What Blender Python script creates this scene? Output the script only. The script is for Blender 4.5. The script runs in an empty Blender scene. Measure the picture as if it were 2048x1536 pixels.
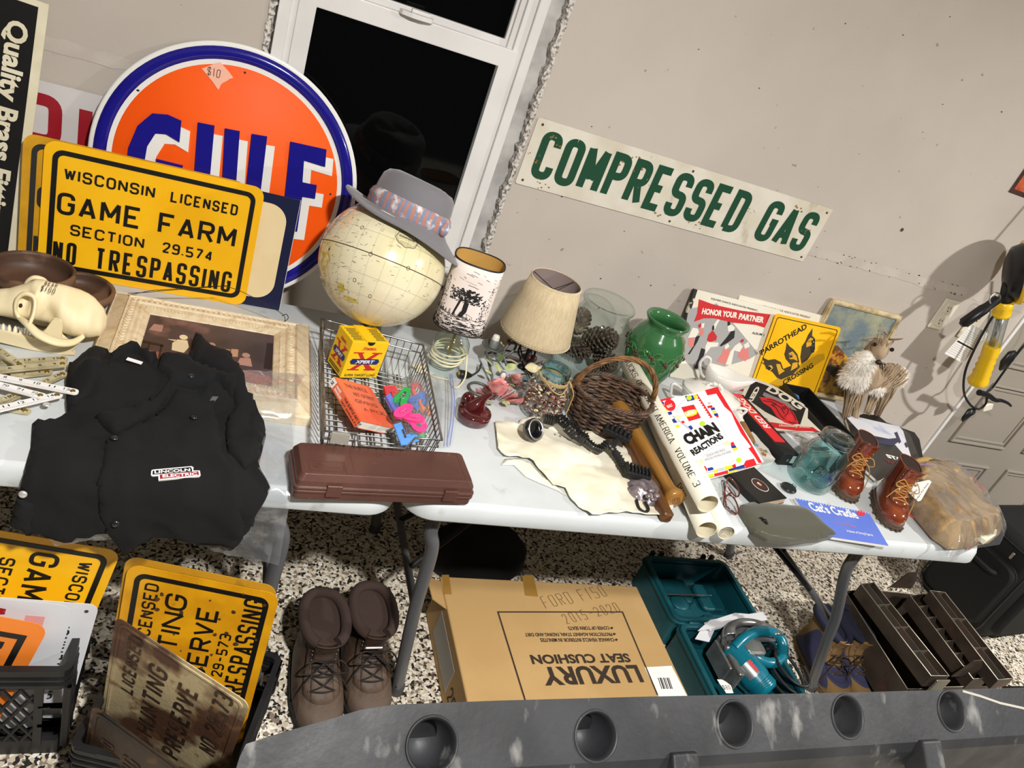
import bpy, bmesh, math, random
from math import sin, cos, pi, radians, atan2, hypot
from mathutils import Vector, Matrix, noise, geometry
SC = bpy.context.scene
COL = SC.collection
rnd = random.Random(7)
V = Vector
# ---------------------------------------------------------------- camera
CAMZ = 1.763
FPX = 1538.0
def _cam_axes():
    y, p, r = -0.4465, -0.5045, -0.383
    Rz = Matrix(((cos(y), -sin(y), 0), (sin(y), cos(y), 0), (0, 0, 1)))
    Rx = Matrix(((1, 0, 0), (0, cos(p), -sin(p)), (0, sin(p), cos(p))))
    Ry = Matrix(((cos(r), 0, sin(r)), (0, 1, 0), (-sin(r), 0, cos(r))))
    return Rz @ Rx @ Ry
CM = _cam_axes()
cam_d = bpy.data.cameras.new('camera')
cam = bpy.data.objects.new('camera', cam_d)
COL.objects.link(cam)
SC.camera = cam
cam_d.sensor_width = 36.0
cam_d.lens = FPX / 2048 * 36
cam_d.clip_start = 0.02
_r, _f, _u = CM.col[0], CM.col[1], CM.col[2]
cam.matrix_world = Matrix(((_r[0], _u[0], -_f[0], 0), (_r[1], _u[1], -_f[1], 0), (_r[2], _u[2], -_f[2], CAMZ), (0, 0, 0, 1)))
C0 = V((0, 0, CAMZ))
def ray(u, v): return CM @ V(((u - 1024) / FPX, 1.0, -(v - 768) / FPX))
def P(u, v, z=0.74):                      # where a line of sight meets the level z
    d = ray(u, v); return C0 + d * ((z - CAMZ) / d.z)
def W(u, v, y):                           # where it meets the upright plane y
    d = ray(u, v); return C0 + d * (y / d.y)
# ---------------------------------------------------------------- light
world = bpy.data.worlds.new('night')
SC.world = world
world.use_nodes = True
world.node_tree.nodes['Background'].inputs[0].default_value = (1.0, 0.97, 0.93, 1)
world.node_tree.nodes['Background'].inputs[1].default_value = 0.04
SC.view_settings.view_transform = 'Standard'
SC.view_settings.look = 'None'
SC.view_settings.exposure = 0.0
SC.view_settings.gamma = 1.0
SC.view_settings.use_curve_mapping = False
def ceiling_light(loc, power, size, col=(1.0, 0.975, 0.94)):
    l = bpy.data.lights.new('ceiling_lamp', 'AREA')
    l.shape = 'DISK'; l.size = size; l.energy = power; l.color = col
    o = bpy.data.objects.new('ceiling_lamp', l); COL.objects.link(o); o.location = loc
    return o
ceiling_light((0.45, -0.25, 2.62), 100, 0.14)
ceiling_light((3.6, 0.05, 2.62), 102, 0.14)
# ---------------------------------------------------------------- materials
def lin(c):
    if isinstance(c, str):
        c = c.lstrip('#'); c = [int(c[i:i + 2], 16) / 255 for i in (0, 2, 4)]
        c = [x / 12.92 if x <= .04045 else ((x + .055) / 1.055) ** 2.4 for x in c]
    return (*c[:3], 1.0)
_M = {}
def mat(name, col, rough=.5, metal=0, col2=None, scale=8.0, lo=.4, hi=.6, detail=4, bump=0, bscale=60, stretch=None,
        trans=0, ior=1.45, spec=.5, coat=0, sheen=0, alpha=1, col3=None, lo3=.6, hi3=.7, scale3=30, stretch3=None, kind='noise', rvar=0, dist=.003, sub=0):
    if name in _M: return _M[name]
    m = bpy.data.materials.new(name); m.use_nodes = True
    nt = m.node_tree; N = nt.nodes; L = nt.links
    b = N['Principled BSDF']
    b.inputs['Base Color'].default_value = lin(col)
    b.inputs['Roughness'].default_value = rough; b.inputs['Metallic'].default_value = metal
    b.inputs['Transmission Weight'].default_value = trans; b.inputs['IOR'].default_value = ior
    b.inputs['Specular IOR Level'].default_value = spec; b.inputs['Coat Weight'].default_value = coat
    b.inputs['Coat Roughness'].default_value = .08
    b.inputs['Sheen Weight'].default_value = sheen; b.inputs['Alpha'].default_value = alpha
    if sub:
        b.inputs['Subsurface Weight'].default_value = sub; b.inputs['Subsurface Radius'].default_value = (.01, .006, .004)
    tc = N.new('ShaderNodeTexCoord')
    def coords(st):
        if not st: return tc.outputs['Object']
        mp = N.new('ShaderNodeMapping'); mp.inputs['Scale'].default_value = st
        L.new(tc.outputs['Object'], mp.inputs[0]); return mp.outputs[0]
    def tex(k, s, st, d=4):
        t = N.new({'noise': 'ShaderNodeTexNoise', 'voronoi': 'ShaderNodeTexVoronoi', 'wave': 'ShaderNodeTexWave'}[k])
        t.inputs['Scale'].default_value = s
        if k != 'voronoi': t.inputs['Detail'].default_value = d
        if k == 'wave': t.inputs['Distortion'].default_value = 6
        L.new(coords(st), t.inputs['Vector'])
        return t.outputs[0]
    def ramp(src, a, c):
        r = N.new('ShaderNodeMapRange'); r.inputs[1].default_value = a; r.inputs[2].default_value = c
        L.new(src, r.inputs[0]); return r.outputs[0]
    cur = None
    if col2:
        mx = N.new('ShaderNodeMix'); mx.data_type = 'RGBA'
        mx.inputs[6].default_value = lin(col); mx.inputs[7].default_value = lin(col2)
        L.new(ramp(tex(kind, scale, stretch, detail), lo, hi), mx.inputs[0]); cur = mx.outputs[2]
        L.new(cur, b.inputs['Base Color'])
    if col3:
        mx = N.new('ShaderNodeMix'); mx.data_type = 'RGBA'
        if cur: L.new(cur, mx.inputs[6])
        else: mx.inputs[6].default_value = lin(col)
        mx.inputs[7].default_value = lin(col3)
        L.new(ramp(tex('noise', scale3, stretch3, 6), lo3, hi3), mx.inputs[0]); L.new(mx.outputs[2], b.inputs['Base Color'])
    if rvar:
        mr = N.new('ShaderNodeMapRange'); mr.inputs[3].default_value = max(0, rough - rvar); mr.inputs[4].default_value = min(1, rough + rvar)
        L.new(tex('noise', scale * 2, None), mr.inputs[0]); L.new(mr.outputs[0], b.inputs['Roughness'])
    if bump:
        bp = N.new('ShaderNodeBump'); bp.inputs['Strength'].default_value = bump; bp.inputs['Distance'].default_value = dist
        L.new(tex('noise', bscale, stretch, 5), bp.inputs['Height']); L.new(bp.outputs[0], b.inputs['Normal'])
    _M[name] = m
    return m
def film(name, col='#ffffff', clear=.9, rough=.12, bump=0, bscale=40, haze=0):   # thin clear plastic: mostly see-through, glossy
    if name in _M: return _M[name]
    m = bpy.data.materials.new(name); m.use_nodes = True
    nt = m.node_tree; N = nt.nodes; L = nt.links; N.remove(N['Principled BSDF'])
    tr = N.new('ShaderNodeBsdfTransparent'); tr.inputs[0].default_value = lin(col)
    gl = N.new('ShaderNodeBsdfGlossy'); gl.inputs['Roughness'].default_value = rough
    lw = N.new('ShaderNodeLayerWeight'); lw.inputs[0].default_value = .5
    fr = N.new('ShaderNodeMath'); fr.operation = 'POWER'; fr.inputs[1].default_value = 2.6; L.new(lw.outputs['Facing'], fr.inputs[0])
    ad = N.new('ShaderNodeMath'); ad.operation = 'MULTIPLY_ADD'; ad.inputs[1].default_value = .85; ad.inputs[2].default_value = 1 - clear
    mx = N.new('ShaderNodeMixShader')
    L.new(fr.outputs[0], ad.inputs[0]); L.new(ad.outputs[0], mx.inputs[0]); L.new(tr.outputs[0], mx.inputs[1]); L.new(gl.outputs[0], mx.inputs[2])
    out = mx.outputs[0]
    if haze:
        df = N.new('ShaderNodeBsdfDiffuse'); df.inputs[0].default_value = (.85, .86, .88, 1); m2 = N.new('ShaderNodeMixShader'); m2.inputs[0].default_value = haze
        L.new(out, m2.inputs[1]); L.new(df.outputs[0], m2.inputs[2]); out = m2.outputs[0]
    L.new(out, N['Material Output'].inputs[0])
    if bump:
        tc = N.new('ShaderNodeTexCoord'); t = N.new('ShaderNodeTexNoise'); t.inputs['Scale'].default_value = bscale; t.inputs['Distortion'].default_value = 1.0
        L.new(tc.outputs['Object'], t.inputs[0]); bp = N.new('ShaderNodeBump'); bp.inputs['Strength'].default_value = bump; bp.inputs['Distance'].default_value = .01
        L.new(t.outputs[0], bp.inputs['Height']); L.new(bp.outputs[0], gl.inputs['Normal']); L.new(bp.outputs[0], lw.inputs['Normal'])
    _M[name] = m
    return m
def glass(name, col='#f4faf8', rough=0.0): # thin-walled glass vessels
    return film(name, col, .96, .03 + rough)
# ---------------------------------------------------------------- objects
def thing(name, label, cat, loc=(0, 0, 0), rot=None, group=None, M=None):
    o = bpy.data.objects.new(name, None); COL.objects.link(o); o.empty_display_size = .05
    if M is not None: o.matrix_world = M
    else:
        o.location = loc
        if rot is not None: o.rotation_euler = rot if hasattr(rot, '__len__') else (0, 0, rot)
    o['label'] = label; o['category'] = cat
    if group: o['group'] = group
    return o
def tag(o, label, cat, group=None):
    o['label'] = label; o['category'] = cat
    if group: o['group'] = group
    return o
def frame(org, ex, ey):                   # matrix with x along ex, y near ey, z outward
    ex = V(ex).normalized(); ez = ex.cross(V(ey)).normalized(); ey = ez.cross(ex)
    m = Matrix((ex, ey, ez)).transposed().to_4x4(); m.translation = V(org); return m
def T(x=0, y=0, z=0): return Matrix.Translation((x, y, z))
def R(a, ax='Z'): return Matrix.Rotation(a, 4, ax)
def copy_tree(o, parent=None):
    c = o.copy(); COL.objects.link(c)
    if parent is not None: c.parent = parent
    for ch in list(o.children): copy_tree(ch, c)
    return c
def rrect(x0, y0, x1, y1, r, n=6):
    r = min(r, (x1 - x0) / 2 - 1e-6, (y1 - y0) / 2 - 1e-6)
    if r <= 1e-6: return [(x0, y0), (x1, y0), (x1, y1), (x0, y1)]
    out = []
    for cx, cy, a in ((x1 - r, y0 + r, -pi / 2), (x1 - r, y1 - r, 0), (x0 + r, y1 - r, pi / 2), (x0 + r, y0 + r, pi)):
        for i in range(n + 1): t = a + i * pi / 2 / n; out.append((cx + r * cos(t), cy + r * sin(t)))
    return out
def ell(cx, cy, a, b=None, n=32, t0=0, t1=2 * pi):
    b = a if b is None else b
    full = abs(t1 - t0 - 2 * pi) < 1e-6
    return [(cx + a * cos(t0 + (t1 - t0) * i / (n if full else n - 1)), cy + b * sin(t0 + (t1 - t0) * i / (n if full else n - 1))) for i in range(n)]
def spline(pts, n=8, closed=False):
    pts = [V(p) for p in pts]; out = []; k = len(pts)
    for i in range(k if closed else k - 1):
        if closed: a, b, c, d = (pts[(i + j) % k] for j in (-1, 0, 1, 2))
        else: a, b, c, d = pts[max(i - 1, 0)], pts[i], pts[i + 1], pts[min(i + 2, k - 1)]
        for j in range(n):
            t = j / n
            out.append(.5 * ((2 * b) + (c - a) * t + (2 * a - 5 * b + 4 * c - d) * t * t + (3 * b - a - 3 * c + d) * t ** 3))
    if not closed: out.append(pts[-1])
    return out
def lerp(a, b, t): return a + (b - a) * t
def interp(tab, x):
    if x <= tab[0][0]: return tab[0][1]
    for (a, p), (b, q) in zip(tab, tab[1:]):
        if x <= b: return lerp(p, q, (x - a) / (b - a))
    return tab[-1][1]
GLY = {'A': '00 48 80/12 72', 'B': '04 08 78r 74r 04/04 84r 80r 00 04', 'C': '86 88r 08r 00r 80r 82', 'D': '00 08 88r 80r 00', 'E': '88 08 00 80/04 64',
       'F': '88 08 00/04 64', 'G': '86 88r 08r 00r 80r 84 54', 'H': '00 08/80 88/04 84', 'I': '40 48', 'J': '88 80r 00r 02', 'K': '00 08/88 03/35 80', 'L': '08 00 80',
       'M': '00 08 42 88 80', 'N': '00 08 80 88', 'O': '48 08r 00r 80r 88r 48', 'P': '00 08 88r 84r 04', 'Q': '48 08r 00r 80r 88r 48/53 80', 'R': '00 08 88r 84r 04/44 80',
       'S': '86 88r 08r 04r 84r 80r 00r 02', 'T': '08 88/48 40', 'U': '08 00r 80r 88', 'V': '08 40 88', 'W': '08 20 47 60 88', 'X': '00 88/08 80', 'Y': '08 44 88/44 40', 'Z': '08 88 00 80',
       '0': '48 08r 00r 80r 88r 48', '1': '26 48 40', '2': '06 08r 88r 85r 00 80', '3': '07 08r 88r 84r 34/34 84r 80r 00r 01', '4': '60 68 02 82', '5': '88 08 04 84r 80r 00r 01',
       '6': '87 88r 08r 00r 80r 84r 04', '7': '08 88 20', '8': '48 08r 04r 84r 88r 48/44 04r 00r 80r 84r 44', '9': '01 00r 80r 88r 08r 04r 84', '.': '40 41', '-': '14 74', ',': '41 3.',
       '$': '86 88r 08r 04r 84r 80r 00r 02/49 4.', "'": '48 46', '#': '1. 39/5. 79/02 82/06 86', '=': '13 73/15 75', '!': '48 43/40 41', '/': '00 88', '(': '68 38r 30r 60', ')': '28 58r 50r 20', '*': '24 64/46 42'}
class MB:
    """collects shapes in local space, then becomes one mesh object"""
    def __init__(s): s.v = []; s.f = []; s.m = []; s.sm = []; s.mi = 0; s.smooth = False; s.X = None
    def add(s, vs, fs, smooth=None):
        b = len(s.v)
        s.v += [tuple(s.X @ V(p)) for p in vs] if s.X is not None else [tuple(p) for p in vs]
        sm = s.smooth if smooth is None else smooth
        for f in fs: s.f.append([b + i for i in f]); s.m.append(s.mi); s.sm.append(sm)
        return s
    def box(s, x0, y0, z0, x1, y1, z1, M=None, taper=1.0):
        cx, cy = (x0 + x1) / 2, (y0 + y1) / 2
        vs = [(x0, y0, z0), (x1, y0, z0), (x1, y1, z0), (x0, y1, z0)] + [(cx + (x - cx) * taper, cy + (y - cy) * taper, z1) for x, y in ((x0, y0), (x1, y0), (x1, y1), (x0, y1))]
        if M is not None: vs = [M @ V(p) for p in vs]
        return s.add(vs, [(3, 2, 1, 0), (4, 5, 6, 7), (0, 1, 5, 4), (1, 2, 6, 5), (2, 3, 7, 6), (3, 0, 4, 7)], False)
    def rbox(s, x0, y0, z0, x1, y1, z1, r=.005, e=.002, M=None, n=4):   # rounded plan corners and softened top and bottom rims
        return s.loft([[(x, y, z) for x, y in rrect(x0 + i, y0 + i, x1 - i, y1 - i, max(r - i, 1e-4), n)] for i, z in ((e, z0), (0, z0 + e), (0, z1 - e), (e, z1))], M=M, smooth=False)
    def prism(s, pts, z0, z1, M=None, bev=0, smooth=False):
        a = sum(p[0] * q[1] - q[0] * p[1] for p, q in zip(pts, pts[1:] + pts[:1]))
        if a < 0: pts = pts[::-1]
        n = len(pts); vs = [(p[0], p[1], z0) for p in pts] + [(p[0], p[1], z1) for p in pts]
        if M is not None: vs = [M @ V(p) for p in vs]
        s.add(vs, [tuple(range(n - 1, -1, -1)), tuple(range(n, 2 * n))], False)
        return s.add(vs, [(i, (i + 1) % n, n + (i + 1) % n, n + i) for i in range(n)], smooth)
    def ring(s, outer, inner, z0, z1, M=None):                          # flat frame between two outlines of equal count
        n = len(outer); vs = [(p[0], p[1], z) for z in (z0, z1) for q in (outer, inner) for p in q]
        if M is not None: vs = [M @ V(p) for p in vs]
        fs = []
        for i in range(n):
            j = (i + 1) % n
            fs += [(2 * n + i, 2 * n + j, 3 * n + j, 3 * n + i), (i, n + i, n + j, j), (i, j, 2 * n + j, 2 * n + i), (n + i, 3 * n + i, 3 * n + j, n + j)]
        return s.add(vs, fs, False)
    def loft(s, rings, M=None, smooth=True, cap=True, closed=True):
        n = len(rings[0]); vs = [p for r in rings for p in r]
        if M is not None: vs = [M @ V(p) for p in vs]
        fs = []
        for k in range(len(rings) - 1):
            for i in range(n if closed else n - 1):
                j = (i + 1) % n; fs.append((k * n + i, k * n + j, (k + 1) * n + j, (k + 1) * n + i))
        s.add(vs, fs, smooth)
        if cap: s.add(vs, [tuple(range(n - 1, -1, -1)), tuple(range((len(rings) - 1) * n, len(rings) * n))], False)
        return s
    def lathe(s, prof, n=32, M=None, smooth=True, sx=1, sy=1, cap=False):
        return s.loft([[(r * sx * cos(2 * pi * i / n), r * sy * sin(2 * pi * i / n), z) for i in range(n)] for r, z in prof], M, smooth, cap)
    def tube(s, path, r, n=8, closed=False, M=None, cap=True, flat=1.0):
        path = [V(p) for p in path]; k = len(path)
        if k < 2: return s
        rings = []; up = None
        for i, p in enumerate(path):
            a = path[(i - 1) % k] if closed or i else path[0]; b = path[(i + 1) % k] if closed or i < k - 1 else path[-1]
            t = (b - a)
            t = t.normalized() if t.length > 1e-9 else V((0, 0, 1))
            if up is None: up = V((0, 0, 1)) if abs(t.z) < .9 else V((1, 0, 0))
            x = t.cross(up)
            x = x.normalized() if x.length > 1e-6 else t.orthogonal().normalized()
            up = x.cross(t)
            rr = r(i / (k - 1)) if callable(r) else r
            rings.append([p + x * (rr * cos(2 * pi * j / n)) + up * (rr * flat * sin(2 * pi * j / n)) for j in range(n)])
        if closed: rings.append(rings[0])
        return s.loft(rings, M, True, cap and not closed)
    def ball(s, c, r, n=12, sc=(1, 1, 1), M=None, a0=-pi / 2, a1=pi / 2):
        c = V(c); m = max(6, n * 2 // 3)
        return s.loft([[(c.x + r * sc[0] * cos(t) * cos(2 * pi * i / n), c.y + r * sc[1] * cos(t) * sin(2 * pi * i / n), c.z + r * sc[2] * sin(t)) for i in range(n)]
                       for t in (a0 + (a1 - a0) * (.001 + .998 * j / m) for j in range(m + 1))], M, True, False)
    def grid(s, fn, nu, nv, smooth=True, M=None, cu=False):
        vs = [fn(i / (nu if cu else nu - 1), j / (nv - 1)) for j in range(nv) for i in range(nu)]
        if M is not None: vs = [M @ V(p) for p in vs]
        return s.add(vs, [(j * nu + i, j * nu + (i + 1) % nu, (j + 1) * nu + (i + 1) % nu, (j + 1) * nu + i) for j in range(nv - 1) for i in range(nu if cu else nu - 1)], smooth)
    def pad(s, outline, top, base=0.0, step=.012, smooth=True, M=None, skirt=True, wob=0):
        """a soft sheet or lump over an outline: top(x, y, d) is the height, d the distance to the rim"""
        o = [V((p[0], p[1])) for p in outline]
        if sum(a.x * b.y - b.x * a.y for a, b in zip(o, o[1:] + o[:1])) < 0: o = o[::-1]
        b = []
        for a, c in zip(o, o[1:] + o[:1]):
            k = max(1, int((c - a).length / step)); b += [a.lerp(c, i / k) for i in range(k)]
        x0, x1 = min(p.x for p in b), max(p.x for p in b); y0, y1 = min(p.y for p in b), max(p.y for p in b)
        def dist(p): return min((p - q).length for q in b)
        def inside(p):
            c = False
            for a, q in zip(o, o[1:] + o[:1]):
                if (a.y > p.y) != (q.y > p.y) and p.x < (q.x - a.x) * (p.y - a.y) / (q.y - a.y) + a.x: c = not c
            return c
        pts = list(b); ds = [0.0] * len(b); j = 0; yy = y0
        while yy < y1:
            xx = x0 + (step / 2 if j % 2 else 0)
            while xx < x1:
                p = V((xx, yy))
                if inside(p):
                    d = dist(p)
                    if d > step * .45: pts.append(p); ds.append(d)
                xx += step
            yy += step * .87; j += 1
        nb = len(b)
        r = geometry.delaunay_2d_cdt(pts, [], [list(range(nb))], 1, 1e-6)
        vs = []
        for p in r[0]:
            d = dist(p); vs.append((p.x, p.y, base + top(p.x, p.y, d)))
        fs = [tuple(f) for f in r[2]]
        if M is not None: vv = [M @ V(p) for p in vs]
        else: vv = vs
        s.add(vv, fs, smooth)
        if skirt:
            rim = [(p.x, p.y, base + top(p.x, p.y, 0)) for p in b] + [(p.x, p.y, base) for p in b]
            if M is not None: rim = [M @ V(p) for p in rim]
            s.add(rim, [(nb + i, nb + (i + 1) % nb, (i + 1) % nb, i) for i in range(nb)], smooth)
            s.add(rim, [tuple(range(2 * nb - 1, nb - 1, -1))], False)
        return s
    def ribbon(s, pts, w, z=0.0, th=0.0, closed=False, xf=None, wf=None):   # a flat stroke drawn on z
        pts = [V((p[0], p[1])) for p in pts]
        q = [pts[0]]
        for p in pts[1:]:
            if (p - q[-1]).length > 1e-6: q.append(p)
        pts = q; k = len(pts)
        if k < 2: return s
        if not closed:                    # strokes part at acute corners so that each leg keeps its width
            for i in range(1, k - 1):
                if (pts[i] - pts[i - 1]).normalized().dot((pts[i + 1] - pts[i]).normalized()) < -.15:
                    s.ribbon(pts[:i + 1], w, z, th, False, xf, wf); return s.ribbon(pts[i:], w, z, th, False, xf, wf)
        s.nr = getattr(s, 'nr', 0) + 1; z = z + (s.nr % 9) * 2e-5
        L = []; Rr = []
        for i, p in enumerate(pts):
            a = (pts[i] - pts[i - 1]).normalized() if i else (pts[1] - pts[0]).normalized()
            b = (pts[i + 1] - pts[i]).normalized() if i < k - 1 else a
            t = a + b
            t = t.normalized() if t.length > 1e-6 else a
            n = V((-t.y, t.x)); c = max(.6, n.dot(V((-a.y, a.x))))
            ww = w if wf is None else wf(t)
            L.append(p + n * (ww / 2 / c)); Rr.append(p - n * (ww / 2 / c))
        vs = [(p.x, p.y, z + th + (i % k) * 4e-6) for i, p in enumerate(L + Rr)]
        if xf: vs = [xf(*p) for p in vs]
        return s.add(vs, [(k + i, k + i + 1, i + 1, i) for i in range(k - 1)], False)
    def letters(s, text, x, y, h, w, sw, gap=None, rr=.5, z=0.0, xf=None, contrast=1.0, serif=0, center=False, maxseg=None, jitter=0, iw=.35, flip=False):
        gap = sw * 1.6 if gap is None else gap
        def cw(c): return w * (.0 if c in ".,'!" else iw * .0 if c == 'I' else .5 if c == '1' else 1.2 if c in 'MW' else .6 if c == ' ' else 1)
        tot = sum(cw(c) + gap + sw for c in text) - gap
        if center: x -= tot / 2
        x += sw / 2
        for ch in text:
            cc = cw(ch)
            if ch in GLY:
                for st in GLY[ch].split('/'):
                    pts = []
                    for tk in st.split():
                        gx = int(tk[0]) / 8; gy = -1 / 8 if tk[1] == '.' else int(tk[1]) / 8
                        if ch in 'I1' or cc == 0: gx = .5 + (gx - .5) * (.9 if ch == '1' else 0)
                        if ch == '1': px = gx * cc
                        else: px = gx * cc
                        jx = rnd.uniform(-jitter, jitter); jy = rnd.uniform(-jitter, jitter)
                        pts.append((V((x + px + jx, y + sw / 2 + gy * (h - sw) + jy)), len(tk) > 2))
                    out = []
                    for i, (p, r) in enumerate(pts):
                        if r and 0 < i < len(pts) - 1:
                            a = pts[i - 1][0]; b = pts[i + 1][0]
                            la = (a - p).length * (.5 if pts[i - 1][1] else 1); lb = (b - p).length * (.5 if pts[i + 1][1] else 1)
                            q = min(rr * max(w, 1e-4), la, lb)
                            e = p + (a - p).normalized() * min(q, la); f = p + (b - p).normalized() * min(q, lb)
                            for j in range(7):
                                t = j / 6; out.append(e * (1 - t) ** 2 + p * (2 * t * (1 - t)) + f * t * t)
                        else: out.append(p)
                    if maxseg:
                        o2 = [out[0]]
                        for a, b in zip(out, out[1:]):
                            k = max(1, int((b - a).length / maxseg)); o2 += [a.lerp(b, i / k) for i in range(1, k + 1)]
                        out = o2
                    wf = (lambda t: sw * lerp(contrast, 1, abs(t.y) ** 1.0)) if contrast != 1 else None
                    s.ribbon(out, sw, z, xf=xf, wf=wf)
                    if serif:
                        for p, q in ((out[0], out[1]), (out[-1], out[-2])):
                            t = (p - q).normalized()
                            if abs(t.y) > .6: s.ribbon([p + V((i * serif / 3, 0)) for i in range(-3, 4)], sw * contrast, z, xf=xf)
            x += cc + gap + sw
        return s
    def text(s, body, x, y, w, h=None, z=0.0, bold=0, shear=0, align='L', space=1.0, xf=None, size=None, rot=0):
        """outline lettering scaled into w x h at x, y (lower left)"""
        c = bpy.data.curves.new('t', 'FONT'); c.body = body; c.offset = bold; c.shear = shear; c.space_character = space; c.resolution_u = 3; c.align_x = {'L': 'LEFT', 'C': 'CENTER', 'R': 'RIGHT'}[align]
        o = bpy.data.objects.new('t', c); COL.objects.link(o)
        bpy.context.view_layer.update()
        me = bpy.data.meshes.new_from_object(o.evaluated_get(bpy.context.evaluated_depsgraph_get()))
        bpy.data.objects.remove(o); bpy.data.curves.remove(c)
        if not me.vertices: return s
        xs = [v.co.x for v in me.vertices]; ys = [v.co.y for v in me.vertices]
        x0, x1, y0, y1 = min(xs), max(xs), min(ys), max(ys)
        kx = w / (x1 - x0); ky = kx if h is None else h / (y1 - y0)
        vs = []
        for v in me.vertices:
            px, py = (v.co.x - x0) * kx, (v.co.y - y0) * ky
            if rot: px, py = px * cos(rot) - py * sin(rot), px * sin(rot) + py * cos(rot)
            vs.append((x + px, y + py, z))
        if xf: vs = [xf(*p) for p in vs]
        s.add(vs, [tuple(p.vertices) for p in me.polygons], False)
        bpy.data.meshes.remove(me)
        return s
    def build(s, name, mats, parent=None, M=None, bev=0, sub=0, solid=0, label=None, auto=None):
        if not s.f: s.add([(0, 0, 0), (1e-4, 0, 0), (0, 1e-4, 0)], [(0, 1, 2)])
        me = bpy.data.meshes.new(name); me.from_pydata(s.v, [], s.f)
        for m in (mats if isinstance(mats, (list, tuple)) else [mats]): me.materials.append(m)
        me.polygons.foreach_set('material_index', s.m); me.polygons.foreach_set('use_smooth', s.sm)
        me.validate(); me.update()
        o = bpy.data.objects.new(name, me); COL.objects.link(o)
        if parent is not None: o.parent = parent
        if M is not None: o.matrix_local = M
        if bev:
            b = o.modifiers.new('bevel', 'BEVEL'); b.width = bev; b.segments = 2; b.limit_method = 'ANGLE'; b.angle_limit = radians(35)
        if solid:
            b = o.modifiers.new('solid', 'SOLIDIFY'); b.thickness = solid; b.offset = 0
        if sub:
            b = o.modifiers.new('sub', 'SUBSURF'); b.levels = sub; b.render_levels = sub
        if label: o['label'] = label
        return o
def part(name, fn, m, parent, **k):
    b = MB(); fn(b); return b.build(name, m, parent, **k)
def struct(o): o['kind'] = 'structure'; return o
def quad_frame(bl, br, tl=None, tr=None, zb=.74):
    """panel whose lower corners stand on level zb; the tilt follows from its upper corners. returns matrix, width, height"""
    B0 = P(*bl, zb) if len(bl) == 2 else V(bl); B1 = P(*br, zb) if len(br) == 2 else V(br)
    e = (B1 - B0).normalized(); hs = []
    for c, b in ((tl, B0), (tr, B1)):
        if c is None: continue
        d = ray(*c); t = (b - C0).dot(e) / d.dot(e) if abs(d.dot(e)) > .05 else None
        if t: hs.append(C0 + d * t - b)
    up = sum(hs, V()) / len(hs)
    return frame(B0, e, up), (B1 - B0).length, up.length
def fn2(x, y, s, sd=0): return noise.noise(V((x * s + sd, y * s - sd, sd)))

class Sheet:
    """a flat panel in the room: turns sight lines into its own x, y so prints can be laid on it where they are seen"""
    def __init__(s, M): s.M = M; s.I = M.inverted(); s.n = M.col[2].xyz; s.o = M.translation.copy()
    def at(s, u, v):
        d = ray(u, v); p = C0 + d * ((s.o - C0).dot(s.n) / d.dot(s.n)); q = s.I @ p; return (q.x, q.y)
    def poly(s, pts): return [s.at(*p) for p in pts]
# ================================================================ the room
YW = 1.970                                # the plastered wall
KW = YW / 1.915
def kz(z): return CAMZ + (z - CAMZ) * KW
TZ = 0.74                                 # table tops
YF, YR = 1.153, 1.912                     # their front and rear edges
m_wall = mat('wall_paint', '#c3bab0', .75, bump=.10, bscale=90, dist=.002, col2='#bdb4aa', scale=2.5, col3='#8f867c', scale3=38, lo3=.70, hi3=.745)
m_seam = mat('joint_compound', '#c6beb4', .8, bump=.3, bscale=60, col2='#beb5ab', scale=14)
m_white = mat('white_vinyl', '#e6e4e2', .35, col2='#dedcda', scale=6)
def build_floor():
    m = bpy.data.materials.new('flake_floor'); m.use_nodes = True
    N = m.node_tree.nodes; L = m.node_tree.links; b = N['Principled BSDF']; b.inputs['Roughness'].default_value = .45
    tc = N.new('ShaderNodeTexCoord'); nz = N.new('ShaderNodeTexNoise'); nz.inputs['Scale'].default_value = 55
    mp = N.new('ShaderNodeMix'); mp.data_type = 'VECTOR'; mp.inputs[0].default_value = .018
    vo = N.new('ShaderNodeTexVoronoi'); vo.inputs['Scale'].default_value = 135
    L.new(tc.outputs['Object'], nz.inputs[0]); L.new(tc.outputs['Object'], mp.inputs[4]); L.new(nz.outputs['Color'], mp.inputs[5]); L.new(mp.outputs[1], vo.inputs['Vector'])
    cr = N.new('ShaderNodeValToRGB'); cr.color_ramp.interpolation = 'CONSTANT'; e = cr.color_ramp.elements
    e[0].position = 0; e[0].color = lin('#e6ddcb'); e[1].position = .30; e[1].color = lin('#2a2624')
    for p, c in ((.42, '#cfc3ac'), (.62, '#8d7f70'), (.74, '#f1ece0'), (.88, '#5c4f46')): k = e.new(p); k.color = lin(c)
    L.new(vo.outputs['Color'], cr.inputs[0]); L.new(cr.outputs[0], b.inputs['Base Color'])
    bp = N.new('ShaderNodeBump'); bp.inputs['Strength'].default_value = .3; bp.inputs['Distance'].default_value = .002
    L.new(vo.outputs['Color'], bp.inputs['Height']); L.new(bp.outputs[0], b.inputs['Normal'])
    return struct(part('floor', lambda s: s.box(-3, -2.2, -.1, 5, 3.0, 0), m, None))
build_floor()
WX0, WX1, WZ0, WZ1 = .035 * KW, .690 * KW, kz(.86), kz(2.30)     # raw opening of the window
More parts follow.
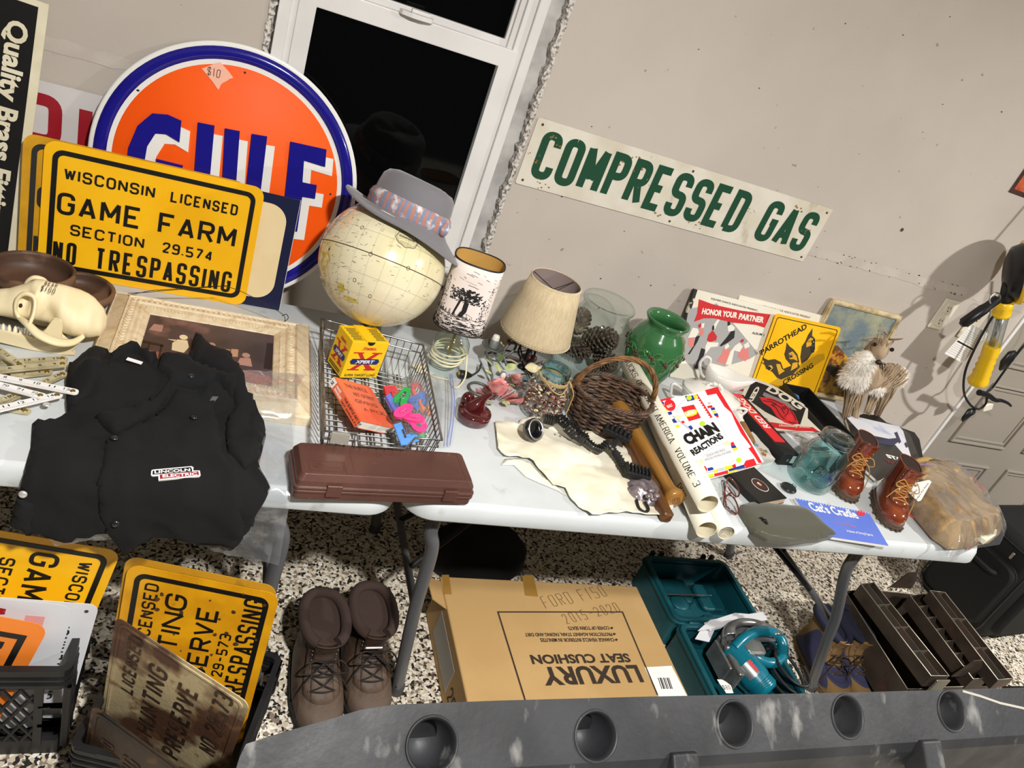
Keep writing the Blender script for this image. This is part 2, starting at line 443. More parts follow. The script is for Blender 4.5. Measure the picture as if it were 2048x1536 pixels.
def wall_bm(s):
    s.box(-3, YW, 0, WX0, YW + .12, 2.7); s.box(WX1, YW, 0, 2.815, YW + .12, 2.7)
    s.box(WX0, YW, 0, WX1, YW + .12, WZ0); s.box(WX0, YW, WZ1, WX1, YW + .12, 2.7)
    s.box(2.815, YW, 2.35, 3.80, YW + .12, 2.7); s.box(3.80, YW, 0, 5, YW + .12, 2.7)
struct(part('wall_back', wall_bm, m_wall, None))
def seam_bm(s):
    rr = random.Random(3)
    for x0, x1, w in ((-3, .0, .030), (.74, 2.80, .034)):
        n = int((x1 - x0) / .03)
        up = []; lo = []
        for i in range(n + 1):
            x = lerp(x0, x1, i / n); up.append((x, YW - .0012, 1.230 + w / 2 + rr.uniform(-.004, .004))); lo.append((x, YW - .0012, 1.230 - w / 2 + rr.uniform(-.004, .004)))
        s.add(up + lo, [(i, i + 1, n + 2 + i, n + 1 + i) for i in range(n)])
struct(part('trim_1', seam_bm, m_seam, None, label='taped drywall joint running along the wall'))
struct(part('trim_2', lambda s: s.box(2.815, YW - .006, 0, 2.830, YW + .12, 2.35), m_white, None, label='white edge strip beside the grey door'))
def dots_bm(s):
    rr = random.Random(9)
    for i in range(70):
        x = rr.uniform(.75, 2.7); z = rr.uniform(.9, 2.3); r = rr.uniform(.0008, .0022)
        if rr.random() < .5: x = rr.uniform(1.7, 2.5); z = 1.230 + rr.choice((-.014, .014)) + rr.uniform(-.003, .003)
        s.prism([(x + a, z + b) for a, b in ell(0, 0, r * rr.uniform(1, 2.2), r, 7)], 0, .0015, M=R(pi / 2, 'X') @ T(0, 0, -YW))
    s.prism(ell(2.046, 1.374, .005, .006, 8), 0, .003, M=R(pi / 2, 'X') @ T(0, 0, -YW))
struct(part('trim_3', dots_bm, mat('nail_hole', '#4a4139', .9), None, label='nail holes and scuffs in the paint'))
# window: a single-hung sash in a white vinyl frame, night outside
m_night = mat('night_yard', '#020303', .9)
win = struct(thing('window_1', 'white single hung window with black night panes behind round orange sign', 'window', (0, 0, 0)))
def wf(s):
    x0, x1, z0, z1 = .050 * KW, .640 * KW, kz(.875), kz(2.28)
    for a, b, y0, y1 in ((0, .026, .002, .10), (.026, .052, .012, .10), (.052, .066, .022, .10)):
        o = [(x0 + a, z0 + a), (x1 - a, z0 + a), (x1 - a, z1 - a), (x0 + a, z1 - a)]; i = [(x0 + b, z0 + b), (x1 - b, z0 + b), (x1 - b, z1 - b), (x0 + b, z1 - b)]
        s.ring(o, i, -(YW + y1), -(YW + y0), M=R(pi / 2, 'X'))
part('window_frame', wf, m_white, win, bev=.002)
def sash(x0, x1, z0, z1, w, y0, y1, top):
    x0, x1, z0, z1 = x0 * KW, x1 * KW, kz(z0), kz(z1)
    def f(s):
        o = [(x0, z0), (x1, z0), (x1, z1), (x0, z1)]; i = [(x0 + w, z0 + w), (x1 - w, z0 + w), (x1 - w, z1 - top), (x0 + w, z1 - top)]
        s.ring(o, i, -(YW + y1), -(YW + y0), M=R(pi / 2, 'X'))
    return f
m_pane = mat('night_glass', '#050606', .04, spec=.35)
lo = part('lower_sash', sash(.090, .604, .93, 1.520, .040, .008, .03, .046), m_white, win, bev=.002)
part('pane', lambda s: s.box(.128 * KW, YW + .014, kz(.96), .566 * KW, YW + .018, kz(1.476)), m_pane, lo, label='black glass of the lower sash')
part('sash_lock', lambda s: (s.prism([(-.042, 0), (.042, 0), (.036, .012), (.012, .02), (-.012, .02), (-.036, .012)], 0, .010, M=T(.345 * KW, YW + .006, kz(1.520)) @ R(pi, 'Z')), s.box(.330 * KW, YW - .008, kz(1.530), .375 * KW, YW + .004, kz(1.538))), m_white, lo, bev=.002)
up = part('upper_sash', sash(.090, .604, 1.500, 2.24, .036, .034, .062, .04), m_white, win, bev=.002)
part('pane', lambda s: s.box(.12 * KW, YW + .046, kz(1.53), .575 * KW, YW + .050, kz(2.22)), m_pane, up, label='black glass of the upper sash')
part('bead', lambda s: s.box(.560 * KW, YW + .0085, kz(.972), .567 * KW, YW + .0135, kz(1.476)), mat('grey_bead', '#5d5f5e', .4), lo)
def ragged(s):
    rr = random.Random(5); n = 130
    for x, sg in ((WX1, 1), (WX0, -1)):
        a = []; b = []
        for i in range(n + 1):
            z = lerp(WZ0, WZ1, i / n); a.append((x - sg * rr.uniform(.004, .014), YW - .003, z)); b.append((x + sg * rr.uniform(.001, .006), YW - .004, z))
        s.add(a + b, [(i, i + 1, n + 2 + i, n + 1 + i) for i in range(n)])
        c = [(p[0] + rr.uniform(-.002, .002), YW + .03, p[2]) for p in a]
        s.add(a + c, [(i, i + 1, n + 2 + i, n + 1 + i) for i in range(n)])
struct(part('trim_4', ragged, mat('torn_drywall', '#d9d4cd', .95, col2='#6f6a63', scale=120, lo=.45, hi=.62, bump=.8, bscale=200), None, label='torn drywall edge around the window'))
struct(part('trim_5', lambda s: (s.box(WX0, YW + .03, WZ0, .06 * KW, YW + .1, WZ1), s.box(.63 * KW, YW + .03, WZ0, WX1, YW + .1, WZ1), s.box(WX0, YW + .03, WZ0, WX1, YW + .1, kz(.89))), mat('house_wrap', '#a9a7a5', .6, col2='#c9c7c4', scale=12, bump=.5, bscale=25), None, label='grey wrap showing between window and drywall'))
# grey panelled door at the right end of the wall
dr = struct(thing('door_1', 'grey panelled door at the right end of the wall', 'door', (0, 0, 0)))
m_door = mat('door_paint', '#9a9287', .6, bump=.05, bscale=120)
part('door_leaf', lambda s: s.box(2.830, YW + .030, .01, 3.80, YW + .07, 2.35), m_door, dr)
def mould(s):
    for z0, z1 in ((.16, .50), (.60, .90), (.98, 1.72)):
        for x0, x1 in ((2.96, 3.30), (3.42, 3.74)):
            for k, (w, h) in enumerate(((.0, .012), (.018, .006))):
                o = [(x0 + w, z0 + w), (x1 - w, z0 + w), (x1 - w, z1 - w), (x0 + w, z1 - w)]; i = [(a + (.012 if a < (x0 + x1) / 2 else -.012), b + (.012 if b < (z0 + z1) / 2 else -.012)) for a, b in o]
                s.ring(o, i, -(YW + .031), -(YW + .030 - h), M=R(pi / 2, 'X'))
part('panel_moulding', mould, m_door, dr, bev=.003)
struct(part('ceiling', lambda s: s.box(-3, -2.2, 2.66, 5, 3.0, 2.72), mat('ceiling_paint', '#e2ded8', .9), None))
# ================================================================ folding tables
m_top = mat('table_plastic', '#cdd2d4', .42, bump=.12, bscale=260, dist=.001, col2='#c3c8ca', scale=5, col3='#a3a49f', scale3=14, lo3=.66, hi3=.80)
m_leg = mat('grey_steel', '#6d6e70', .38, metal=.3, rvar=.1)
m_foot = mat('foot_cap', '#4b4b4c', .6)
def folding_table(x0, x1, label, legs):
    t = thing('folding_table', label, 'table', ((x0 + x1) / 2, (YF + YR) / 2, 0)); ox, oy = -(x0 + x1) / 2, -(YF + YR) / 2
    Mo = T(ox, oy, 0)
    def top(s):
        ro = lambda e, z, r=.07: [(x, y, z) for x, y in rrect(x0 + e, YF + e, x1 - e, YR - e, r - e, 8)]
        s.loft([ro(.022, TZ - .020), ro(.018, TZ - .046), ro(.002, TZ - .048), ro(0, TZ - .044), ro(.003, TZ - .016), ro(.008, TZ - .005), ro(.016, TZ)], Mo, smooth=False)
    o = part('tabletop', top, m_top, t)
    for p in o.data.polygons: p.use_smooth = len(p.vertices) == 4
    for fx, tx, rx in legs:
        pf = [(tx, 1.225, .695), (tx, 1.225, .60), (tx + .02 * rx, 1.225, .535), (lerp(tx, fx, .45), 1.228, .36), (lerp(tx, fx, .62), 1.228, .24), (fx, 1.232, .012)]
        for sd in (0, 1):
            pts = [(x, y if not sd else YF + YR - y, z) for x, y, z in pf]
            l = part('leg', lambda s: s.tube(spline(pts, 6), .0165, 12, M=Mo), m_leg, t)
            part('foot_cap', lambda s: s.tube([(fx, pts[-1][1], 0), (fx, pts[-1][1], .03)], .0185, 12, M=Mo), m_foot, l)
        part('cross_bar', lambda s: s.tube([(lerp(tx, fx, .5), 1.24, .33), (lerp(tx, fx, .5), 1.83, .33)], .011, 8, M=Mo), m_leg, t); part('cross_bar', lambda s: s.tube([(tx, 1.225, .69), (tx, 1.84, .69)], .012, 8, M=Mo), m_leg, t)
        cx = tx + (.42 if tx < (x0 + x1) / 2 else -.42)
        part('brace', lambda s: (s.tube([(cx, 1.532, .69), (lerp(tx, fx, .5), 1.532, .335)], .009, 6, M=Mo), s.tube([(lerp(tx, fx, .5) - .0, 1.36, .33), (cx, 1.50, .69)], .009, 6, M=Mo)), mat('dark_steel', '#2d2c2b', .5, metal=.5), t)
    return t
folding_table(-1.41, .423, 'white plastic folding table at left under the black shirt', ((-1.2, -1.2, 1), (.246, .20, 1)))
folding_table(.434, 2.185, 'white plastic folding table at right under the white spiral book', ((.611, .535, 1), (2.05, 1.80, 1)))
# ================================================================ signs along the wall
def lfit(s, text, x0, x1, y, h, sw, gap=None, **k):
    """stroke lettering stretched between x0 and x1"""
    gap = sw * 1.0 if gap is None else gap; n = len(text)
    def co(c): return 0 if c in ".,'!I" else .5 if c == '1' else 1.2 if c in 'MW' else .6 if c == ' ' else 1
    w = ((x1 - x0) - n * (gap + sw) + gap) / max(1e-6, sum(co(c) for c in text))
    return s.letters(text, x0, y, h, w, sw, gap, **k)
m_yel = mat('yellow_enamel', '#ffc31b', .32, col2='#fbba14', scale=7)
m_yel_old = mat('dull_yellow_enamel', '#d9a01c', .45, col2='#b8851a', scale=14, lo=.4, hi=.75)
m_blk = mat('black_enamel', '#141413', .4)
m_paper = mat('paper', '#efe9da', .8)
m_ink = mat('ink', '#1b1a1c', .7)
def yellow_sign(name, label, M, rows, myel, mblk, w=.457, h=.305, group=None, cat='sign', thick=.0016):
    t = thing(name, label, cat, M=M, group=group)
    part('panel', lambda s: s.prism(rrect(0, 0, w, h, .026, 6), -thick, 0), myel, t, bev=.0006)
    part('border', lambda s: s.ring(rrect(.017, .017, w - .017, h - .017, .022, 6), rrect(.028, .028, w - .028, h - .028, .013, 6), 0, .0009), mblk, t)
    for a in rows: part('lettering', lambda s: lfit(s, *a[:6], z=.0009, rr=.45), mblk, t)
    return t
GAME = [('WISCONSIN', .042, .228, .232, .027, .0046), ('LICENSED', .262, .412, .232, .027, .0046), ('GAME', .032, .205, .150, .052, .0082), ('FARM', .243, .418, .150, .052, .0082),
        ('SECTION', .062, .218, .104, .027, .0046), ('29.574', .258, .372, .104, .027, .0046), ('NO', .030, .078, .030, .056, .0078), ('TRESPASSING', .118, .424, .030, .056, .0078)]
EX, EY = V((.9999, .0155, -.0025)), V((.001, .105, .9945))
MY = frame((-.3757, 1.8385, .7415), EX, EY)
yellow_sign('metal_sign', 'bright yellow metal sign with black lettering leaning before the round orange sign', MY, GAME, m_yel, m_blk, w=.4655, h=.3135)
yellow_sign('metal_sign', 'duller yellow metal sign mostly hidden behind the bright yellow one', frame(W(47, 264, 1.880) - .3135 * EY, EX, EY), GAME, m_yel_old, mat('worn_black', '#2b2a28', .5), w=.4655, h=.3135)
# navy and cream sign
nb = V((.177, 1.853, .742)); nt = W(598, 400, 1.894)
ey = nt - nb; ex = V((1, -.01, 0)); MN = frame(nb - ex.normalized() * .36, ex, ey)
nav = thing('metal_sign', 'dark navy sign with a rounded cream field tucked behind the bright yellow sign', 'sign', M=MN)
part('panel', lambda s: s.box(0, 0, -.0016, .36, ey.length, 0), mat('navy_enamel', '#151c3f', .35), nav)
part('field', lambda s: s.prism(rrect(.024, .024, .336, ey.length - .024, .045, 8), 0, .0008), mat('cream_enamel', '#f1dcae', .4, col2='#ecd6a4', scale=9), nav)
part('edge', lambda s: s.box(.3595, 0, -.0017, .3605, ey.length, .0001), m_white, nav)
# round orange sign
gr, gyb, gyt = .305, 1.868, 1.964
gup = V((0, (gyt - gyb) / (2 * gr), math.sqrt(1 - ((gyt - gyb) / (2 * gr)) ** 2)))
MG = frame(V((.006, gyb, .742)) + gup * gr, (1, 0, 0), gup)
g = thing('round_sign', 'big round orange sign with blue letters and blue rim leaning on the wall', 'sign', M=MG)
m_gw = mat('white_enamel', '#ecebe6', .25); m_gb = mat('blue_enamel', '#1b1783', .18, coat=.4); m_go = mat('orange_enamel', '#ff6010', .5, spec=.25, col2='#fb5a0c', scale=4)
part('panel', lambda s: s.lathe([(gr - .003, -.006), (gr, -.004), (gr, .000), (gr - .004, .0015), (gr - .012, .001), (0.0001, -.002)], 96), m_gw, g)
part('blue_rim', lambda s: s.lathe([(gr - .010, .0012), (gr - .014, .0055), (gr - .020, .0072), (gr - .028, .0072), (gr - .034, .0055), (gr - .038, .0012)], 96), m_gb, g)
part('orange_field', lambda s: s.lathe([(gr - .048, .0), (gr - .051, .0022), (.0001, .0022)], 96), m_go, g)
sh = [(.022, -.02)]
def G(s, dx, dy, z):
    def pp(pts): s.prism([(x + dx, y + dy) for x, y in pts], .0022, z)
    o = [(-.118, .057), (-.120, .106), (-.150, .112), (-.182, .106), (-.208, .072), (-.222, .018), (-.222, -.04), (-.210, -.082), (-.178, -.108), (-.140, -.108), (-.112, -.098), (-.104, .006), (-.163, .007), (-.150, -.03), (-.142, -.066), (-.160, -.072), (-.178, -.05), (-.186, -.01), (-.184, .03), (-.170, .064), (-.148, .068)]
    pp(o)
def U(s, dx, dy, z):
    s.prism([(x + dx, y + dy) for x, y in [(-.085, .112), (-.049, .114), (-.040, -.05), (-.032, -.066), (-.016, -.066), (-.010, -.05), (-.026, .114), (.007, .116), (.022, -.06), (.012, -.092), (-.012, -.104), (-.044, -.102), (-.066, -.09), (-.074, -.06)]], .0022, z)
def Lq(s, dx, dy, z):
    s.prism([(x + dx, y + dy) for x, y in [(.034, .117), (.069, .120), (.078, -.06), (.118, -.056), (.116, -.098), (.046, -.104)]], .0022, z)
def F(s, dx, dy, z):
    s.prism([(x + dx, y + dy) for x, y in [(.123, .122), (.209, .125), (.214, .083), (.162, .086), (.168, .033), (.203, .034), (.205, .0), (.174, -.002), (.178, -.092), (.140, -.096)]], .0022, z)
for nm, fn in (('letter', G), ('letter', U), ('letter', Lq), ('letter', F)):
    l = part(nm, lambda s: fn(s, 0, 0, .0085), m_gb, g, bev=.002)
    part('letter_shade', lambda s: fn(s, .021, -.019, .0045), m_gw, l, bev=.001)
part('nail_hole', lambda s: s.prism(ell(-.002, .247, .0026, None, 10), .0016, .0027), m_blk, g)
part('nail_hole', lambda s: s.prism(ell(.240, .019, .0026, None, 10), .0016, .0027), m_blk, g)
part('nail_hole', lambda s: s.prism(ell(-.216, .147, .0032, .0022, 10), .0016, .0027), m_blk, g)
st = thing('price_sticker', 'pale orange paper price sticker on the round orange sign', 'sticker', M=MG @ T(-.057, .224, .0032))
def wav(pts, a=.0012): return [(x + rnd.uniform(-a, a), y + rnd.uniform(-a, a)) for p, q in zip(pts, pts[1:] + pts[:1]) for x, y in (p, (lerp(p[0], q[0], .33), lerp(p[1], q[1], .33)), (lerp(p[0], q[0], .66), lerp(p[1], q[1], .66)))]
part('tag_paper', lambda s: s.prism(wav([(-.035, .006), (-.0, .031), (.033, .006), (.012, -.012), (.004, -.030)]), 0, .0006), mat('peach_paper', '#f6b9a0', .8), st)
part('handwriting', lambda s: s.letters('$10', -.023, -.004, .018, .006, .0013, .004, z=.0012, rr=.5, jitter=.0006), m_ink, st)
# white sign with red letters, flat on the wall
bu = thing('metal_sign', 'white sign with big red letters behind the black and round orange signs', 'sign', M=frame((-.483, 1.955, .700), (1, 0, 0), (0, .012, 1)))
part('panel', lambda s: s.box(0, 0, -.0016, .432, .448, 0), mat('white_sign', '#d8d5d4', .4, col2='#d1cecd', scale=6), bu)
for ch, x in (('B', .026), ('U', .156)): part('lettering', lambda s: s.letters(ch, x, .21, .211, .080, .027, rr=.3, z=.0008), mat('red_vinyl', '#9d1b2a', .4), bu)
# black sign with cream lettering reading downwards
qb = W(34, 505, 1.872); qt = W(103, 11, 1.945)
MQ = frame(qb, V((1, 0, -.06)), qt - qb); qh = (qt - qb).length; MQ = MQ @ T(0, 0, 0)
q = thing('metal_sign', 'tall black sign with cream lettering running down its side at far left', 'sign', M=MQ @ T(-.30, -.04, 0))
m_cream = mat('cream_paint', '#ece4c9', .45, col2='#e2d9bb', scale=12)
part('panel', lambda s: s.box(0, 0, -.0016, .30, qh + .04, 0), m_cream, q)
part('black_field', lambda s: s.box(.018, .01, 0, .282, qh + .028, .0007), mat('sign_black', '#161514', .4), q)
part('lettering', lambda s: s.text('Quality Brass Fittings', .0, .0, .475, .052, z=.0012, bold=.035, xf=lambda x, y, z: (.222 + y, qh - .002 - x, z)), m_cream, q, M=T(-.004, -.01, 0))
part('red_line', lambda s: s.box(.198, .05, .0007, .2035, qh + .008, .0012), mat('dark_red_paint', '#8c1d2b', .45), q)
m_nick = mat('painted_metal', '#c9cdc4', .4, col2='#7d8078', scale=40)
part('fitting_picture', lambda s: (s.prism(ell(.176, qh - .02, .022, .03, 24), .0012, .0016), s.prism([(.17, qh - .165), (.197, qh - .155), (.204, qh - .135), (.20, qh - .11), (.17, qh - .105)], .0012, .0016)), m_nick, q)
# long enamel sign on the wall
CS = frame(W(1030, 366, YW - .0035), (1, 0, -.0075), (.0, 0, 1))
c = thing('wall_sign', 'long rusty white sign with green capital letters nailed to the wall', 'sign', M=CS)
m_cs = mat('rusty_white_enamel', '#e0dbcd', .35, col2='#d0c8b4', scale=9, lo=.4, hi=.7, col3='#8a6238', scale3=11, lo3=.62, hi3=.80, stretch3=(1, .6, 1))
part('panel', lambda s: s.prism(rrect(0, 0, 1.024, .184, .006, 3), -.0020, 0), m_cs, c, bev=.0008)
part('lettering', lambda s: lfit(s, 'COMPRESSED GAS', .030, .998, .027, .133, .0220, .0100, z=.0006, rr=.55), mat('green_enamel', '#1d4a34', .35), c)
for x, y in ((.018, .169), (.50, .169), (1.008, .169), (.018, .014), (.50, .012), (1.008, .014)):
    part('nail', lambda s: s.lathe([(.0001, .0026), (.003, .002), (.0038, 0)], 10, T(x, y, 0)), mat('rusty_nail', '#5a4334', .6, metal=.4), c)
def rust(s):
    rr = random.Random(4)
    for x, y, k in ((.05, .14, 1), (.03, .08, .8), (.3, .13, 1), (.32, .16, .8), (.36, .1, .7), (.9, .15, 1), (.96, .1, .7), (.6, .02, .7), (.08, .02, .8), (.47, .03, .9), (.75, .1, .5)):
        for i in range(7):
            a = x + rr.gauss(0, .018 * k); b2 = min(.175, max(.004, y + rr.gauss(0, .008))); r = rr.uniform(.0015, .005) * k
            s.prism([(a + r * rr.uniform(.6, 1.2) * cos(t), b2 + .7 * r * rr.uniform(.6, 1.2) * sin(t)) for t in [j * pi / 4 for j in range(8)]], 0, .0007 + i * .00002)
part('rust_spots', rust, mat('rust', '#9c7444', .85, col2='#7a4f2c', scale=60), c)
# red sign at the right edge of the picture
r = thing('wall_sign', 'small rust red sign on the wall near the yellow work light', 'sign', M=frame(W(2018, 384, YW - .0035), (1, 0, -.005), (0, 0, 1)))
part('panel', lambda s: s.box(0, 0, -.0015, .32, .22, 0), mat('rust_red', '#4a2a22', .5, col2='#2c1a17', scale=20), r)
part('red_field', lambda s: s.box(.012, .014, 0, .30, .2, .0006), mat('faded_red', '#b2402b', .5, col2='#c8632f', scale=25, col3='#4a241c', scale3=40, lo3=.55), r)
part('white_mark', lambda s: s.prism([(.04, .06), (.09, .075), (.10, .10), (.05, .10)], .0006, .001), m_paper, r)
# ================================================================ left table
# globe with a hat on it
ax = (CM.col[0] * .347 + CM.col[2] * .938).normalized()
gc = C0 + ray(765, 528) * 1.872
vx = CM.col[1].cross(ax).normalized()
MGl = Matrix((vx, ax.cross(vx), ax)).transposed().to_4x4(); MGl.translation = gc
gl = thing('globe', 'cream world globe beneath the grey hat', 'globe', M=MGl)
m_gl = mat('globe_paper', '#ebe3c4', .22, coat=.5, col2='#e2d9b4', scale=5, col3='#d8cb94', scale3=7, lo3=.5, hi3=.75)
GR = .1525
part('sphere', lambda s: s.loft([[(GR * cos(t) * cos(2 * pi * i / 64), GR * cos(t) * sin(2 * pi * i / 64), GR * sin(t)) for i in range(64)] for t in (-pi / 2 + .001 + (pi - .002) * j / 40 for j in range(41))], cap=False), m_gl, gl)
part('equator', lambda s: s.lathe([(GR - .001, -.0011), (GR + .0005, -.0009), (GR + .0005, .0009), (GR - .001, .0011)], 96), mat('brown_line', '#3b2415', .5), gl)
def onglobe(x, y, z=0):                                                # x east, y north in metres from the middle of the near side
    lo_ = x / GR; la = y / GR; r = GR + .0004 + z
    return (r * cos(la) * sin(lo_), -r * cos(la) * cos(lo_), r * sin(la))
def gtext(s):
    rr = random.Random(11)
    for i in range(330):
        x = rr.uniform(-.19, .19); y = rr.uniform(-.19, .13)
        if rr.random() < .5: x = -abs(x)
        L = rr.choice((.003, .005, .008, .012, .004)) ; a = rr.uniform(-.3, .9)
        n = 4; pts = [(x + L * k / n * cos(a), y + L * k / n * sin(a)) for k in range(n + 1)]
        s.ribbon(pts, rr.choice((.0004, .0006, .0009)), 0, xf=onglobe)
    for x, y in ((-.045, .05), (.0, -.002), (-.02, -.07), (.09, .0), (.03, -.095)):
        s.ribbon([(x + .004 * cos(t * .7), y + .0045 * sin(t * .7)) for t in range(10)], .0012, 0, xf=onglobe)
    for k in range(-4, 5): s.ribbon([(k * .036, y / 100) for y in range(-20, 17)], .00025, 0, xf=onglobe)
    for k in (-2, -1, 1, 2): s.ribbon([(x / 100, k * .05) for x in range(-22, 23)], .00025, 0, xf=onglobe)
part('map_print', gtext, mat('map_ink', '#4c4a40', .6), gl)
def glands(s):
    for (cx, cy, a, b) in ((-.135, -.035, .03, .034), (-.06, -.10, .014, .012), (-.16, .05, .02, .03), (-.03, -.125, .03, .008)):
        s.add([onglobe(cx, cy)] + [onglobe(cx + a * cos(t * pi / 12) * (1 + .2 * sin(5 * t)), cy + b * sin(t * pi / 12) * (1 + .2 * cos(3 * t))) for t in range(24)], [(0, 1 + i, 1 + (i + 1) % 24) for i in range(24)], True)
part('landmass', glands, mat('map_ochre', '#c9b44a', .3, col2='#d8cc84', scale=60, coat=.5), gl)
def cart(s):
    s.ribbon([(.068 + .029 * cos(t * pi / 20) * (1 + .04 * sin(6 * t * pi / 20)), .062 + .019 * sin(t * pi / 20) * (1 + .06 * cos(8 * t * pi / 20))) for t in range(41)], .0013, 0, xf=onglobe)
    s.ribbon([(.068 + .026 * cos(t * pi / 20), .062 + .016 * sin(t * pi / 20)) for t in range(41)], .0006, 0, xf=onglobe)
    s.text('globemaster', .045, .061, .046, .0075, xf=onglobe, bold=.02)
    s.ribbon([(.052 + .003 * k, .053) for k in range(11)], .0005, 0, xf=onglobe); s.ribbon([(.056 + .003 * k, .050) for k in range(9)], .0005, 0, xf=onglobe)
part('title_badge', cart, mat('badge_ink', '#1d1b19', .6), gl)
part('stand_foot', lambda s: s.lathe([(.0001, 0), (.056, 0), (.058, .004), (.053, .012), (.036, .02), (.022, .03), (.014, .05), (.014, .08), (.022, gc.z - .7415 - GR + .004)], 40, M=MGl.inverted() @ T(gc.x, gc.y, .7415)), mat('stand_brown', '#4a3020', .18, coat=.6, col2='#2f1d14', scale=4, stretch=(1, 5, 1)), gl)
ha = (CM.col[0] * .42 + CM.col[2] * .88 + CM.col[1] * -.16).normalized(); hx = CM.col[1].cross(ha).normalized()
MH = Matrix((hx, ha.cross(hx), ha)).transposed().to_4x4(); MH.translation = gc + ha * .119 + CM.col[0] * .010
hat = thing('fedora', 'grey felt hat with a patterned band sitting on the globe', 'hat', M=MH)
m_felt = mat('grey_felt', '#77757a', .95, sheen=.3, bump=.15, bscale=400, dist=.001)
def hatbm(s):
    n = 48; rings = []
    for r, z, k in ((.150, -.020, 1), (.149, -.017, 1), (.128, -.014, .6), (.104, -.006, .2), (.097, .004, 0), (.0965, .02, 0), (.094, .055, 0), (.090, .078, 0), (.080, .090, 0), (.062, .096, 0), (.035, .088, 0), (.001, .084, 0)):
        rings.append([(r * cos(2 * pi * i / n) * (1.06 if k else 1.0), r * .92 * sin(2 * pi * i / n), z + k * (.030 * max(0, -cos(2 * pi * i / n)) ** 2 - .030 * max(0, cos(2 * pi * i / n)) ** 2) - (.018 * max(0, 1 - abs(sin(2 * pi * i / n)) * 2.4) if z > .08 and r < .075 else 0)) for i in range(n)])
    s.loft(rings, cap=False)
part('felt_body', hatbm, m_felt, hat, solid=.003)
m_band = mat('batik_band', '#b58074', .85, col2='#7d8ba6', scale=22, lo=.44, hi=.56, kind='wave', col3='#dcd8d8', scale3=45, lo3=.52, hi3=.66, stretch=(1, 1, .5))
part('hat_band', lambda s: s.lathe([(.0985, -.001), (.104, .006), (.1035, .018), (.106, .026), (.102, .037), (.0975, .042)], 48, sy=.925), m_band, hat)
part('band_knot', lambda s: s.ball((.099, -.03, .016), .02, 12, (.6, 1.0, .9)), m_band, hat)
# wooden bowls
m_walnut = mat('walnut', '#5e4434', .5, col2='#3d2b22', scale=3, lo=.35, hi=.65, stretch=(1, 1, 6), col3='#6f5340', scale3=5, lo3=.5, hi3=.52)
def bowl(label, loc, r, h, tilt=(0, 0, 0)):
    t = thing('wooden_bowl', label, 'bowl', loc, tilt, group='walnut salad bowls')
    part('bowl_wall', lambda s: s.lathe([(.0001, 0), (r * .55, 0), (r * .62, .003), (r * .88, h * .35), (r * .985, h * .65), (r, h * .93), (r - .003, h), (r - .007, h), (r - .010, h * .9), (r * .90, h * .62), (r * .78, h * .32), (r * .58, .014), (.0001, .012)], 48), m_walnut, t)
    return t
b1 = P(66, 560, .80)
bowl('walnut bowl with banded rim set on top of the other bowls', (b1.x, b1.y - .014, .782), .083, .056, (-.04, .03, .3))
b2 = P(165, 612, .745)
bowl('walnut bowl partly under the banded bowl near the skull', (b2.x - .012, b2.y + .018, .7412), .074, .042, (0, 0, 1.2))
b3 = P(2, 600, .745)
bowl('walnut bowl at the far left edge beneath the banded bowl', (b3.x, b3.y + .012, .7412), .078, .042, (0, 0, 2.2))
# ornate picture frame lying on its back
FX, FY = V((.9999, -.0154, 0)), V((.0154, .9999, 0))
MF = frame((-.2067, 1.3725, .7405), FX, FY)
fr = thing('framed_picture', 'ornate cream picture frame lying under the black shirt', 'picture frame', M=MF)
m_fr = mat('cream_gesso', '#dccbab', .5, col2='#c9b38c', scale=40, lo=.45, hi=.7, col3='#a48c66', scale3=90, lo3=.60, hi3=.78, bump=.2, bscale=120)
fw, fh = .449, .394
def prof_ring(s, levels):
    for (a, za), (b, zb) in zip(levels, levels[1:]):
        o = [(a, a), (fw - a, a), (fw - a, fh - a), (a, fh - a)]; i = [(b, b), (fw - b, b), (fw - b, fh - b), (b, fh - b)]
        s.add([(x, y, za) for x, y in o] + [(x, y, zb) for x, y in i], [(k, (k + 1) % 4, 4 + (k + 1) % 4, 4 + k) for k in range(4)], False)
part('moulding', lambda s: prof_ring(s, [(.0, 0), (.0, .020), (.004, .026), (.006, .025), (.033, .038), (.036, .042), (.039, .038), (.057, .042), (.062, .038), (.067, .039), (.074, .037), (.076, .036), (.086, .032), (.088, .029)]), m_fr, fr)
def leaves(s):
    rr = random.Random(2)
    for off, st, r, z in ((.048, .0115, .0050, .040), (.0705, .0075, .0030, .0375)):
        for ln, M in ((fw - 2 * off, T(off, off)), (fw - 2 * off, T(off, fh - off)), (fh - 2 * off, T(off, off) @ R(pi / 2)), (fh - 2 * off, T(fw - off, off) @ R(pi / 2))):
            n = int(ln / st)
            for i in range(n + 1):
                x = ln * i / n
                for sg in (-1, 1): s.ball((0, 0, 0), r * rr.uniform(.8, 1.15), 7, (1.25, .55, .55), M @ T(x, sg * r * .55, z) @ R(sg * .8))
part('carved_leaves', leaves, m_fr, fr)
m_scene = mat('picture_print', '#4d3c40', .35, col2='#2c2226', scale=7, lo=.4, hi=.62, col3='#7d5a55', scale3=10, lo3=.56, hi3=.68)
pic = part('picture', lambda s: s.box(.087, .087, .020, fw - .087, fh - .087, .0295), m_scene, fr)
def pcol(nm, c, f): part(nm, f, mat('print_' + nm, c, .4, col2=c, scale=5), pic)
def pq(s, pts, z=.0139): s.prism([(.087 + x * 1.10, .087 + y * 1.13) for x, y in pts], .0290, z + .016)
pcol('floor_print', '#8d5546', lambda s: pq(s, [(0, 0), (.249, 0), (.249, .035), (.16, .045), (.10, .06), (.0, .062)], .0137))
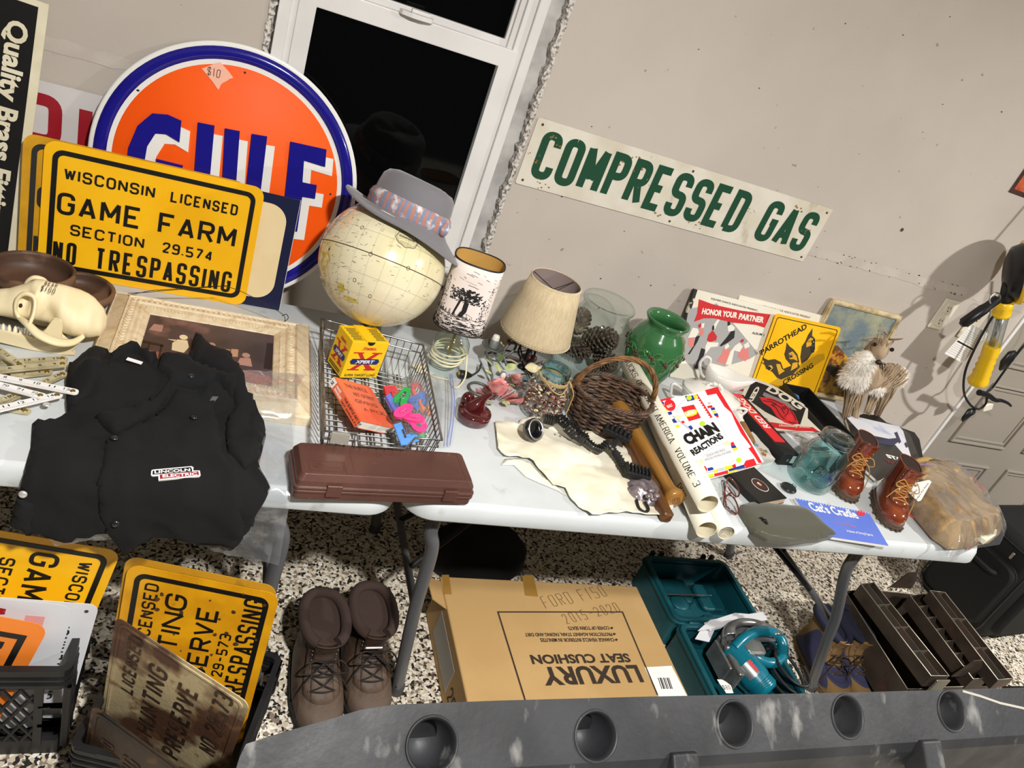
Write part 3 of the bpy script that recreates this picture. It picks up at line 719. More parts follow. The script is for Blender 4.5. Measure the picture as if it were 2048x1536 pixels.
pcol('child_print', '#e3cfa8', lambda s: (pq(s, [(.056, .075), (.079, .072), (.086, .095), (.080, .118), (.062, .116), (.054, .10)]), pq(s, ell(.072, .128, .008, .009, 14)), pq(s, [(.044, .112), (.06, .108), (.06, .114)])))
pcol('figure_print', '#a98072', lambda s: (pq(s, [(.112, .072), (.138, .078), (.134, .105), (.120, .108)]), pq(s, ell(.127, .116, .008, .009, 14)), pq(s, [(.18, .06), (.21, .06), (.205, .09), (.185, .085)]), pq(s, ell(.196, .098, .008, .009, 14)), pq(s, [(.006, .135), (.03, .135), (.03, .16), (.012, .16)])))
pcol('house_print', '#b58a6a', lambda s: (pq(s, [(.142, .08), (.165, .082), (.164, .11), (.142, .108)], .0138), pq(s, [(.166, .085), (.180, .087), (.180, .115), (.166, .113)], .0140)))
pcol('chair_print', '#17110f', lambda s: (pq(s, [(.0, .085), (.04, .082), (.04, .09), (.0, .094)], .0138), pq(s, [(.036, .03), (.04, .03), (.038, .085), (.034, .085)], .0138), pq(s, [(.01, .03), (.013, .03), (.016, .085), (.012, .085)], .0138), pq(s, [(.232, .06), (.249, .06), (.249, .16), (.236, .16)], .0138)))
wp = [(.03, fh - .03, .036), (.08, fh - .02, .055)] + [(.10 + .07 * k, fh - .03 + .004 * (k % 2), .066 + .020 * (k if k < 3 else 4 - k) - .012 * (k == 4)) for k in range(4)] + [(.375, fh - .03, .06), (.385, fh - .026, .038)]
part('hanging_wire', lambda s: (s.tube(spline(wp, 8), .0008, 5), s.tube(spline([(x, y + .003 * sin(40 * x), z + .004 * sin(60 * x)) for x, y, z in wp[:5]], 8), .0008, 5), s.tube(spline([(.385, fh - .026, .038), (.392, fh - .02, .046), (.386, fh - .016, .054), (.376, fh - .022, .050)], 6), .001, 5)), mat('wire_dark', '#2a2622', .5, metal=.6), fr)
# skull
def skull():
    sx, sy, sz = -.188, 1.560, .741
    t = thing('animal_skull', 'cream animal skull with handwritten price at the far left of the table', 'skull', (sx, sy, sz)); t.scale = (.76, 1.08, 1.0)
    m = mat('bone', '#efdfb6', .5, col2='#e5c68c', scale=6, lo=.45, hi=.7, sub=.1, bump=.15, bscale=60)
    tab = [(0, .006, .070, .050), (.010, .026, .088, .032), (.035, .044, .106, .028), (.07, .052, .119, .028), (.105, .050, .127, .032), (.135, .036, .132, .045), (.155, .034, .136, .045), (.175, .042, .134, .05), (.20, .034, .120, .045), (.235, .030, .104, .045), (.27, .029, .095, .045), (.305, .025, .088, .047), (.325, .015, .076, .052)]
    def cran(s):
        rings = []
        for k in range(66):
            x = .325 * k / 65; w, zt, zb = (interp([(a[0], a[j]) for a in tab], x) for j in (1, 2, 3)); r = []
            for i in range(36):
                a = 2 * pi * i / 36; c, sn = cos(a), sin(a)
                cr = .012 * max(0, 1 - abs(x - .05) / .10) * max(0, sn) ** 10
                e = abs(sn - .30); orb = .022 * math.exp(-((x - .185) / .015) ** 2 - (e / .45) ** 2) + .012 * math.exp(-((x - .125) / .022) ** 2 - ((sn + .1) / .5) ** 2)
                pp = .012 * math.exp(-((x - .163) / .006) ** 2 - ((sn - .62) / .25) ** 2) + .005 * math.exp(-((x - .004) / .008) ** 2)
                ww = w * (1 - .30 * max(0, sn) ** 1.5) - orb + pp
                r.append((-x, c * max(.004, ww), lerp(zb, zt, .5 + .5 * sn) + cr))
            rings.append(r)
        s.loft(rings)
    part('cranium', cran, m, t)
    for sg in (-1, 1): part('orbit_rim', lambda s: s.tube(spline([(-.168, sg * .066, .068), (-.160, sg * .052, .094), (-.165, sg * .036, .116), (-.188, sg * .032, .120), (-.205, sg * .033, .104), (-.207, sg * .034, .080), (-.196, sg * .040, .066)], 6), .0048, 8), m, t)
    part('orbit_hole', lambda s: s.ball((-.198, -.027, .088), .0045, 8), mat('bone_hole', '#3a2a1a', .9), t)
    for sg in (-1, 1):
        z = part('cheekbone', lambda s: s.tube(spline([(-.045, sg * .044, .050), (-.066, sg * .066, .046), (-.10, sg * .080, .052), (-.14, sg * .078, .062), (-.172, sg * .060, .070), (-.198, sg * .036, .066)], 6), lambda q: .0065 + .0055 * sin(pi * q), 10, flat=.6), m, t)
        part('jaw', lambda s: s.prism([(-.055, .03), (-.07, .014), (-.06, .004), (-.10, .0), (-.17, .002), (-.26, .012), (-.315, .028), (-.31, .042), (-.24, .034), (-.16, .030), (-.135, .052), (-.118, .080), (-.100, .084), (-.094, .072), (-.096, .045), (-.08, .034)], -.0045, .0045, M=T(0, sg * .044, 0) @ R(pi / 2, 'X') , smooth=False), m, t, bev=.003)
    for k in range(9):
        part('tooth', lambda s: s.lathe([(.0055, 0), (.005, .006), (.002, .013)], 8, T(-.165 - .014 * k, -.038 + .0012 * k, .030)), mat('tooth', '#f2ead2', .3), t)
    part('handwriting', lambda s: (s.letters('BEAR', .0, .014, .009, .004, .0011, .003, jitter=.0005), s.letters('$100', -.004, .0, .012, .0045, .0012, .004, jitter=.0006)), m_ink, t, M=frame((-.150, -.028, .130), V((1, -.05, -.05)), V((0, .9, .55))))
skull()
# folding rules
m_rule = mat('aged_rule', '#c3b894', .55, col2='#9a8f6c', scale=30, lo=.4, hi=.75); m_wrule = mat('white_rule', '#eceae8', .45)
m_brass = mat('brass', '#a88d4a', .35, metal=.8)
def rule(name, label, secs, m, nums):
    o = P(60, 770, .742); t = thing(name, label, 'ruler', o)
    for (a, b, z, w), n in zip(secs, nums):
        A = P(*a, z) - o; B = P(*b, z) - o; L = (B - A).length
        M = frame(A, B - A, V((0, 0, 1)).cross(B - A)) @ T(-.05, 0, 0)
        p = part('section', lambda s: s.prism(rrect(0, -w / 2, L + .05, w / 2, w * .48, 5), -.0035, 0), m, t, M=M, bev=.0006)
        def marks(s):
            k = int(L / .0254)
            for i in range(k + 2):
                x = L + .05 - .020 - i * .0254
                for j in range(8): s.ribbon([(x - j * .0032, -w / 2), (x - j * .0032, -w / 2 + (.006 if j % 8 == 0 else .0035))], .0004, .0003)
                tx = str(n - i); s.text(tx, x - .006, -.0015, .0055 * len(tx), .0062, z=.0003, bold=.01) if n - i > 0 else 0
        part('marks', marks, m_ink, p)
        part('joint', lambda s: s.lathe([(.0001, .0016), (.004, .0014), (.005, .0002)], 14, T(L + .04, 0, 0)), m_brass, p)
rule('folding_ruler', 'aged wooden folding ruler opened in zigzags below the skull', [((0, 702), (46, 733), .764, .017), ((0, 724), (136, 716), .746, .017), ((0, 739), (136, 726), .768, .017), ((10, 752), (105, 742), .752, .017), ((55, 779), (133, 744), .757, .017), ((0, 802), (62, 776), .757, .017), ((0, 812), (62, 823), .746, .017)], m_rule, [13, 15, 9, 3, 14, 19, 51])
rule('folding_ruler', 'white folding ruler lying across the aged wooden ruler', [((0, 769), (92, 793), .773, .016), ((0, 816), (125, 787), .768, .016), ((0, 753), (157, 784), .779, .016)], m_wrule, [72, 14, 12])
# black work shirt over the table edge, lying on a clear plastic sleeve
def xs(u, v, zz=.788):
    """pixel to cloth plane: along the table, then over its edge and down"""
    p = P(u, v, zz)
    if p.y > YF - .004: return (p.x, p.y)
    q = W(u, v, YF - .022); return (q.x, YF - (zz - q.z) - .004)
def drape(x, s, off):
    """cloth plane back to the room; off is the lift above the support"""
    e = YF - .004
    if s > e + .02: return (x, s, .742 + off)
    if s > e - .02:
        a = (e + .02 - s) / .04 * pi / 2; r = .0255
        return (x, e + .02 - sin(a) * (r + off), .742 - r + cos(a) * (r + off))
    return (x, e + .02 - .0255 - off, .742 - .0255 - (e - .02 - s))
def smooth(a, b, x): x = max(0, min(1, (x - a) / (b - a))); return x * x * (3 - 2 * x)
def cloth_h(x, s):
    on = smooth(1.34, 1.40, s) * smooth(-.23, -.19, x) * .040
    f = .020 * max(0, fn2(x * 1.0 + s * .5, s, 7, 3)) + .012 * abs(fn2(x, s, 13, 8)) + .010 * (1 - abs(fn2(x * .6 + .8 * s, s * .4 - x * .5, 14, 5))) ** 3
    return on + .006 + f
def cl(ps): return [xs(20 + u * .293, 680 + v * .293) for u, v in ps]
SH = thing('work_shirt', 'black work shirt with a red and white chest logo draped over the table edge', 'shirt', (0, 1.3, .742)); SHo = V(SH.location)
m_shirt = mat('black_cotton', '#09090a', .95, sheen=.0, bump=.25, bscale=500, dist=.0008, col2='#0c0c0e', scale=9)
def cloth(name, px, off, m=m_shirt, step=.011, hole=None, parent=SH, edge=.004, raw=None):
    b = MB(); o = raw or cl(px)
    b.pad(o, lambda x, y, d: 1.0 + min(1, d / .007), 0, step=step, skirt=False)
    nv = []
    for x, y, z in b.v:
        k = z - 1.0; k = k * (2 - k)
        h = cloth_h(x, y) if off > 0 else cloth_h(x, y) * .0
        nv.append(V(drape(x, y, (h + off) * (k if name == 'body' else .55 + .45 * k) + (.002 if name == 'body' else off * .4))) - SHo)
    b.v = [tuple(p) for p in nv]
    return b.build(name, m, parent, solid=.002)
cloth('body', [(405, 65), (520, 80), (700, 98), (820, 42), (1020, 150), (1200, 150), (1240, 10), (1290, 0), (1500, 165), (1640, 370), (1740, 470), (1770, 540), (1720, 740), (1810, 920), (1700, 1100), (1600, 1280), (1540, 1296), (1280, 1250), (1000, 1225), (800, 1335), (660, 1190), (380, 1230), (140, 1190), (0, 1110), (90, 790), (150, 600), (160, 440), (400, 400), (390, 180)], .0015)
cloth('front_flap', [(650, 620), (760, 560), (1000, 430), (1120, 330), (1380, 330), (1440, 500), (1470, 700), (1600, 900), (1640, 1150), (1560, 1270), (1280, 1235), (1000, 1205), (930, 1225), (800, 1330), (690, 1190), (610, 1000), (610, 800)], .0075)
cloth('collar', [(570, 480), (640, 450), (950, 370), (1060, 300), (990, 240), (1010, 150), (1200, 160), (1400, 260), (1560, 330), (1530, 420), (1400, 330), (1240, 340), (1110, 330), (980, 440), (740, 588), (640, 540)], .012)
cloth('collar', [(700, 100), (820, 44), (1010, 140), (970, 230), (850, 110), (760, 140), (700, 200), (640, 300), (660, 170)], .010)
cloth('sleeve', [(1225, 180), (1240, 20), (1300, 8), (1500, 170), (1640, 380), (1745, 480), (1760, 540), (1700, 740), (1620, 800), (1500, 700), (1480, 500), (1530, 420), (1400, 280)], .010)
cloth('sleeve', [(410, 72), (520, 85), (690, 105), (600, 290), (560, 330), (460, 380), (400, 390), (395, 190)], .009)
cloth('cuff', [(0, 1110), (60, 900), (180, 960), (150, 1180)], .008)
def shirt_at(u, v, off=.012):
    z = .775
    for i in range(5):
        x, s_ = xs(u, v, z); p = V(drape(x, s_, cloth_h(x, s_) + off)); z = p.z if s_ > YF + .02 else z
    return p - SHo
for u, v, c in ((93, 809, 'w'), (50, 946, 'w'), (229, 876, 'k'), (238, 1002, 'k'), (388, 834, 'k'), (382, 752, 'k')):
    q = shirt_at(u, v, .017 if c == 'k' else .009); n = V((0, -.9, .3)) if v > 940 else V((0, 0, 1))
    part('snap', lambda s: s.lathe([(.0001, .0030), (.004, .0028), (.0062, .0016), (.0068, 0)], 18), mat('pearl_snap', '#cfcdc8', .25, metal=.5) if c == 'w' else mat('black_snap', '#1c1c1e', .25, coat=.5), SH, M=frame(q, (1, 0, 0), V((1, 0, 0)).cross(n) * -1))
l0, l1, l2 = shirt_at(307, 931, .0165), shirt_at(404, 935, .0165), shirt_at(305, 905, .0165)
lm_ = sum((shirt_at(u, v, .0165) for u, v in ((330, 918), (355, 918), (380, 920), (355, 908), (355, 930))), V()) / 5
MLG = frame(l0, l1 - l0, l2 - l0); lk = (l1 - l0).length / 97; MLG.translation += MLG.col[2].xyz * ((lm_ - l0).dot(MLG.col[2].xyz) + .0015)
on_shirt = lambda x, y, z: MLG @ V((x * lk, y * lk, z))
m_wt = mat('white_thread', '#e9e7e6', .8); m_rt = mat('red_thread', '#8e1a24', .8)
def band(pts, z, n=1):
    def f(s): s.prism(pts, 0, .4); s.v = [tuple(on_shirt(p[0], p[1], z + (.0006 if p[2] > .2 else -.004))) for p in s.v]
    return f
lg = part('chest_logo', band([(0, 11), (1, 22), (4, 24), (80, 26), (84, 23), (83, 15), (96, 14), (97, 3), (94, 0), (14, -2), (14, 9), (3, 9)], 0), m_wt, SH, label='embroidered logo of two lettered bands')
part('black_band', band([(3, 12), (4, 21), (79, 23.5), (81, 15), (80, 12.5)], .0008), m_shirt, lg)
part('red_band', band([(17, .5), (17, 10.5), (93, 12), (94, 3)], .0008), m_rt, lg)
part('lettering', lambda s: (s.text('LINCOLN', 7, 13.4, 70, 7, z=.0018, bold=.03, xf=on_shirt), s.text('ELECTRIC', 22, 2.6, 68, 7, z=.0018, bold=.03, xf=on_shirt)), m_wt, lg)
part('neck_label', lambda s: s.box(-.014, -.004, 0, .016, .004, .0012), m_wt, SH, M=frame(shirt_at(268, 722, .014), V((.95, -.3, 0)), V((.3, .95, .2))))
m_film = film('clear_film', '#eef0f2', .92, .14, bump=.6, bscale=15, haze=.10)
PB = thing('plastic_bag', 'clear plastic garment bag lying beneath the black shirt', 'plastic bag', (0, 1.3, .742))
def bagf(s):
    s.pad([xs(u, v, .75) for u, v in ((470, 765), (606, 772), (590, 800), (588, 900), (582, 1000), (560, 1125), (500, 1115), (430, 1097), (330, 1062), (250, 1070), (110, 1085), (72, 1052), (150, 980), (330, 900))], lambda x, y, d: 1, 0, step=.014, skirt=False)
    nv = []
    for x, y, z in s.v:
        on = smooth(1.345, 1.375, y) * smooth(.275, .245, x) * .036
        nv.append(V(drape(x, y, on + .003 + .010 * abs(fn2(x, y, 16, 2)) + .008 * abs(fn2(x + y, y - x, 30, 4)))) - SHo)
    s.v = [tuple(p) for p in nv]
part('bag_film', bagf, m_film, PB)
# brown plastic case at the table edge
MC = frame((.2004, 1.1268, .7415), (.9973, .0741, 0), (-.0741, .9973, 0))
ca = thing('storage_case', 'long brown plastic case on the front edge between the two tables', 'case', M=MC)
m_case = mat('brown_plastic', '#5b3a31', .42, col2='#4e3029', scale=6, col3='#8a6a5c', scale3=50, lo3=.68, hi3=.80, bump=.15, bscale=90)
cr_ = lambda e, z, r=.010: [(x, y, z) for x, y in rrect(e, e, .368 - e, .112 - e, r, 4)]
part('base', lambda s: s.loft([cr_(.006, 0), cr_(.001, .004), cr_(.001, .019), cr_(-.001, .020), cr_(-.001, .0255), cr_(.002, .0265)], smooth=False), m_case, ca, bev=.001)
ld = part('lid', lambda s: s.loft([cr_(.002, .0270), cr_(-.001, .0275), cr_(-.001, .034), cr_(.002, .035), cr_(.003, .047), cr_(.010, .060), cr_(.016, .061)], smooth=False), m_case, ca, bev=.001)
part('embossing', lambda s: (s.ring(rrect(.024, .018, .092, .048, .003), rrect(.0255, .0195, .0905, .0465, .002), .0608, .0617), [s.ring(ell(.042, .034, r, r * .8, 24), ell(.042, .034, r - .001, (r - .001) * .8, 24), .0608, .0616) for r in (.004, .007, .010)], s.ring(ell(.17, .075, .006, .005, 20), ell(.17, .075, .005, .004, 20), .0608, .0616), s.box(.055, .03, .0608, .085, .032, .0615), s.box(.094, .014, .0608, .104, .05, .0618), s.ring(rrect(.11, .016, .345, .098, .004), rrect(.111, .017, .344, .097, .003), .0608, .0614)), m_case, ld)
for x in (.06, .30): part('latch', lambda s: s.rbox(x, -.004, .014, x + .03, .001, .042, .002, .001), m_case, ca)
# ================================================================ where the tables meet
m_wire = mat('bright_wire', '#a7a8a6', .3, metal=.9, col2='#77746e', scale=30)
RZ = .842
c4 = [P(u, v, RZ) for u, v in ((650, 862), (884, 880), (846, 690), (643, 638))]
bc = sum(c4, V()) / 4
WB = thing('wire_basket', 'rectangular silver wire basket behind the brown plastic case', 'basket', (bc.x, bc.y, .7415))
def wirebasket():
    q = [p - V((bc.x, bc.y, .7415)) for p in c4]                        # front left, front right, back right, back left
    lo_ = [V((p.x * .93, p.y * .95, .004)) for p in q]
    def rimpt(a, b, t): return a.lerp(b, t)
    fl, fr_, br, bl = q; n = V((0, 0, .03))
    rim = [fl, rimpt(fl, fr_, .26), rimpt(fl, fr_, .30) - n, rimpt(fl, fr_, .70) - n, rimpt(fl, fr_, .76), fr_, br, rimpt(br, bl, .12), rimpt(br, bl, .9), bl]
    part('rim', lambda s: s.tube(rim, .0026, 6, closed=True), m_wire, WB)
    part('lower_rim', lambda s: s.tube([V((p.x * .985, p.y * .985, p.z - .022 - (.02 if i in (2, 3) else 0))) for i, p in enumerate(rim)], .0020, 6, closed=True), m_wire, WB)
    def grid(s):
        for i in range(14):
            t = (i + .5) / 14; a = lo_[0].lerp(lo_[1], t); b = lo_[3].lerp(lo_[2], t); ta = fl.lerp(fr_, t); tb = bl.lerp(br, t)
            if .28 < t < .74: ta = ta - n
            s.tube([ta, a + V((0, .004, .004)), a + V((0, .012, 0)), b + V((0, -.012, 0)), b + V((0, -.004, .004)), tb], .0013, 5)
        for i in range(20):
            t = (i + .5) / 20; a = lo_[0].lerp(lo_[3], t); b = lo_[1].lerp(lo_[2], t)
            s.tube([fl.lerp(bl, t), a + V((.002, 0, .004)), a + V((.010, 0, .002)), b + V((-.010, 0, .002)), b + V((-.002, 0, .004)), fr_.lerp(br, t)], .0013, 5)
    part('wire_grid', grid, m_wire, WB)
    for t in (.16, .5, .86):
        a = lo_[0].lerp(lo_[1], t); b = lo_[3].lerp(lo_[2], t)
        part('floor_bar', lambda s: s.tube([a, b], .0024, 6), m_wire, WB)
    for p, d in ((rimpt(fl, fr_, .13), V((0, -.004, -.012))), (rimpt(br, bl, .40), V((0, .0, -.045)))):
        part('clip', lambda s: s.box(-.018, -.003, -.012, .018, .003, .012, T(*(p + d))), mat('dull_tin', '#b9b7ab', .4, metal=.5), WB)
wirebasket()
# yellow carton in the wire basket
m_xy = mat('yellow_card', '#f4c61a', .5); m_xr = mat('red_print', '#c32a2c', .5); m_xb = mat('blue_print', '#1e2f6e', .5); m_wp = mat('white_print', '#f0ede6', .6)
MXB = frame(C0 + (V((.310, 1.525, .773)) - C0) * 1.0162, V((.927, .366, -.088)), V((-.367, .93, 0)))
xb = thing('shell_box', 'yellow cardboard box with a big red X standing in the wire basket', 'box', M=MXB); xw, xd, xh = .1016, .0732, .1026
part('carton', lambda s: s.box(0, 0, 0, xw, xd, xh), m_xy, xb, bev=.001)
def lid(s):
    s.box(xw * .36, -.0006, xh, xw * .64, xd, xh + .0022)
    s.prism(rrect(xw * .38, -.004, xw * .62, .012, .006), xh + .0022, xh + .003)
part('lid_flap', lid, m_xy, xb)
part('fine_print', lambda s: [s.box(x0 + .0015 * (j % 3), .008 + j * .0042, xh, x1 - .003 * ((j * 7) % 4) / 3, .0102 + j * .0042, xh + .0004) for x0, x1 in ((.006, xw * .34), (xw * .67, xw - .005)) for j in range(13)], mat('olive_print', '#6f6420', .6), xb)
part('notch', lambda s: s.prism(ell(xw / 2, xh, .010, .009, 12, pi, 2 * pi), 0, .0006, M=T(0, -.0008, 0) @ R(pi / 2, 'X') @ T(0, 0, -.0002)), m_blk, xb)
def xface(par, w, M, k):
    part('red_x', lambda s: (s.prism([(.12 * w, .72 * xh), (.40 * w, .72 * xh), (.40 * w, .69 * xh), (.36 * w, .69 * xh), (.5 * w, .5 * xh), (.78 * w, .27 * xh), (.86 * w, .27 * xh), (.86 * w, .22 * xh), (.55 * w, .22 * xh), (.55 * w, .25 * xh), (.60 * w, .26 * xh), (.46 * w, .42 * xh), (.24 * w, .69 * xh), (.12 * w, .69 * xh)], 0, .0004, M=M),
                              s.prism([(.62 * w, .72 * xh), (.9 * w, .72 * xh), (.9 * w, .69 * xh), (.83 * w, .69 * xh), (.30 * w, .25 * xh), (.42 * w, .25 * xh), (.42 * w, .22 * xh), (.10 * w, .22 * xh), (.10 * w, .25 * xh), (.17 * w, .25 * xh), (.70 * w, .69 * xh), (.62 * w, .69 * xh)], 0, .0004, M=M)), m_xr, par)
    part('blue_band', lambda s: s.prism([(.10 * w, .47 * xh), (.15 * w, .54 * xh), (.85 * w, .54 * xh), (.90 * w, .47 * xh), (.85 * w, .39 * xh), (.15 * w, .39 * xh)], .0004, .0009, M=M), m_xb, par)
    f = lambda x, y, z: M @ V((x, y, z))
    part('band_lettering', lambda s: s.text('XPERT', .24 * w, .42 * xh, .52 * w, .09 * xh, z=.0013, bold=.03, shear=.2, xf=f), m_wp, par)
    part('maker_lettering', lambda s: (s.text('Western', .34 * w, .80 * xh, .34 * w, .07 * xh, z=.0005, bold=.03, shear=.3, xf=f), s.box(.3 * w, .785 * xh, 0, .72 * w, .793 * xh, .0005, M)), m_xr, par)
    part('foot_lettering', lambda s: s.text('SUPER TARGET LOAD', .08 * w, .05 * xh, .84 * w, .065 * xh, z=.0005, bold=.015, shear=.15, xf=f) if k else [s.box(.1 * w, (.06 + .05 * j) * xh, 0, .85 * w, (.08 + .05 * j) * xh, .0004, M) for j in range(2)], m_ink, par)
xface(xb, xw, R(pi / 2, 'X') @ T(0, 0, .0003), True)
xface(xb, xd, T(0, xd, 0) @ R(-pi / 2) @ R(pi / 2, 'X') @ T(0, 0, .0003), False)
# orange paperback
A = P(722, 842, .800); B = P(645, 750, .838); D = P(793, 858, .752)
ey = (B - A); ex = D - A; MB_ = frame(A, ex, ey); ol = ey.length; ow = ex.length
ob = thing('paperback_book', 'orange paperback slanting across the wire basket', 'book', M=MB_ @ T(0, 0, -.021))
m_or = mat('orange_cover', '#f0623a', .35, coat=.3, col2='#e8724c', scale=10)
part('pages', lambda s: s.box(.002, .001, .001, ow - .001, ol - .001, .020), mat('page_edge', '#e9e5da', .9, col2='#d8d2c4', scale=300, stretch=(.05, 1, 1)), ob)
part('cover', lambda s: (s.box(0, 0, .020, ow, ol, .021), s.box(0, 0, 0, ow, ol, .001), s.box(-.001, 0, 0, .001, ol, .021)), m_or, ob)
part('title', lambda s: [s.text(t, .02 + .012 * i % .02, ol * .80 - i * .0235, ow * .62, .012, z=.0214, bold=.02) for i, t in enumerate(('THE SUBTLE', 'ART OF NOT', 'GIVING', 'A F*CK'))], mat('brown_print', '#8c4a3c', .5), ob)
spf = lambda x, y, z: (-.0013, ol - x, .003 + y)
part('spine_title', lambda s: (s.text('THE SUBTLE ART OF', .062, .0035, .082, .0058, xf=lambda x, y, z: spf(x, y + .006, z), bold=.03), s.text('NOT GIVING A F*CK', .062, .001, .082, .0052, xf=lambda x, y, z: spf(x, y - .001, z), bold=.03)), m_ink, ob)
part('spine_author', lambda s: (s.text('MARK', .024, .009, .022, .006, xf=spf, bold=.03), s.text('MANSON', .024, .001, .032, .006, xf=spf, bold=.03)), m_wp, ob)
part('spine_label', lambda s: s.box(-.0012, ol - .018, .001, -.0008, ol, .020), m_wp, ob)
part('publisher_mark', lambda s: (s.box(-.0014, ol - .013, .006, -.0012, ol - .004, .008), s.box(-.0014, ol - .013, .011, -.0012, ol - .004, .013), s.box(-.0014, ol - .011, .008, -.0012, ol - .009, .011)), m_ink, ob)
# plastic letter cutters in a clear zip bag
def cut_outline(k):
    if k == 'A': return [(-.018, -.022), (-.007, -.022), (0, -.004), (.007, -.022), (.018, -.022), (.007, .024), (-.007, .024)]
    if k == '8': return [(.014 * cos(t) * (1 - .28 * cos(t) ** 6 * 0), 0.024 * sin(t) * 1) if abs(sin(t)) > .25 else (.0125 * (1 if cos(t) > 0 else -1), .024 * sin(t)) for t in [2 * pi * i / 28 for i in range(28)]]
    if k == 'L': return [(-.018, -.024), (.020, -.024), (.020, -.010), (-.002, -.010), (-.002, .024), (-.018, .024)]
    if k == 'R': return [(-.016, -.022), (-.004, -.022), (-.002, -.006), (.008, -.022), (.020, -.022), (.010, -.002), (.017, .010), (.010, .024), (-.016, .024)]
    return ell(0, 0, .017, .022, 20)
def cutter(kind, colname, colr, label, px, z, tilt):
    o = P(*px, z); t = thing('letter_cutter', label, 'letter cutter', o, tilt, group='plastic letter cutters in the zip bag')
    m = mat(colname, colr, .35, coat=.2)
    out = cut_outline(kind); inn = [(x * .42, y * .42 + (.004 if kind == 'A' else 0)) for x, y in out]
    part('cutter_wall', lambda s: (s.ring([(x * 1.08, y * 1.08) for x, y in out], inn, .007, .0095), s.ring(out, [(x * .86, y * .86) for x, y in out], 0, .010)), m, t, bev=.0012)
    if kind in '8R': part('grip', lambda s: s.rbox(-.003, -.010, .006, .003, .010, .012, .002, .001), m, t)
cutter('A', 'green_plastic', '#2fae55', 'green letter cutter near the top of the zip bag', (806, 797), .800, (.5, -.2, -.7))
cutter('R', 'blue_plastic', '#1f6fd0', 'blue letter cutter right of the green one', (838, 805), .792, (.3, .1, -1.0))
cutter('8', 'pink_plastic', '#f5468f', 'pink oval cutter left in the middle of the zip bag', (806, 826), .806, (.3, 0, -.9))
cutter('8', 'pink_plastic', '#f5468f', 'pink oval cutter below and right of the other pink one', (826, 840), .802, (.2, .1, -1.9))
cutter('O', 'pink_plastic', '#f5468f', 'pink round cutter nearest the rim of the wire basket', (836, 852), .796, (.2, -.2, .2))
cutter('L', 'bright_blue_plastic', '#3a86dc', 'blue angular cutter at the lower corner of the zip bag', (810, 868), .785, (.6, -.3, .3))
cutter('O', 'orange_plastic', '#ee7d46', 'orange cutter at the right of the pink ones', (846, 818), .785, (.4, .3, .7))
cutter('R', 'red_plastic', '#cc3f45', 'red cutter at the upper left of the zip bag', (783, 795), .778, (.5, 0, .3))
cutter('L', 'periwinkle_plastic', '#6572c4', 'periwinkle cutter at the left edge of the zip bag', (786, 808), .786, (.7, 0, .9))
cutter('O', 'coral_plastic', '#e5585a', 'coral cutter behind the green letter cutter', (832, 784), .778, (.4, .2, .2))
cutter('O', 'green_plastic', '#2fae55', 'green cutter at the bottom of the zip bag', (836, 864), .768, (.2, .2, .4))
ZB = thing('zip_bag', 'clear zip bag of coloured letter cutters leaning in the wire basket', 'plastic bag', P(840, 830, .77)); zo = V(ZB.location)
def pts(*ps): return [P(u, v, z) - zo for u, v, z in ps]
def zipf(s):
    L = spline(pts((768, 775, .775), (778, 815, .770), (790, 860, .765), (802, 893, .768)), 6); Rr = spline(pts((912, 745, .770), (917, 795, .775), (914, 840, .772), (905, 893, .752)), 6)
    n = 16
    vs = []
    for j, (a, b) in enumerate(zip(L, Rr)):
        for i in range(n + 1):
            t = i / n; p = a.lerp(b, t); bulge = .056 * (sin(pi * min(1, t * 1.35)) ** .8 if t < .74 else 0) * sin(pi * (j + .7) / (len(L) + .4)) ** .5
            vs.append(p + V((0, 0, bulge + .005 * fn2(t * 3, j * .4, 2.2, 5))))
    s.add(vs, [(j * (n + 1) + i, j * (n + 1) + i + 1, (j + 1) * (n + 1) + i + 1, (j + 1) * (n + 1) + i) for j in range(len(L) - 1) for i in range(n)], True)
m_zip = film('zip_film', '#f4f6f8', .93, .16, bump=.4, bscale=18, haze=.10)
part('bag_film', zipf, m_zip, ZB)
for k in (0, 1): part('zip_strip', lambda s: s.tube(spline(pts((900 + 4 * k, 748, .772), (904 + 5 * k, 795, .780), (902 + 5 * k, 840, .776), (893 + 7 * k, 890, .756)), 6), .0011, 6), mat('zip_blue', '#7f8fd0', .4), ZB)
# toile lamp
def lamp_base(px, zb=.7412): p = P(*px, .74); return V((p.x, p.y, zb))
LT = thing('table_lamp', 'small glass lamp with a black toile landscape shade beside the globe', 'lamp', lamp_base((886, 738)), (0, 0, -.30))
m_clear = glass('lamp_glass')
ov = lambda a, b, z, n=48: [((abs(cos(2 * pi * i / n)) ** .72) * (1 if cos(2 * pi * i / n) > 0 else -1) * a, (abs(sin(2 * pi * i / n)) ** .72) * (1 if sin(2 * pi * i / n) > 0 else -1) * b, z) for i in range(n)]
SA, SB = .066, .052
m_toile = mat('toile_paper', '#efe3dc', .7)
def shd(t): return (lerp(SA, SA * .97, t), lerp(SB * 1.06, SB, t), lerp(.140, .327, t) )
sh_ = part('lamp_shade', lambda s: s.loft([ov(*shd(t / 6)) for t in range(7)], cap=False), [m_toile], LT, solid=.0008)
part('shade_lining', lambda s: s.loft([[(x * .975, y * .97, z) for x, y, z in ov(*shd(t / 6))] for t in range(7)], cap=False), mat('ochre_lining', '#c79a4f', .7), sh_)
for t in (0, 1): part('shade_trim', lambda s: s.tube(ov(*shd(t)), .0021, 6, closed=True), m_blk, sh_)
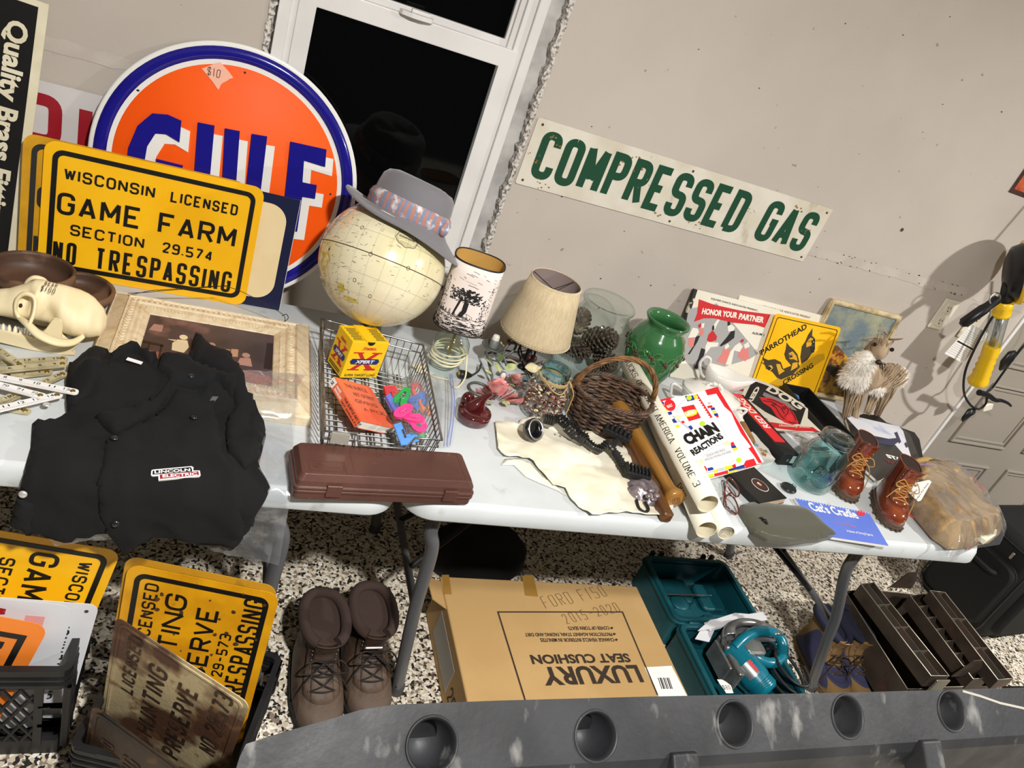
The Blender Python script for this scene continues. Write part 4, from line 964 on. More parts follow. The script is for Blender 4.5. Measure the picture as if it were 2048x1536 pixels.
def shp(x, y, z=0):                                                    # x along the shade front in metres, y up from its bottom
    a = -pi / 2 + x / .064; t = y / .187; A_, B_, Z = shd(t); c, sn = cos(a), sin(a)
    e = (abs(c) ** .72 * (1 if c > 0 else -1) * A_, abs(sn) ** .72 * (1 if sn > 0 else -1) * B_, Z); k = 1.012
    return (e[0] * k, e[1] * k, e[2])
def toile(s):
    rr = random.Random(6)
    for bx in (-.014, .13, -.13):
        for dx in (0, .014):
            x0 = bx + dx; s.ribbon([(x0 - .003, .046), (x0, .065), (x0 + .004 - dx * .3, .090)], .0048, xf=shp)
            for i in range(110):
                a = rr.uniform(0, 2 * pi); r = rr.uniform(.003, .024); cx = x0 + r * cos(a) * 1.0 + (dx - .007) * .9; cy = .104 + r * .8 * sin(a)
                q = rr.uniform(0, 2 * pi); L = rr.uniform(.003, .0065); s.ribbon([(cx, cy), (cx + L * .6 * cos(q) + .001, cy + L * .6 * sin(q)), (cx + L * cos(q + .8), cy + L * sin(q + .8))], rr.uniform(.0012, .0030), xf=shp)
        for x0, k in ((bx + .05, .8), (bx + .066, 1.3)):
            for i in range(60):
                y = rr.uniform(.05, .05 + .07 * k); wv = .012 * k * (1.2 - (y - .05) / (.07 * k)); x = x0 + rr.uniform(-wv, wv); s.ribbon([(x, y), (x + rr.uniform(.001, .004), y + rr.uniform(-.004, .003))], rr.uniform(.0008, .0026), xf=shp)
        s.ribbon([(bx + .008, .046), (bx + .010, .056), (bx + .018, .060), (bx + .030, .054), (bx + .030, .044)], .0009, xf=shp); s.ribbon([(bx + .018, .060), (bx + .019, .046)], .0007, xf=shp); s.ribbon([(bx + .026, .046), (bx + .026, .051)], .002, xf=shp)
    for i in range(520):
        x = rr.uniform(-.19, .19); y = rr.uniform(.003, .05); L = rr.uniform(.003, .016); d = rr.uniform(-.003, .003)
        s.ribbon([(x, y), (x + L * .5, y + d + .001), (x + L, y + d * .3)], rr.uniform(.0007, .0021) * (1.5 if y < .02 else 1), xf=shp)
    for k in range(7):
        x = -.075 + .012 * k; h = rr.uniform(.010, .02)
        for j in range(5): w = .006 * (1 - j / 5); s.ribbon([(x - w, .045 + h * j / 5), (x, .048 + h * j / 5), (x + w, .045 + h * j / 5)], .0011, xf=shp)
    for i in range(60):
        x = rr.uniform(-.19, .19); y = rr.uniform(.13, .178); L = rr.uniform(.005, .016); s.ribbon([(x, y), (x + L * .5, y - .0008), (x + L, y - .003)], rr.uniform(.0005, .0013), xf=shp)
part('toile_print', toile, m_ink, sh_)
part('glass_font', lambda s: s.lathe([(.045, .0), (.047, .004), (.040, .014), (.024, .022), (.020, .028), (.026, .034), (.043, .050), (.050, .070), (.046, .092), (.034, .108), (.026, .118), (.024, .130)], 40), m_clear, LT)
part('lamp_socket', lambda s: (s.lathe([(.004, .030), (.004, .125), (.016, .128), (.017, .150), (.013, .158), (.013, .19)], 20)), m_brass, LT)
part('light_bulb', lambda s: s.lathe([(.012, .19), (.014, .205), (.026, .232), (.029, .252), (.022, .272), (.0002, .281)], 24), mat('bulb_glass', '#c9bfae', .1, coat=.5), LT)
def finial(s):
    s.tube([(-SA, 0, .312), (-.03, .006, .300), (0, 0, .290), (.03, -.006, .300), (SA, 0, .312)], .0012, 6)
    for a in (0, pi / 2): s.tube([(.030 * cos(a), .030 * sin(a), .25), (.026 * cos(a), .026 * sin(a), .28), (0, 0, .291), (-.026 * cos(a), -.026 * sin(a), .28), (-.030 * cos(a), -.030 * sin(a), .25)], .001, 6)
part('shade_carrier', finial, mat('wire_dark', '#2a2622', .5, metal=.6), LT)
m_cord = mat('ivory_cord', '#e6dcb8', .45)
co = []
for i in range(46): a = i * .55; co.append((.044 * cos(a) + .004 * sin(i), .044 * sin(a) + .002, .030 + .0009 * i + .006 * sin(a * 1 + .5)))
co += [(.052, -.02, .05), (.060, -.05, .02), (.045, -.085, .006), (.03, -.07, .004), (.02, -.055, .004), (-.01, -.062, .004), (-.035, -.058, .006), (-.050, -.055, .010)]
cd = part('power_cord', lambda s: s.tube(spline(co, 4), .0024, 7), m_cord, LT)
part('plug', lambda s: (s.rbox(-.068, -.066, .003, -.048, -.046, .022, .003, .002), s.box(-.078, -.058, .010, -.068, -.0565, .016), s.box(-.078, -.052, .010, -.068, -.0505, .016)), m_cord, cd)
# beige lamp
LB = thing('table_lamp', 'beige bell shade lamp on a dark iron stand beside the glass jar of pinecones', 'lamp', V((.855, 1.768, .7412))); LB.scale = (.983, .983, .985)
m_linen = mat('beige_linen', '#d5c3a1', .85, col2='#c6b28d', scale=40, stretch=(6, 6, .25), lo=.35, hi=.7, bump=.2, bscale=150, col3='#efe6cd', scale3=90, stretch3=(4, 4, .3), lo3=.66, hi3=.72)
ls = part('lamp_shade', lambda s: s.lathe([(.104, .116), (.1035, .13), (.094, .18), (.083, .235), (.0715, .290)], 56), m_linen, LB, solid=.001)
part('shade_lining', lambda s: s.lathe([(.1025, .1175), (.092, .18), (.081, .235), (.0695, .2885)], 48), mat('mauve_lining', '#9c8a86', .8), ls)
def braid(s, r, z):
    for ph in (0, pi): s.tube([((r + .0012 * cos(40 * a + ph)) * cos(a), (r + .0012 * cos(40 * a + ph)) * sin(a), z + .003 * sin(40 * a + ph)) for a in [2 * pi * i / 320 for i in range(320)]], .0010, 4, closed=True)
m_braid = mat('cream_braid', '#dfd2b0', .8)
part('shade_braid', lambda s: braid(s, .1042, .120), m_braid, ls); part('shade_braid', lambda s: braid(s, .0722, .286), m_braid, ls)
m_iron = mat('black_iron', '#201d1b', .5, metal=.4)
part('shade_carrier', lambda s: [s.tube([(0, 0, .262), (.069 * cos(a), .069 * sin(a), .284)], .0012, 6) for a in (.4, .4 + 2 * pi / 3, .4 + 4 * pi / 3)], m_iron, LB)
part('stand', lambda s: (s.tube([(0, 0, .01), (0, 0, .25)], .005, 10), s.lathe([(.0001, .008), (.012, .006), (.014, .0), (.0001, 0)], 16)), m_iron, LB)
for k in range(3):
    a = .9 + k * 2 * pi / 3; part('scroll_leg', lambda s: s.tube(spline([(0, 0, .10), (.022 * cos(a), .022 * sin(a), .085), (.028 * cos(a), .028 * sin(a), .05), (.012 * cos(a), .012 * sin(a), .025), (.03 * cos(a), .03 * sin(a), .010), (.062 * cos(a), .062 * sin(a), .004)], 6), .0032, 7), m_iron, LB)
# glass jar of pinecones
JB = V((1.071, 1.832, .74)); GJ = thing('glass_jar', 'large clear glass jar holding pinecones behind the wicker basket', 'jar', (JB.x, JB.y, .7412))
part('jar_glass', lambda s: s.lathe([(.0001, .003), (.094, .002), (.102, .008), (.110, .03), (.112, .07), (.110, .114), (.102, .151), (.083, .180), (.073, .198), (.074, .211), (.080, .220), (.081, .226), (.077, .231), (.072, .225)], 64), glass('jar_glass'), GJ)
m_cone = mat('pinecone', '#4f4238', .7, col2='#7f7263', scale=40, lo=.45, hi=.7)
def pinecone(L, w):
    def f(s):
        n = 120
        s.lathe([(.0005, -L / 2), (w * .35, -L * .4), (w * .45, -L * .1), (w * .25, L * .35), (.0005, L / 2)], 12)
        for i in range(n):
            t = (i + .5) / n; a = i * 2.39996; z = -L / 2 + L * t; r = w * (sin(pi * (t * .86 + .10)) ** .7)
            M = T(0, 0, z) @ R(a) @ R(-.45 - .5 * t, 'Y') @ T(r * .55, 0, 0)
            s.ball((r * .2, 0, 0), 1, 6, (r * .42, .0068 * (1.15 - .5 * t), .0022), M); s.ball((r * .55, 0, .0012), 1, 5, (.0030, .0058, .0034), M)
    return f
base_cone = part('pinecone', pinecone(.10, .044), m_cone, None); tag(base_cone, 'pinecone topmost in the clear glass jar', 'pinecone', 'pinecones in the glass jar')
base_cone.location = (JB.x + .0, JB.y - .02, .856); base_cone.rotation_euler = (1.1, .5, .6)
for (dx, dy, z, rx, ry, rz, lab) in ((-.045, .005, .802, 1.5, .2, 1.0, 'pinecone low at the left inside the glass jar'), (.04, -.035, .800, 1.45, -.4, .2, 'pinecone low at the front right inside the glass jar'), (.03, .048, .802, 1.6, .1, 2.2, 'pinecone low at the back inside the glass jar'), (-.052, .025, .872, 1.2, .3, 2.6, 'pinecone resting at the upper left inside the glass jar')):
    c = base_cone.copy(); COL.objects.link(c); c.location = (JB.x + dx, JB.y + dy, z); c.rotation_euler = (rx, ry, rz); c.scale = (.86, .86, .86); c['label'] = lab
# green vase
VB = P(1270, 775, .74); GV = thing('green_vase', 'glossy green ceramic vase with a holly garland before the record albums', 'vase', (VB.x, VB.y, .7412))
m_green = mat('green_glaze', '#376c40', .12, coat=.7, col2='#30613a', scale=6)
vprof = [(.0001, 0), (.047, 0), (.049, .004), (.056, .03), (.071, .075), (.083, .115), (.087, .145), (.084, .172), (.073, .198), (.060, .212), (.057, .220), (.064, .232), (.0685, .240), (.066, .245), (.058, .240), (.051, .226), (.052, .212), (.068, .19), (.076, .14), (.05, .03), (.0001, .01)]
part('vase_body', lambda s: s.lathe(vprof, 64), m_green, GV)
def vr(z): return interp([(b, a) for a, b in vprof[1:9]], z)
def vpt(x, y, z=0): r = vr(y) + .0006 + z; a = -pi / 2 - .60 + x / .086; return (r * cos(a), r * sin(a), y)
def holly(cx, cy, ang, L):
    pts = []; n = 5
    for sg in (1, -1):
        seq = []
        for i in range(n * 2 + 1):
            t = i / (n * 2); w = L * .26 * sin(pi * (t * .92 + .04)) * (1.25 if i % 2 else .72); seq.append((t * L, sg * w))
        pts += seq if sg == 1 else seq[::-1]
    return [(cx + x * cos(ang) - y * sin(ang), cy + x * sin(ang) + y * cos(ang)) for x, y in pts]
m_holly = mat('holly_relief', '#1f5a2b', .15, coat=.6); m_hedge = mat('holly_edge', '#7fae74', .2, coat=.5); m_berry = mat('holly_berry', '#5a1f22', .2, coat=.6)
rr_ = random.Random(3); k_ = 0
for g_ in range(-3, 4):
    for (dx, dy, an, L) in ((0, 0, 2.5, .028), (.004, .002, .6, .032), (.0, -.004, -.7, .028), (.012, -.008, -1.9, .026)):
        x = g_ * .046 + dx; y = .140 + .006 * cos(g_ * 2.2) + dy; ol_ = holly(x, y, an + rr_.uniform(-.2, .2), L)
        lf = part('holly_leaf', lambda s: (s.add([vpt(x + L * .5 * cos(an), y + L * .5 * sin(an), .003)] + [vpt(a, b, .0012) for a, b in ol_], [(0, 1 + i, 1 + (i + 1) % len(ol_)) for i in range(len(ol_))], True)), m_holly, GV)
        part('leaf_edge', lambda s: (s.tube([vpt(a, b, .0014) for a, b in ol_], .0006, 4, closed=True), s.tube([vpt(x, y, .002), vpt(x + L * .9 * cos(an), y + L * .9 * sin(an), .002)], .0005, 4)), m_hedge, lf)
    for dx, dy in ((0, .004), (.008, -.002)): part('berry', lambda s: s.ball(vpt(g_ * .046 + dx, .140 + .006 * cos(g_ * 2.2) + dy, .003), .0052, 10), m_berry, GV)
# mason jar of potpourri
MJ = P(1077, 825, .74); PJ = thing('mason_jar', 'pale blue mason jar of potpourri tied with twine', 'jar', (MJ.x, MJ.y, .7412))
m_blueglass = film('aqua_glass', '#f0f7f7', .95, .03)
mprof = [(.0001, .003), (.046, .002), (.054, .006), (.057, .02), (.057, .075), (.054, .092), (.044, .108), (.037, .116), (.036, .122), (.039, .124), (.0365, .128), (.039, .132), (.0365, .136), (.038, .139), (.034, .145), (.032, .142)]
part('jar_glass', lambda s: s.lathe(mprof, 48), m_blueglass, PJ)
part('jar_mouth', lambda s: s.lathe([(.0345, .116), (.0385, .124), (.036, .128), (.0385, .132), (.036, .137), (.0365, .144)], 40), film('aqua_thick', '#8fc4c8', .84, .05), PJ)
tw = []
for i in range(60): a = i * .42; tw.append((.0405 * cos(a), .0405 * sin(a), .111 + .004 * sin(i * .37)))
tw += [(.044, -.010, .112), (.054, -.012, .10), (.061, -.018, .075), (.063, -.022, .045), (.066, -.026, .036)]
m_twine = mat('jute_twine', '#b79a68', .9, bump=.5, bscale=400)
part('twine', lambda s: (s.tube(spline(tw, 4), .0019, 6), s.tube(spline([(.042, -.006, .113), (.058, -.026, .09), (.060, -.030, .06), (.058, -.034, .028)], 6), .0018, 6), s.tube(spline([(-.03, -.03, .112), (-.01, -.05, .10), (.012, -.052, .097), (.03, -.034, .110)], 6), .0018, 6)), m_twine, PJ)
def potp(s, sel):
    rr = random.Random(12)
    for i in range(520):
        a = rr.uniform(0, 2 * pi); z = rr.uniform(.006, .092); R_ = interp([(b, a_) for a_, b in mprof[1:7]], z) - .004; r = R_ * (rr.uniform(.8, 1) if rr.random() < .8 else rr.uniform(0, .9))
        k = rr.random(); q = rr.uniform(.003, .0065)
        if (k < .55, .55 <= k < .8, k >= .8)[sel]: s.ball((0, 0, 0), q, 6, (1, .75, .35), T(r * cos(a), r * sin(a), z) @ R(rr.uniform(0, 6)) @ R(rr.uniform(-1.5, 1.5), 'X'))
pp = thing('potpourri', 'dried petals filling the pale blue mason jar', 'potpourri', (MJ.x, MJ.y, .7412))
for i, (n, c) in enumerate((('dark_petals', '#8a4a44'), ('pink_petals', '#d5a698'), ('cream_petals', '#efe0b4'))):
    o = part(n, lambda s: potp(s, i), mat(n, c, .8, col2=c, scale=3), pp); o['kind'] = 'stuff'
# wicker basket
KB = V((1.024, 1.535, .7415)); WK = thing('wicker_basket', 'dark brown wicker basket with a twisted arched handle', 'basket', KB, (0, 0, -.12))
m_wick = mat('dark_wicker', '#4a372b', .5, col2='#6b5140', scale=60, lo=.4, hi=.65, col3='#2a1e18', scale3=25, lo3=.5, hi3=.7); m_wickl = mat('light_wicker', '#8a6238', .5, col2='#5d3f27', scale=50, lo=.4, hi=.62, stretch=(1, 1, 1))
def kr(z): t = z / .10; return (lerp(.082, .112, t ** .7), lerp(.064, .088, t ** .7))
def weave(s):
    ns = 22; rr = random.Random(8)
    for j in range(15):
        z = .005 + j * .0066; a_, b_ = kr(z); ph = (j % 2) * pi
        pts_ = []
        for i in range(132):
            t = 2 * pi * i / 132; w = .0042 * sin(ns / 2 * t + ph); pts_.append(((a_ + w) * cos(t), (b_ + w) * sin(t), z + .003 * sin(t * 3 + j) + rr.uniform(-.0006, .0006)))
        s.tube(pts_, .0040, 5, closed=True)
part('woven_wall', weave, m_wick, WK)
part('woven_floor', lambda s: [s.tube(spline([(a_ * cos(t), b_ * sin(t), .004 + .002 * sin(11 * t + i * pi)) for t in [2 * pi * k / 30 for k in range(30)]], 2, True), .0038, 5, closed=True) for i, (a_, b_) in enumerate([(.082 * k / 10, .064 * k / 10) for k in range(1, 11)])], m_wick, WK)
def rimw(s):
    for ph in range(4):
        s.tube([((kr(.1)[0] + .0045 * cos(16 * t + ph * pi / 2)) * cos(t), (kr(.1)[1] + .0045 * cos(16 * t + ph * pi / 2)) * sin(t), .104 + .0045 * sin(16 * t + ph * pi / 2)) for t in [2 * pi * i / 200 for i in range(200)]], .0030, 5, closed=True)
part('rim', rimw, m_wick, WK)
def handle(s):
    core = spline([(-.112, 0, .085), (-.112, .0, .115), (-.092, .0, .160), (-.045, .0, .200), (.012, 0, .213), (.066, 0, .195), (.100, 0, .155), (.112, 0, .115), (.112, 0, .085)], 14)
    for ph in range(5):
        o = []
        for i, p in enumerate(core):
            a = i * .16 + ph * 2 * pi / 5; t = (core[min(i + 1, len(core) - 1)] - core[max(i - 1, 0)]).normalized(); n = V((0, 1, 0)); b = t.cross(n)
            o.append(p + n * (.0048 * cos(a)) + b * (.0048 * sin(a)))
        s.tube(o, .0034, 6)
part('handle', handle, m_wickl, WK)
for sg in (-1, 1): part('handle_binding', lambda s: [s.tube([(sg * .112 + .0095 * cos(t), .0095 * sin(t), .098 + .0035 * k) for t in [2 * pi * i / 14 for i in range(14)]], .0017, 5, closed=True) for k in range(5)], m_wickl, WK)
# candle holder with silk roses
CB = P(958, 782, .74); CH = thing('candle_holder', 'grey iron scroll candle holder with pink silk roses', 'candle holder', (CB.x, CB.y, .7412)); cbv = V((CB.x, CB.y, .7412))
m_grey_iron = mat('grey_iron', '#575955', .5, metal=.3, col2='#6f716b', scale=20)
pl = P(985, 695, .80) - cbv
part('drip_plate', lambda s: s.lathe([(.0001, -.002), (.012, -.002), (.028, .001), (.033, .006), (.032, .008), (.025, .004), (.0001, .003)], 32, T(*pl)), m_grey_iron, CH)
part('candle_cup', lambda s: s.lathe([(.0125, .003), (.0125, .026), (.011, .027), (.011, .01)], 20, T(*pl)), mat('pale_pewter', '#7d827b', .5, metal=.2), CH)
part('candle', lambda s: s.lathe([(.0103, .012), (.0103, .034), (.008, .040), (.0002, .041)], 18, T(*pl)), mat('candle_wax', '#e9e8de', .5, sub=.2), CH)
ring = lambda cx, cy, r, z=.005: [(cx + r * cos(2 * pi * i / 28), cy + r * sin(2 * pi * i / 28), z) for i in range(28)]
part('base_ring', lambda s: s.tube(ring(.0, .0, .030), .0036, 7, closed=True), m_grey_iron, CH)
part('scroll', lambda s: s.tube(spline([(.028, .012, .005), (.040, .03, .012), (.036, .055, .03), (pl.x - .02, pl.y - .02, .05), (pl.x - .012, pl.y, .035), (pl.x + .004, pl.y, .045), (pl.x, pl.y, pl.z)], 7), .0036, 7), m_grey_iron, CH)
part('scroll', lambda s: s.tube(spline([(pl.x, pl.y, pl.z - .01), (pl.x + .03, pl.y - .01, pl.z - .02), (pl.x + .058, pl.y - .005, pl.z - .0), (pl.x + .066, pl.y + .005, pl.z + .018), (pl.x + .05, pl.y + .005, pl.z + .022), (pl.x + .034, pl.y - .005, pl.z - .005), (pl.x + .05, pl.y - .03, .02)], 7), .0036, 7), m_grey_iron, CH)
def rose(s, R_, seed=0):
    rr = random.Random(seed)
    for k in range(22):
        t = k / 21; r = R_ * (.12 + .88 * t); a0 = k * 2.1; w = 1.5 - .5 * t; h = R_ * (.70 - .40 * t); tl = .1 + .75 * t
        def pet(u, v):
            a = a0 + (u - .5) * w; up = v; rad = r * (.40 + .60 * up ** .7) + R_ * .12 * t * up ** 2
            return (rad * cos(a), rad * sin(a), h * (up * (1 - .35 * t * up)) - R_ * .25 * t + .06 * R_ * sin(7 * u + k) * up)
        s.grid(pet, 7, 5)
m_pink = mat('pink_silk', '#d9787c', .8, col2='#eda9a2', scale=60, lo=.4, hi=.65); m_leafg = mat('pale_leaf', '#c5cf8e', .7, col2='#94a463', scale=50, lo=.4, hi=.7); m_leafd = mat('dark_leaf', '#54683c', .7)
r1 = P(997, 786, .775) - cbv; r2 = P(1030, 762, .775) - cbv
part('rose', lambda s: rose(s, .060, 1), m_pink, CH, M=T(*r1) @ R(-.9, 'X') @ R(.2, 'Y')); part('rose', lambda s: rose(s, .034, 2), mat('peach_silk', '#e2a197', .8, col2='#c97d74', scale=80), CH, M=T(*r2) @ R(-.6, 'X') @ R(.5, 'Y'))
def leaf(s, L, w, M, cup=.25):
    s.grid(lambda u, v: ((v - .0) * L, (u - .5) * 2 * w * sin(pi * min(1, v * .92 + .04)) ** .8, cup * L * (.35 * abs(u - .5) * 2 - .6 * (v - .5) ** 2)), 5, 8, M=M)
lf_ = [(998, 722, .80, .03, 1.2), (985, 732, .79, .028, 2.4), (1010, 738, .80, .035, .3), (1000, 745, .79, .03, 1.9), (1006, 756, .78, .024, -.4), (1014, 768, .775, .024, -.8), (983, 748, .785, .022, 3.0), (1003, 803, .757, .026, -.9), (1012, 800, .757, .028, -.5), (985, 806, .752, .028, -2.4), (1018, 790, .76, .024, -.2), (975, 800, .755, .026, -2.8)]
for i, (u, v, z, L, a) in enumerate(lf_):
    q = P(u, v, z) - cbv; part('leaf', lambda s: leaf(s, L, L * .30, T(*q) @ R(a) @ R(-.3, 'Y') @ R(.5 * sin(i), 'X')), m_leafg if i % 4 else m_leafd, CH, solid=.0006)
part('bud', lambda s: s.ball(P(1006, 752, .792) - cbv, .008, 12, (1, .8, 1.3)), mat('bud_white', '#e7d9d3', .7), CH)
# dried sprig
SG = P(1052, 745, .742); DS = thing('dried_sprig', 'dark twig spray with red berries and cream leaves under the beige lamp shade', 'dried flowers', SG); sgv = V(SG)
m_twig = mat('twig', '#33251f', .8, col2='#594035', scale=30)
for i, pl_ in enumerate((((1008, 700, .78), (1035, 704, .775), (1060, 700, .77), (1078, 703, .78)), ((1012, 716, .765), (1040, 722, .76), (1070, 728, .755), (1085, 722, .757)), ((1040, 690, .80), (1045, 715, .775), (1052, 735, .76), (1060, 758, .75)), ((1020, 755, .748), (1045, 748, .748), (1072, 747, .75)), ((1030, 770, .745), (1050, 762, .746), (1075, 772, .745)), ((1066, 690, .785), (1062, 712, .77), (1058, 730, .76)))):
    part('twig', lambda s: s.tube(spline([P(*p) - sgv for p in pl_], 6), lambda t: .0026 - .0012 * t, 6), m_twig, DS)
for u, v, z, r in ((1055, 715, .765, .011), (1066, 717, .765, .012), (1048, 712, .768, .008), (1084, 728, .76, .004), (1017, 682, .785, .007)): part('berry', lambda s: s.ball(P(u, v, z) - sgv, r, 12), mat('dark_berry', '#4e1c22', .4, col2='#7c3a3c', scale=120), DS)
for u, v, z, L, a in ((1050, 735, .765, .045, .1), (1035, 728, .762, .032, 2.6), (1062, 738, .758, .04, -.2), (1000, 690, .80, .03, .6)): part('leaf', lambda s: leaf(s, L, L * .34, T(*(P(u, v, z) - sgv)) @ R(a) @ R(.6, 'X')), mat('cream_leaf', '#e0d6ae', .8, col2='#c9bd90', scale=70), DS, solid=.0006)
# plug beside the toile lamp
PK = P(925, 757, .742); pk = thing('black_plug', 'black plug with a yellow face lying before the toile lamp', 'plug', PK)
part('plug_body', lambda s: s.loft([[(x, r * cos(2 * pi * i / 16) * 1.0, .013 + r * .9 * sin(2 * pi * i / 16)) for i in range(16)] for x, r in ((-.014, .010), (-.010, .0125), (.004, .0125), (.012, .009), (.022, .0045))]), mat('black_rubber', '#171718', .5), pk)
part('plug_face', lambda s: s.prism(rrect(-.0045, -.006, .0045, .006, .003), 0, .0012, M=T(-.0138, 0, .015) @ R(-pi / 2, 'Y')), mat('plug_yellow', '#e2b21b', .4), pk)
part('plug_cord', lambda s: s.tube(spline([V((.02, 0, .013)), P(945, 750, .752) - V(PK), P(957, 742, .757) - V(PK), P(962, 728, .765) - V(PK)], 6), .0028, 7), mat('grey_cord', '#3a3b3a', .5), pk)
# dark red glass heart with a bird
HB = P(944, 838, .742); RH = thing('glass_figurine', 'dark red glass heart dish with a bird shape on top', 'figurine', HB, (0, 0, -.15))
m_redg = mat('ruby_glass', '#3d070c', .05, coat=1.0, col2='#4d0a10', scale=20, spec=.8)
heart = [(r_ * cos(t), r_ * sin(t)) for t, r_ in ((2 * pi * i / 48, .043 * (1 - .20 * math.exp(-((2 * pi * i / 48 - 2.0) / .30) ** 2) - .06 * math.exp(-((2 * pi * i / 48 - 5.1) / .9) ** 2))) for i in range(48))]
part('heart_base', lambda s: s.loft([[(x * k, y * k, z) for x, y in heart] for k, z in ((.96, 0), (1.02, .004), (1.02, .022), (.97, .027), (.6, .029))], smooth=True), m_redg, RH)
part('bird', lambda s: (s.loft([[(cx + r * cos(2 * pi * i / 16), cy + .75 * r * sin(2 * pi * i / 16), z) for i in range(16)] for cx, cy, z, r in ((-.002, .006, .024, .028), (-.002, .010, .036, .026), (.002, .012, .046, .019), (.010, .014, .056, .013), (.020, .016, .066, .0095), (.029, .017, .074, .007), (.037, .016, .079, .0035), (.042, .015, .079, .0005))])), m_redg, RH)
part('wing', lambda s: s.ball((-.020, .030, .030), .021, 16, (.85, .75, 1.25)), m_redg, RH)
# ================================================================ right table
# pale hide
HD = P(1150, 930, .7412); hdv = V(HD)
hd = thing('leather_hide', 'cream soft leather hide spread below the wicker basket', 'leather hide', HD)
m_hide = mat('cream_hide', '#ebe6d4', .75, col2='#e2dbc3', scale=9, bump=.25, bscale=70)
hp = [(170, 150), (250, 160), (330, 162), (345, 135), (420, 115), (560, 160), (760, 215), (1000, 235), (1100, 270), (1180, 400), (1250, 500), (1330, 640), (1385, 685), (1380, 750), (1330, 790), (1220, 788), (1080, 772), (940, 782), (830, 790), (770, 750), (690, 680), (650, 600), (565, 585), (490, 490), (430, 425), (400, 405), (330, 390), (235, 385), (190, 330), (180, 230)]
def hidef(s):
    o = [(q.x - hdv.x, q.y - hdv.y) for q in (P(940 + u * .293, 800 + v * .293, .748) for u, v in hp)]
    s.pad(o, lambda x, y, d: .003 + .012 * max(0, fn2(x, y, 11, 4)) + .007 * (1 - min(1, d / .02)) * (fn2(x, y, 30, 1) + .7) + .008 * abs(fn2(x + y, y - x, 16, 6)), 0, step=.010, skirt=False)
part('hide_sheet', hidef, m_hide, hd, solid=.0014)
def flapf(s):
    o = [(q.x - hdv.x, q.y - hdv.y) for q in (P(940 + u * .293, 800 + v * .293, .744) for u, v in [(215, 440), (240, 400), (330, 395), (420, 430), (500, 520), (600, 590), (660, 650), (600, 615), (480, 565), (380, 520), (300, 440)])]
    s.pad(o, lambda x, y, d: .001 + .004 * min(1, d / .01), 0, step=.009, skirt=False)
part('under_flap', flapf, m_hide, hd, solid=.001)
def holes(s):
    for u, v, a in ((865, 750, 26), (735, 648, 10)): s.prism([(q.x - hdv.x, q.y - hdv.y) for q in (P(940 + (u + a * cos(t)) * .293, 800 + (v + .6 * a * sin(t)) * .293, .754) for t in [i * pi / 6 for i in range(12)])], .0045, .0135)
# jointed black clamp arm
CAV = P(1170, 880, .76); ca_ = thing('clamp_arm', 'black jointed plastic clamp arm with a silver rimmed ring on the cream hide', 'clamp', CAV)
m_bp = mat('black_plastic', '#131315', .22, coat=.3); m_bm = mat('black_matte', '#191919', .7)
cq = lambda u, v, z: P(u, v, z) - V(CAV)
rg = cq(1072, 859, .785); Mr = frame(rg, V((.9, .35, -.15)), V((-.1, .7, .75)))
part('ring', lambda s: s.lathe([(.020, -.022), (.026, -.020), (.029, -.004), (.028, .0), (.022, .001), (.019, -.004), (.020, -.022)], 32, Mr), m_bp, ca_)
part('ring_rim', lambda s: s.lathe([(.0215, .0005), (.0245, .002), (.027, .0008)], 32, Mr), mat('steel_rim', '#b9b9b6', .2, metal=.9), ca_)
part('ring_glass', lambda s: s.lathe([(.0001, -.003), (.0195, -.004)], 24, Mr), mat('dark_lens', '#0a0a0b', .03, coat=1), ca_)
def link(s, a, b, w, h, gap=True):
    d = b - a; M = frame(a, d, V((0, 0, 1)).cross(d) if abs(d.normalized().z) < .9 else V((0, 1, 0))); L = d.length
    s.rbox(-.004, -w / 2, -h / 2, L + .004, w / 2, h / 2, .004, .002, M)
    if gap:
        for k in range(3): s.rbox(L * (.15 + .3 * k), -w * .62, -h * .35, L * (.28 + .3 * k), w * .62, h * .62, .002, .001, M)
chain = [(1090, 838, .785), (1106, 842, .785), (1118, 836, .785), (1136, 852, .785), (1152, 868, .775), (1170, 880, .775), (1186, 894, .77), (1200, 900, .77), (1214, 886, .78), (1230, 905, .77), (1242, 925, .765), (1254, 944, .768)]
for i, (a, b) in enumerate(zip(chain, chain[1:])): part('link', lambda s: link(s, cq(*a), cq(*b), (.020, .015, .022, .030, .026, .016, .015, .015, .013, .016, .018)[i], (.02, .014, .02, .026, .022, .014, .014, .013, .012, .014, .014)[i]), m_bp if i < 9 else m_bm, ca_)
for u, v, z in ((1121, 842, .80), (1128, 858, .80), (1138, 862, .80), (1152, 872, .79), (1150, 860, .795), (1136, 836, .80)): part('screw', lambda s: s.ball(cq(u, v, z), .0028, 8), mat('screw_steel', '#8f9090', .25, metal=1), ca_)
def comb(s, a, b, w, h, n):
    d = b - a; M = frame(a, d, V((0, 0, 1)).cross(d)); L = d.length
    s.rbox(0, -w / 2, -h / 2, L, w / 2, h * .2, .003, .002, M)
    for k in range(n): s.rbox(L * (k + .15) / n, -w / 2, h * .1, L * (k + .68) / n, w / 2, h * .62, .002, .001, M)
part('grip_pad', lambda s: comb(s, cq(1211, 852, .790), cq(1262, 878, .790), .036, .022, 6), m_bm, ca_); part('grip_pad', lambda s: comb(s, cq(1250, 938, .778), cq(1300, 952, .778), .030, .024, 7), m_bm, ca_)
part('pad_neck', lambda s: link(s, cq(1235, 880, .778), cq(1222, 898, .772), .014, .012, False), m_bm, ca_)
part('loop', lambda s: s.tube(spline([cq(1273, 1000, .752), cq(1278, 1016, .75), cq(1290, 1024, .75), cq(1297, 1018, .752), cq(1290, 1004, .755)], 6), .0036, 7), m_bm, ca_)
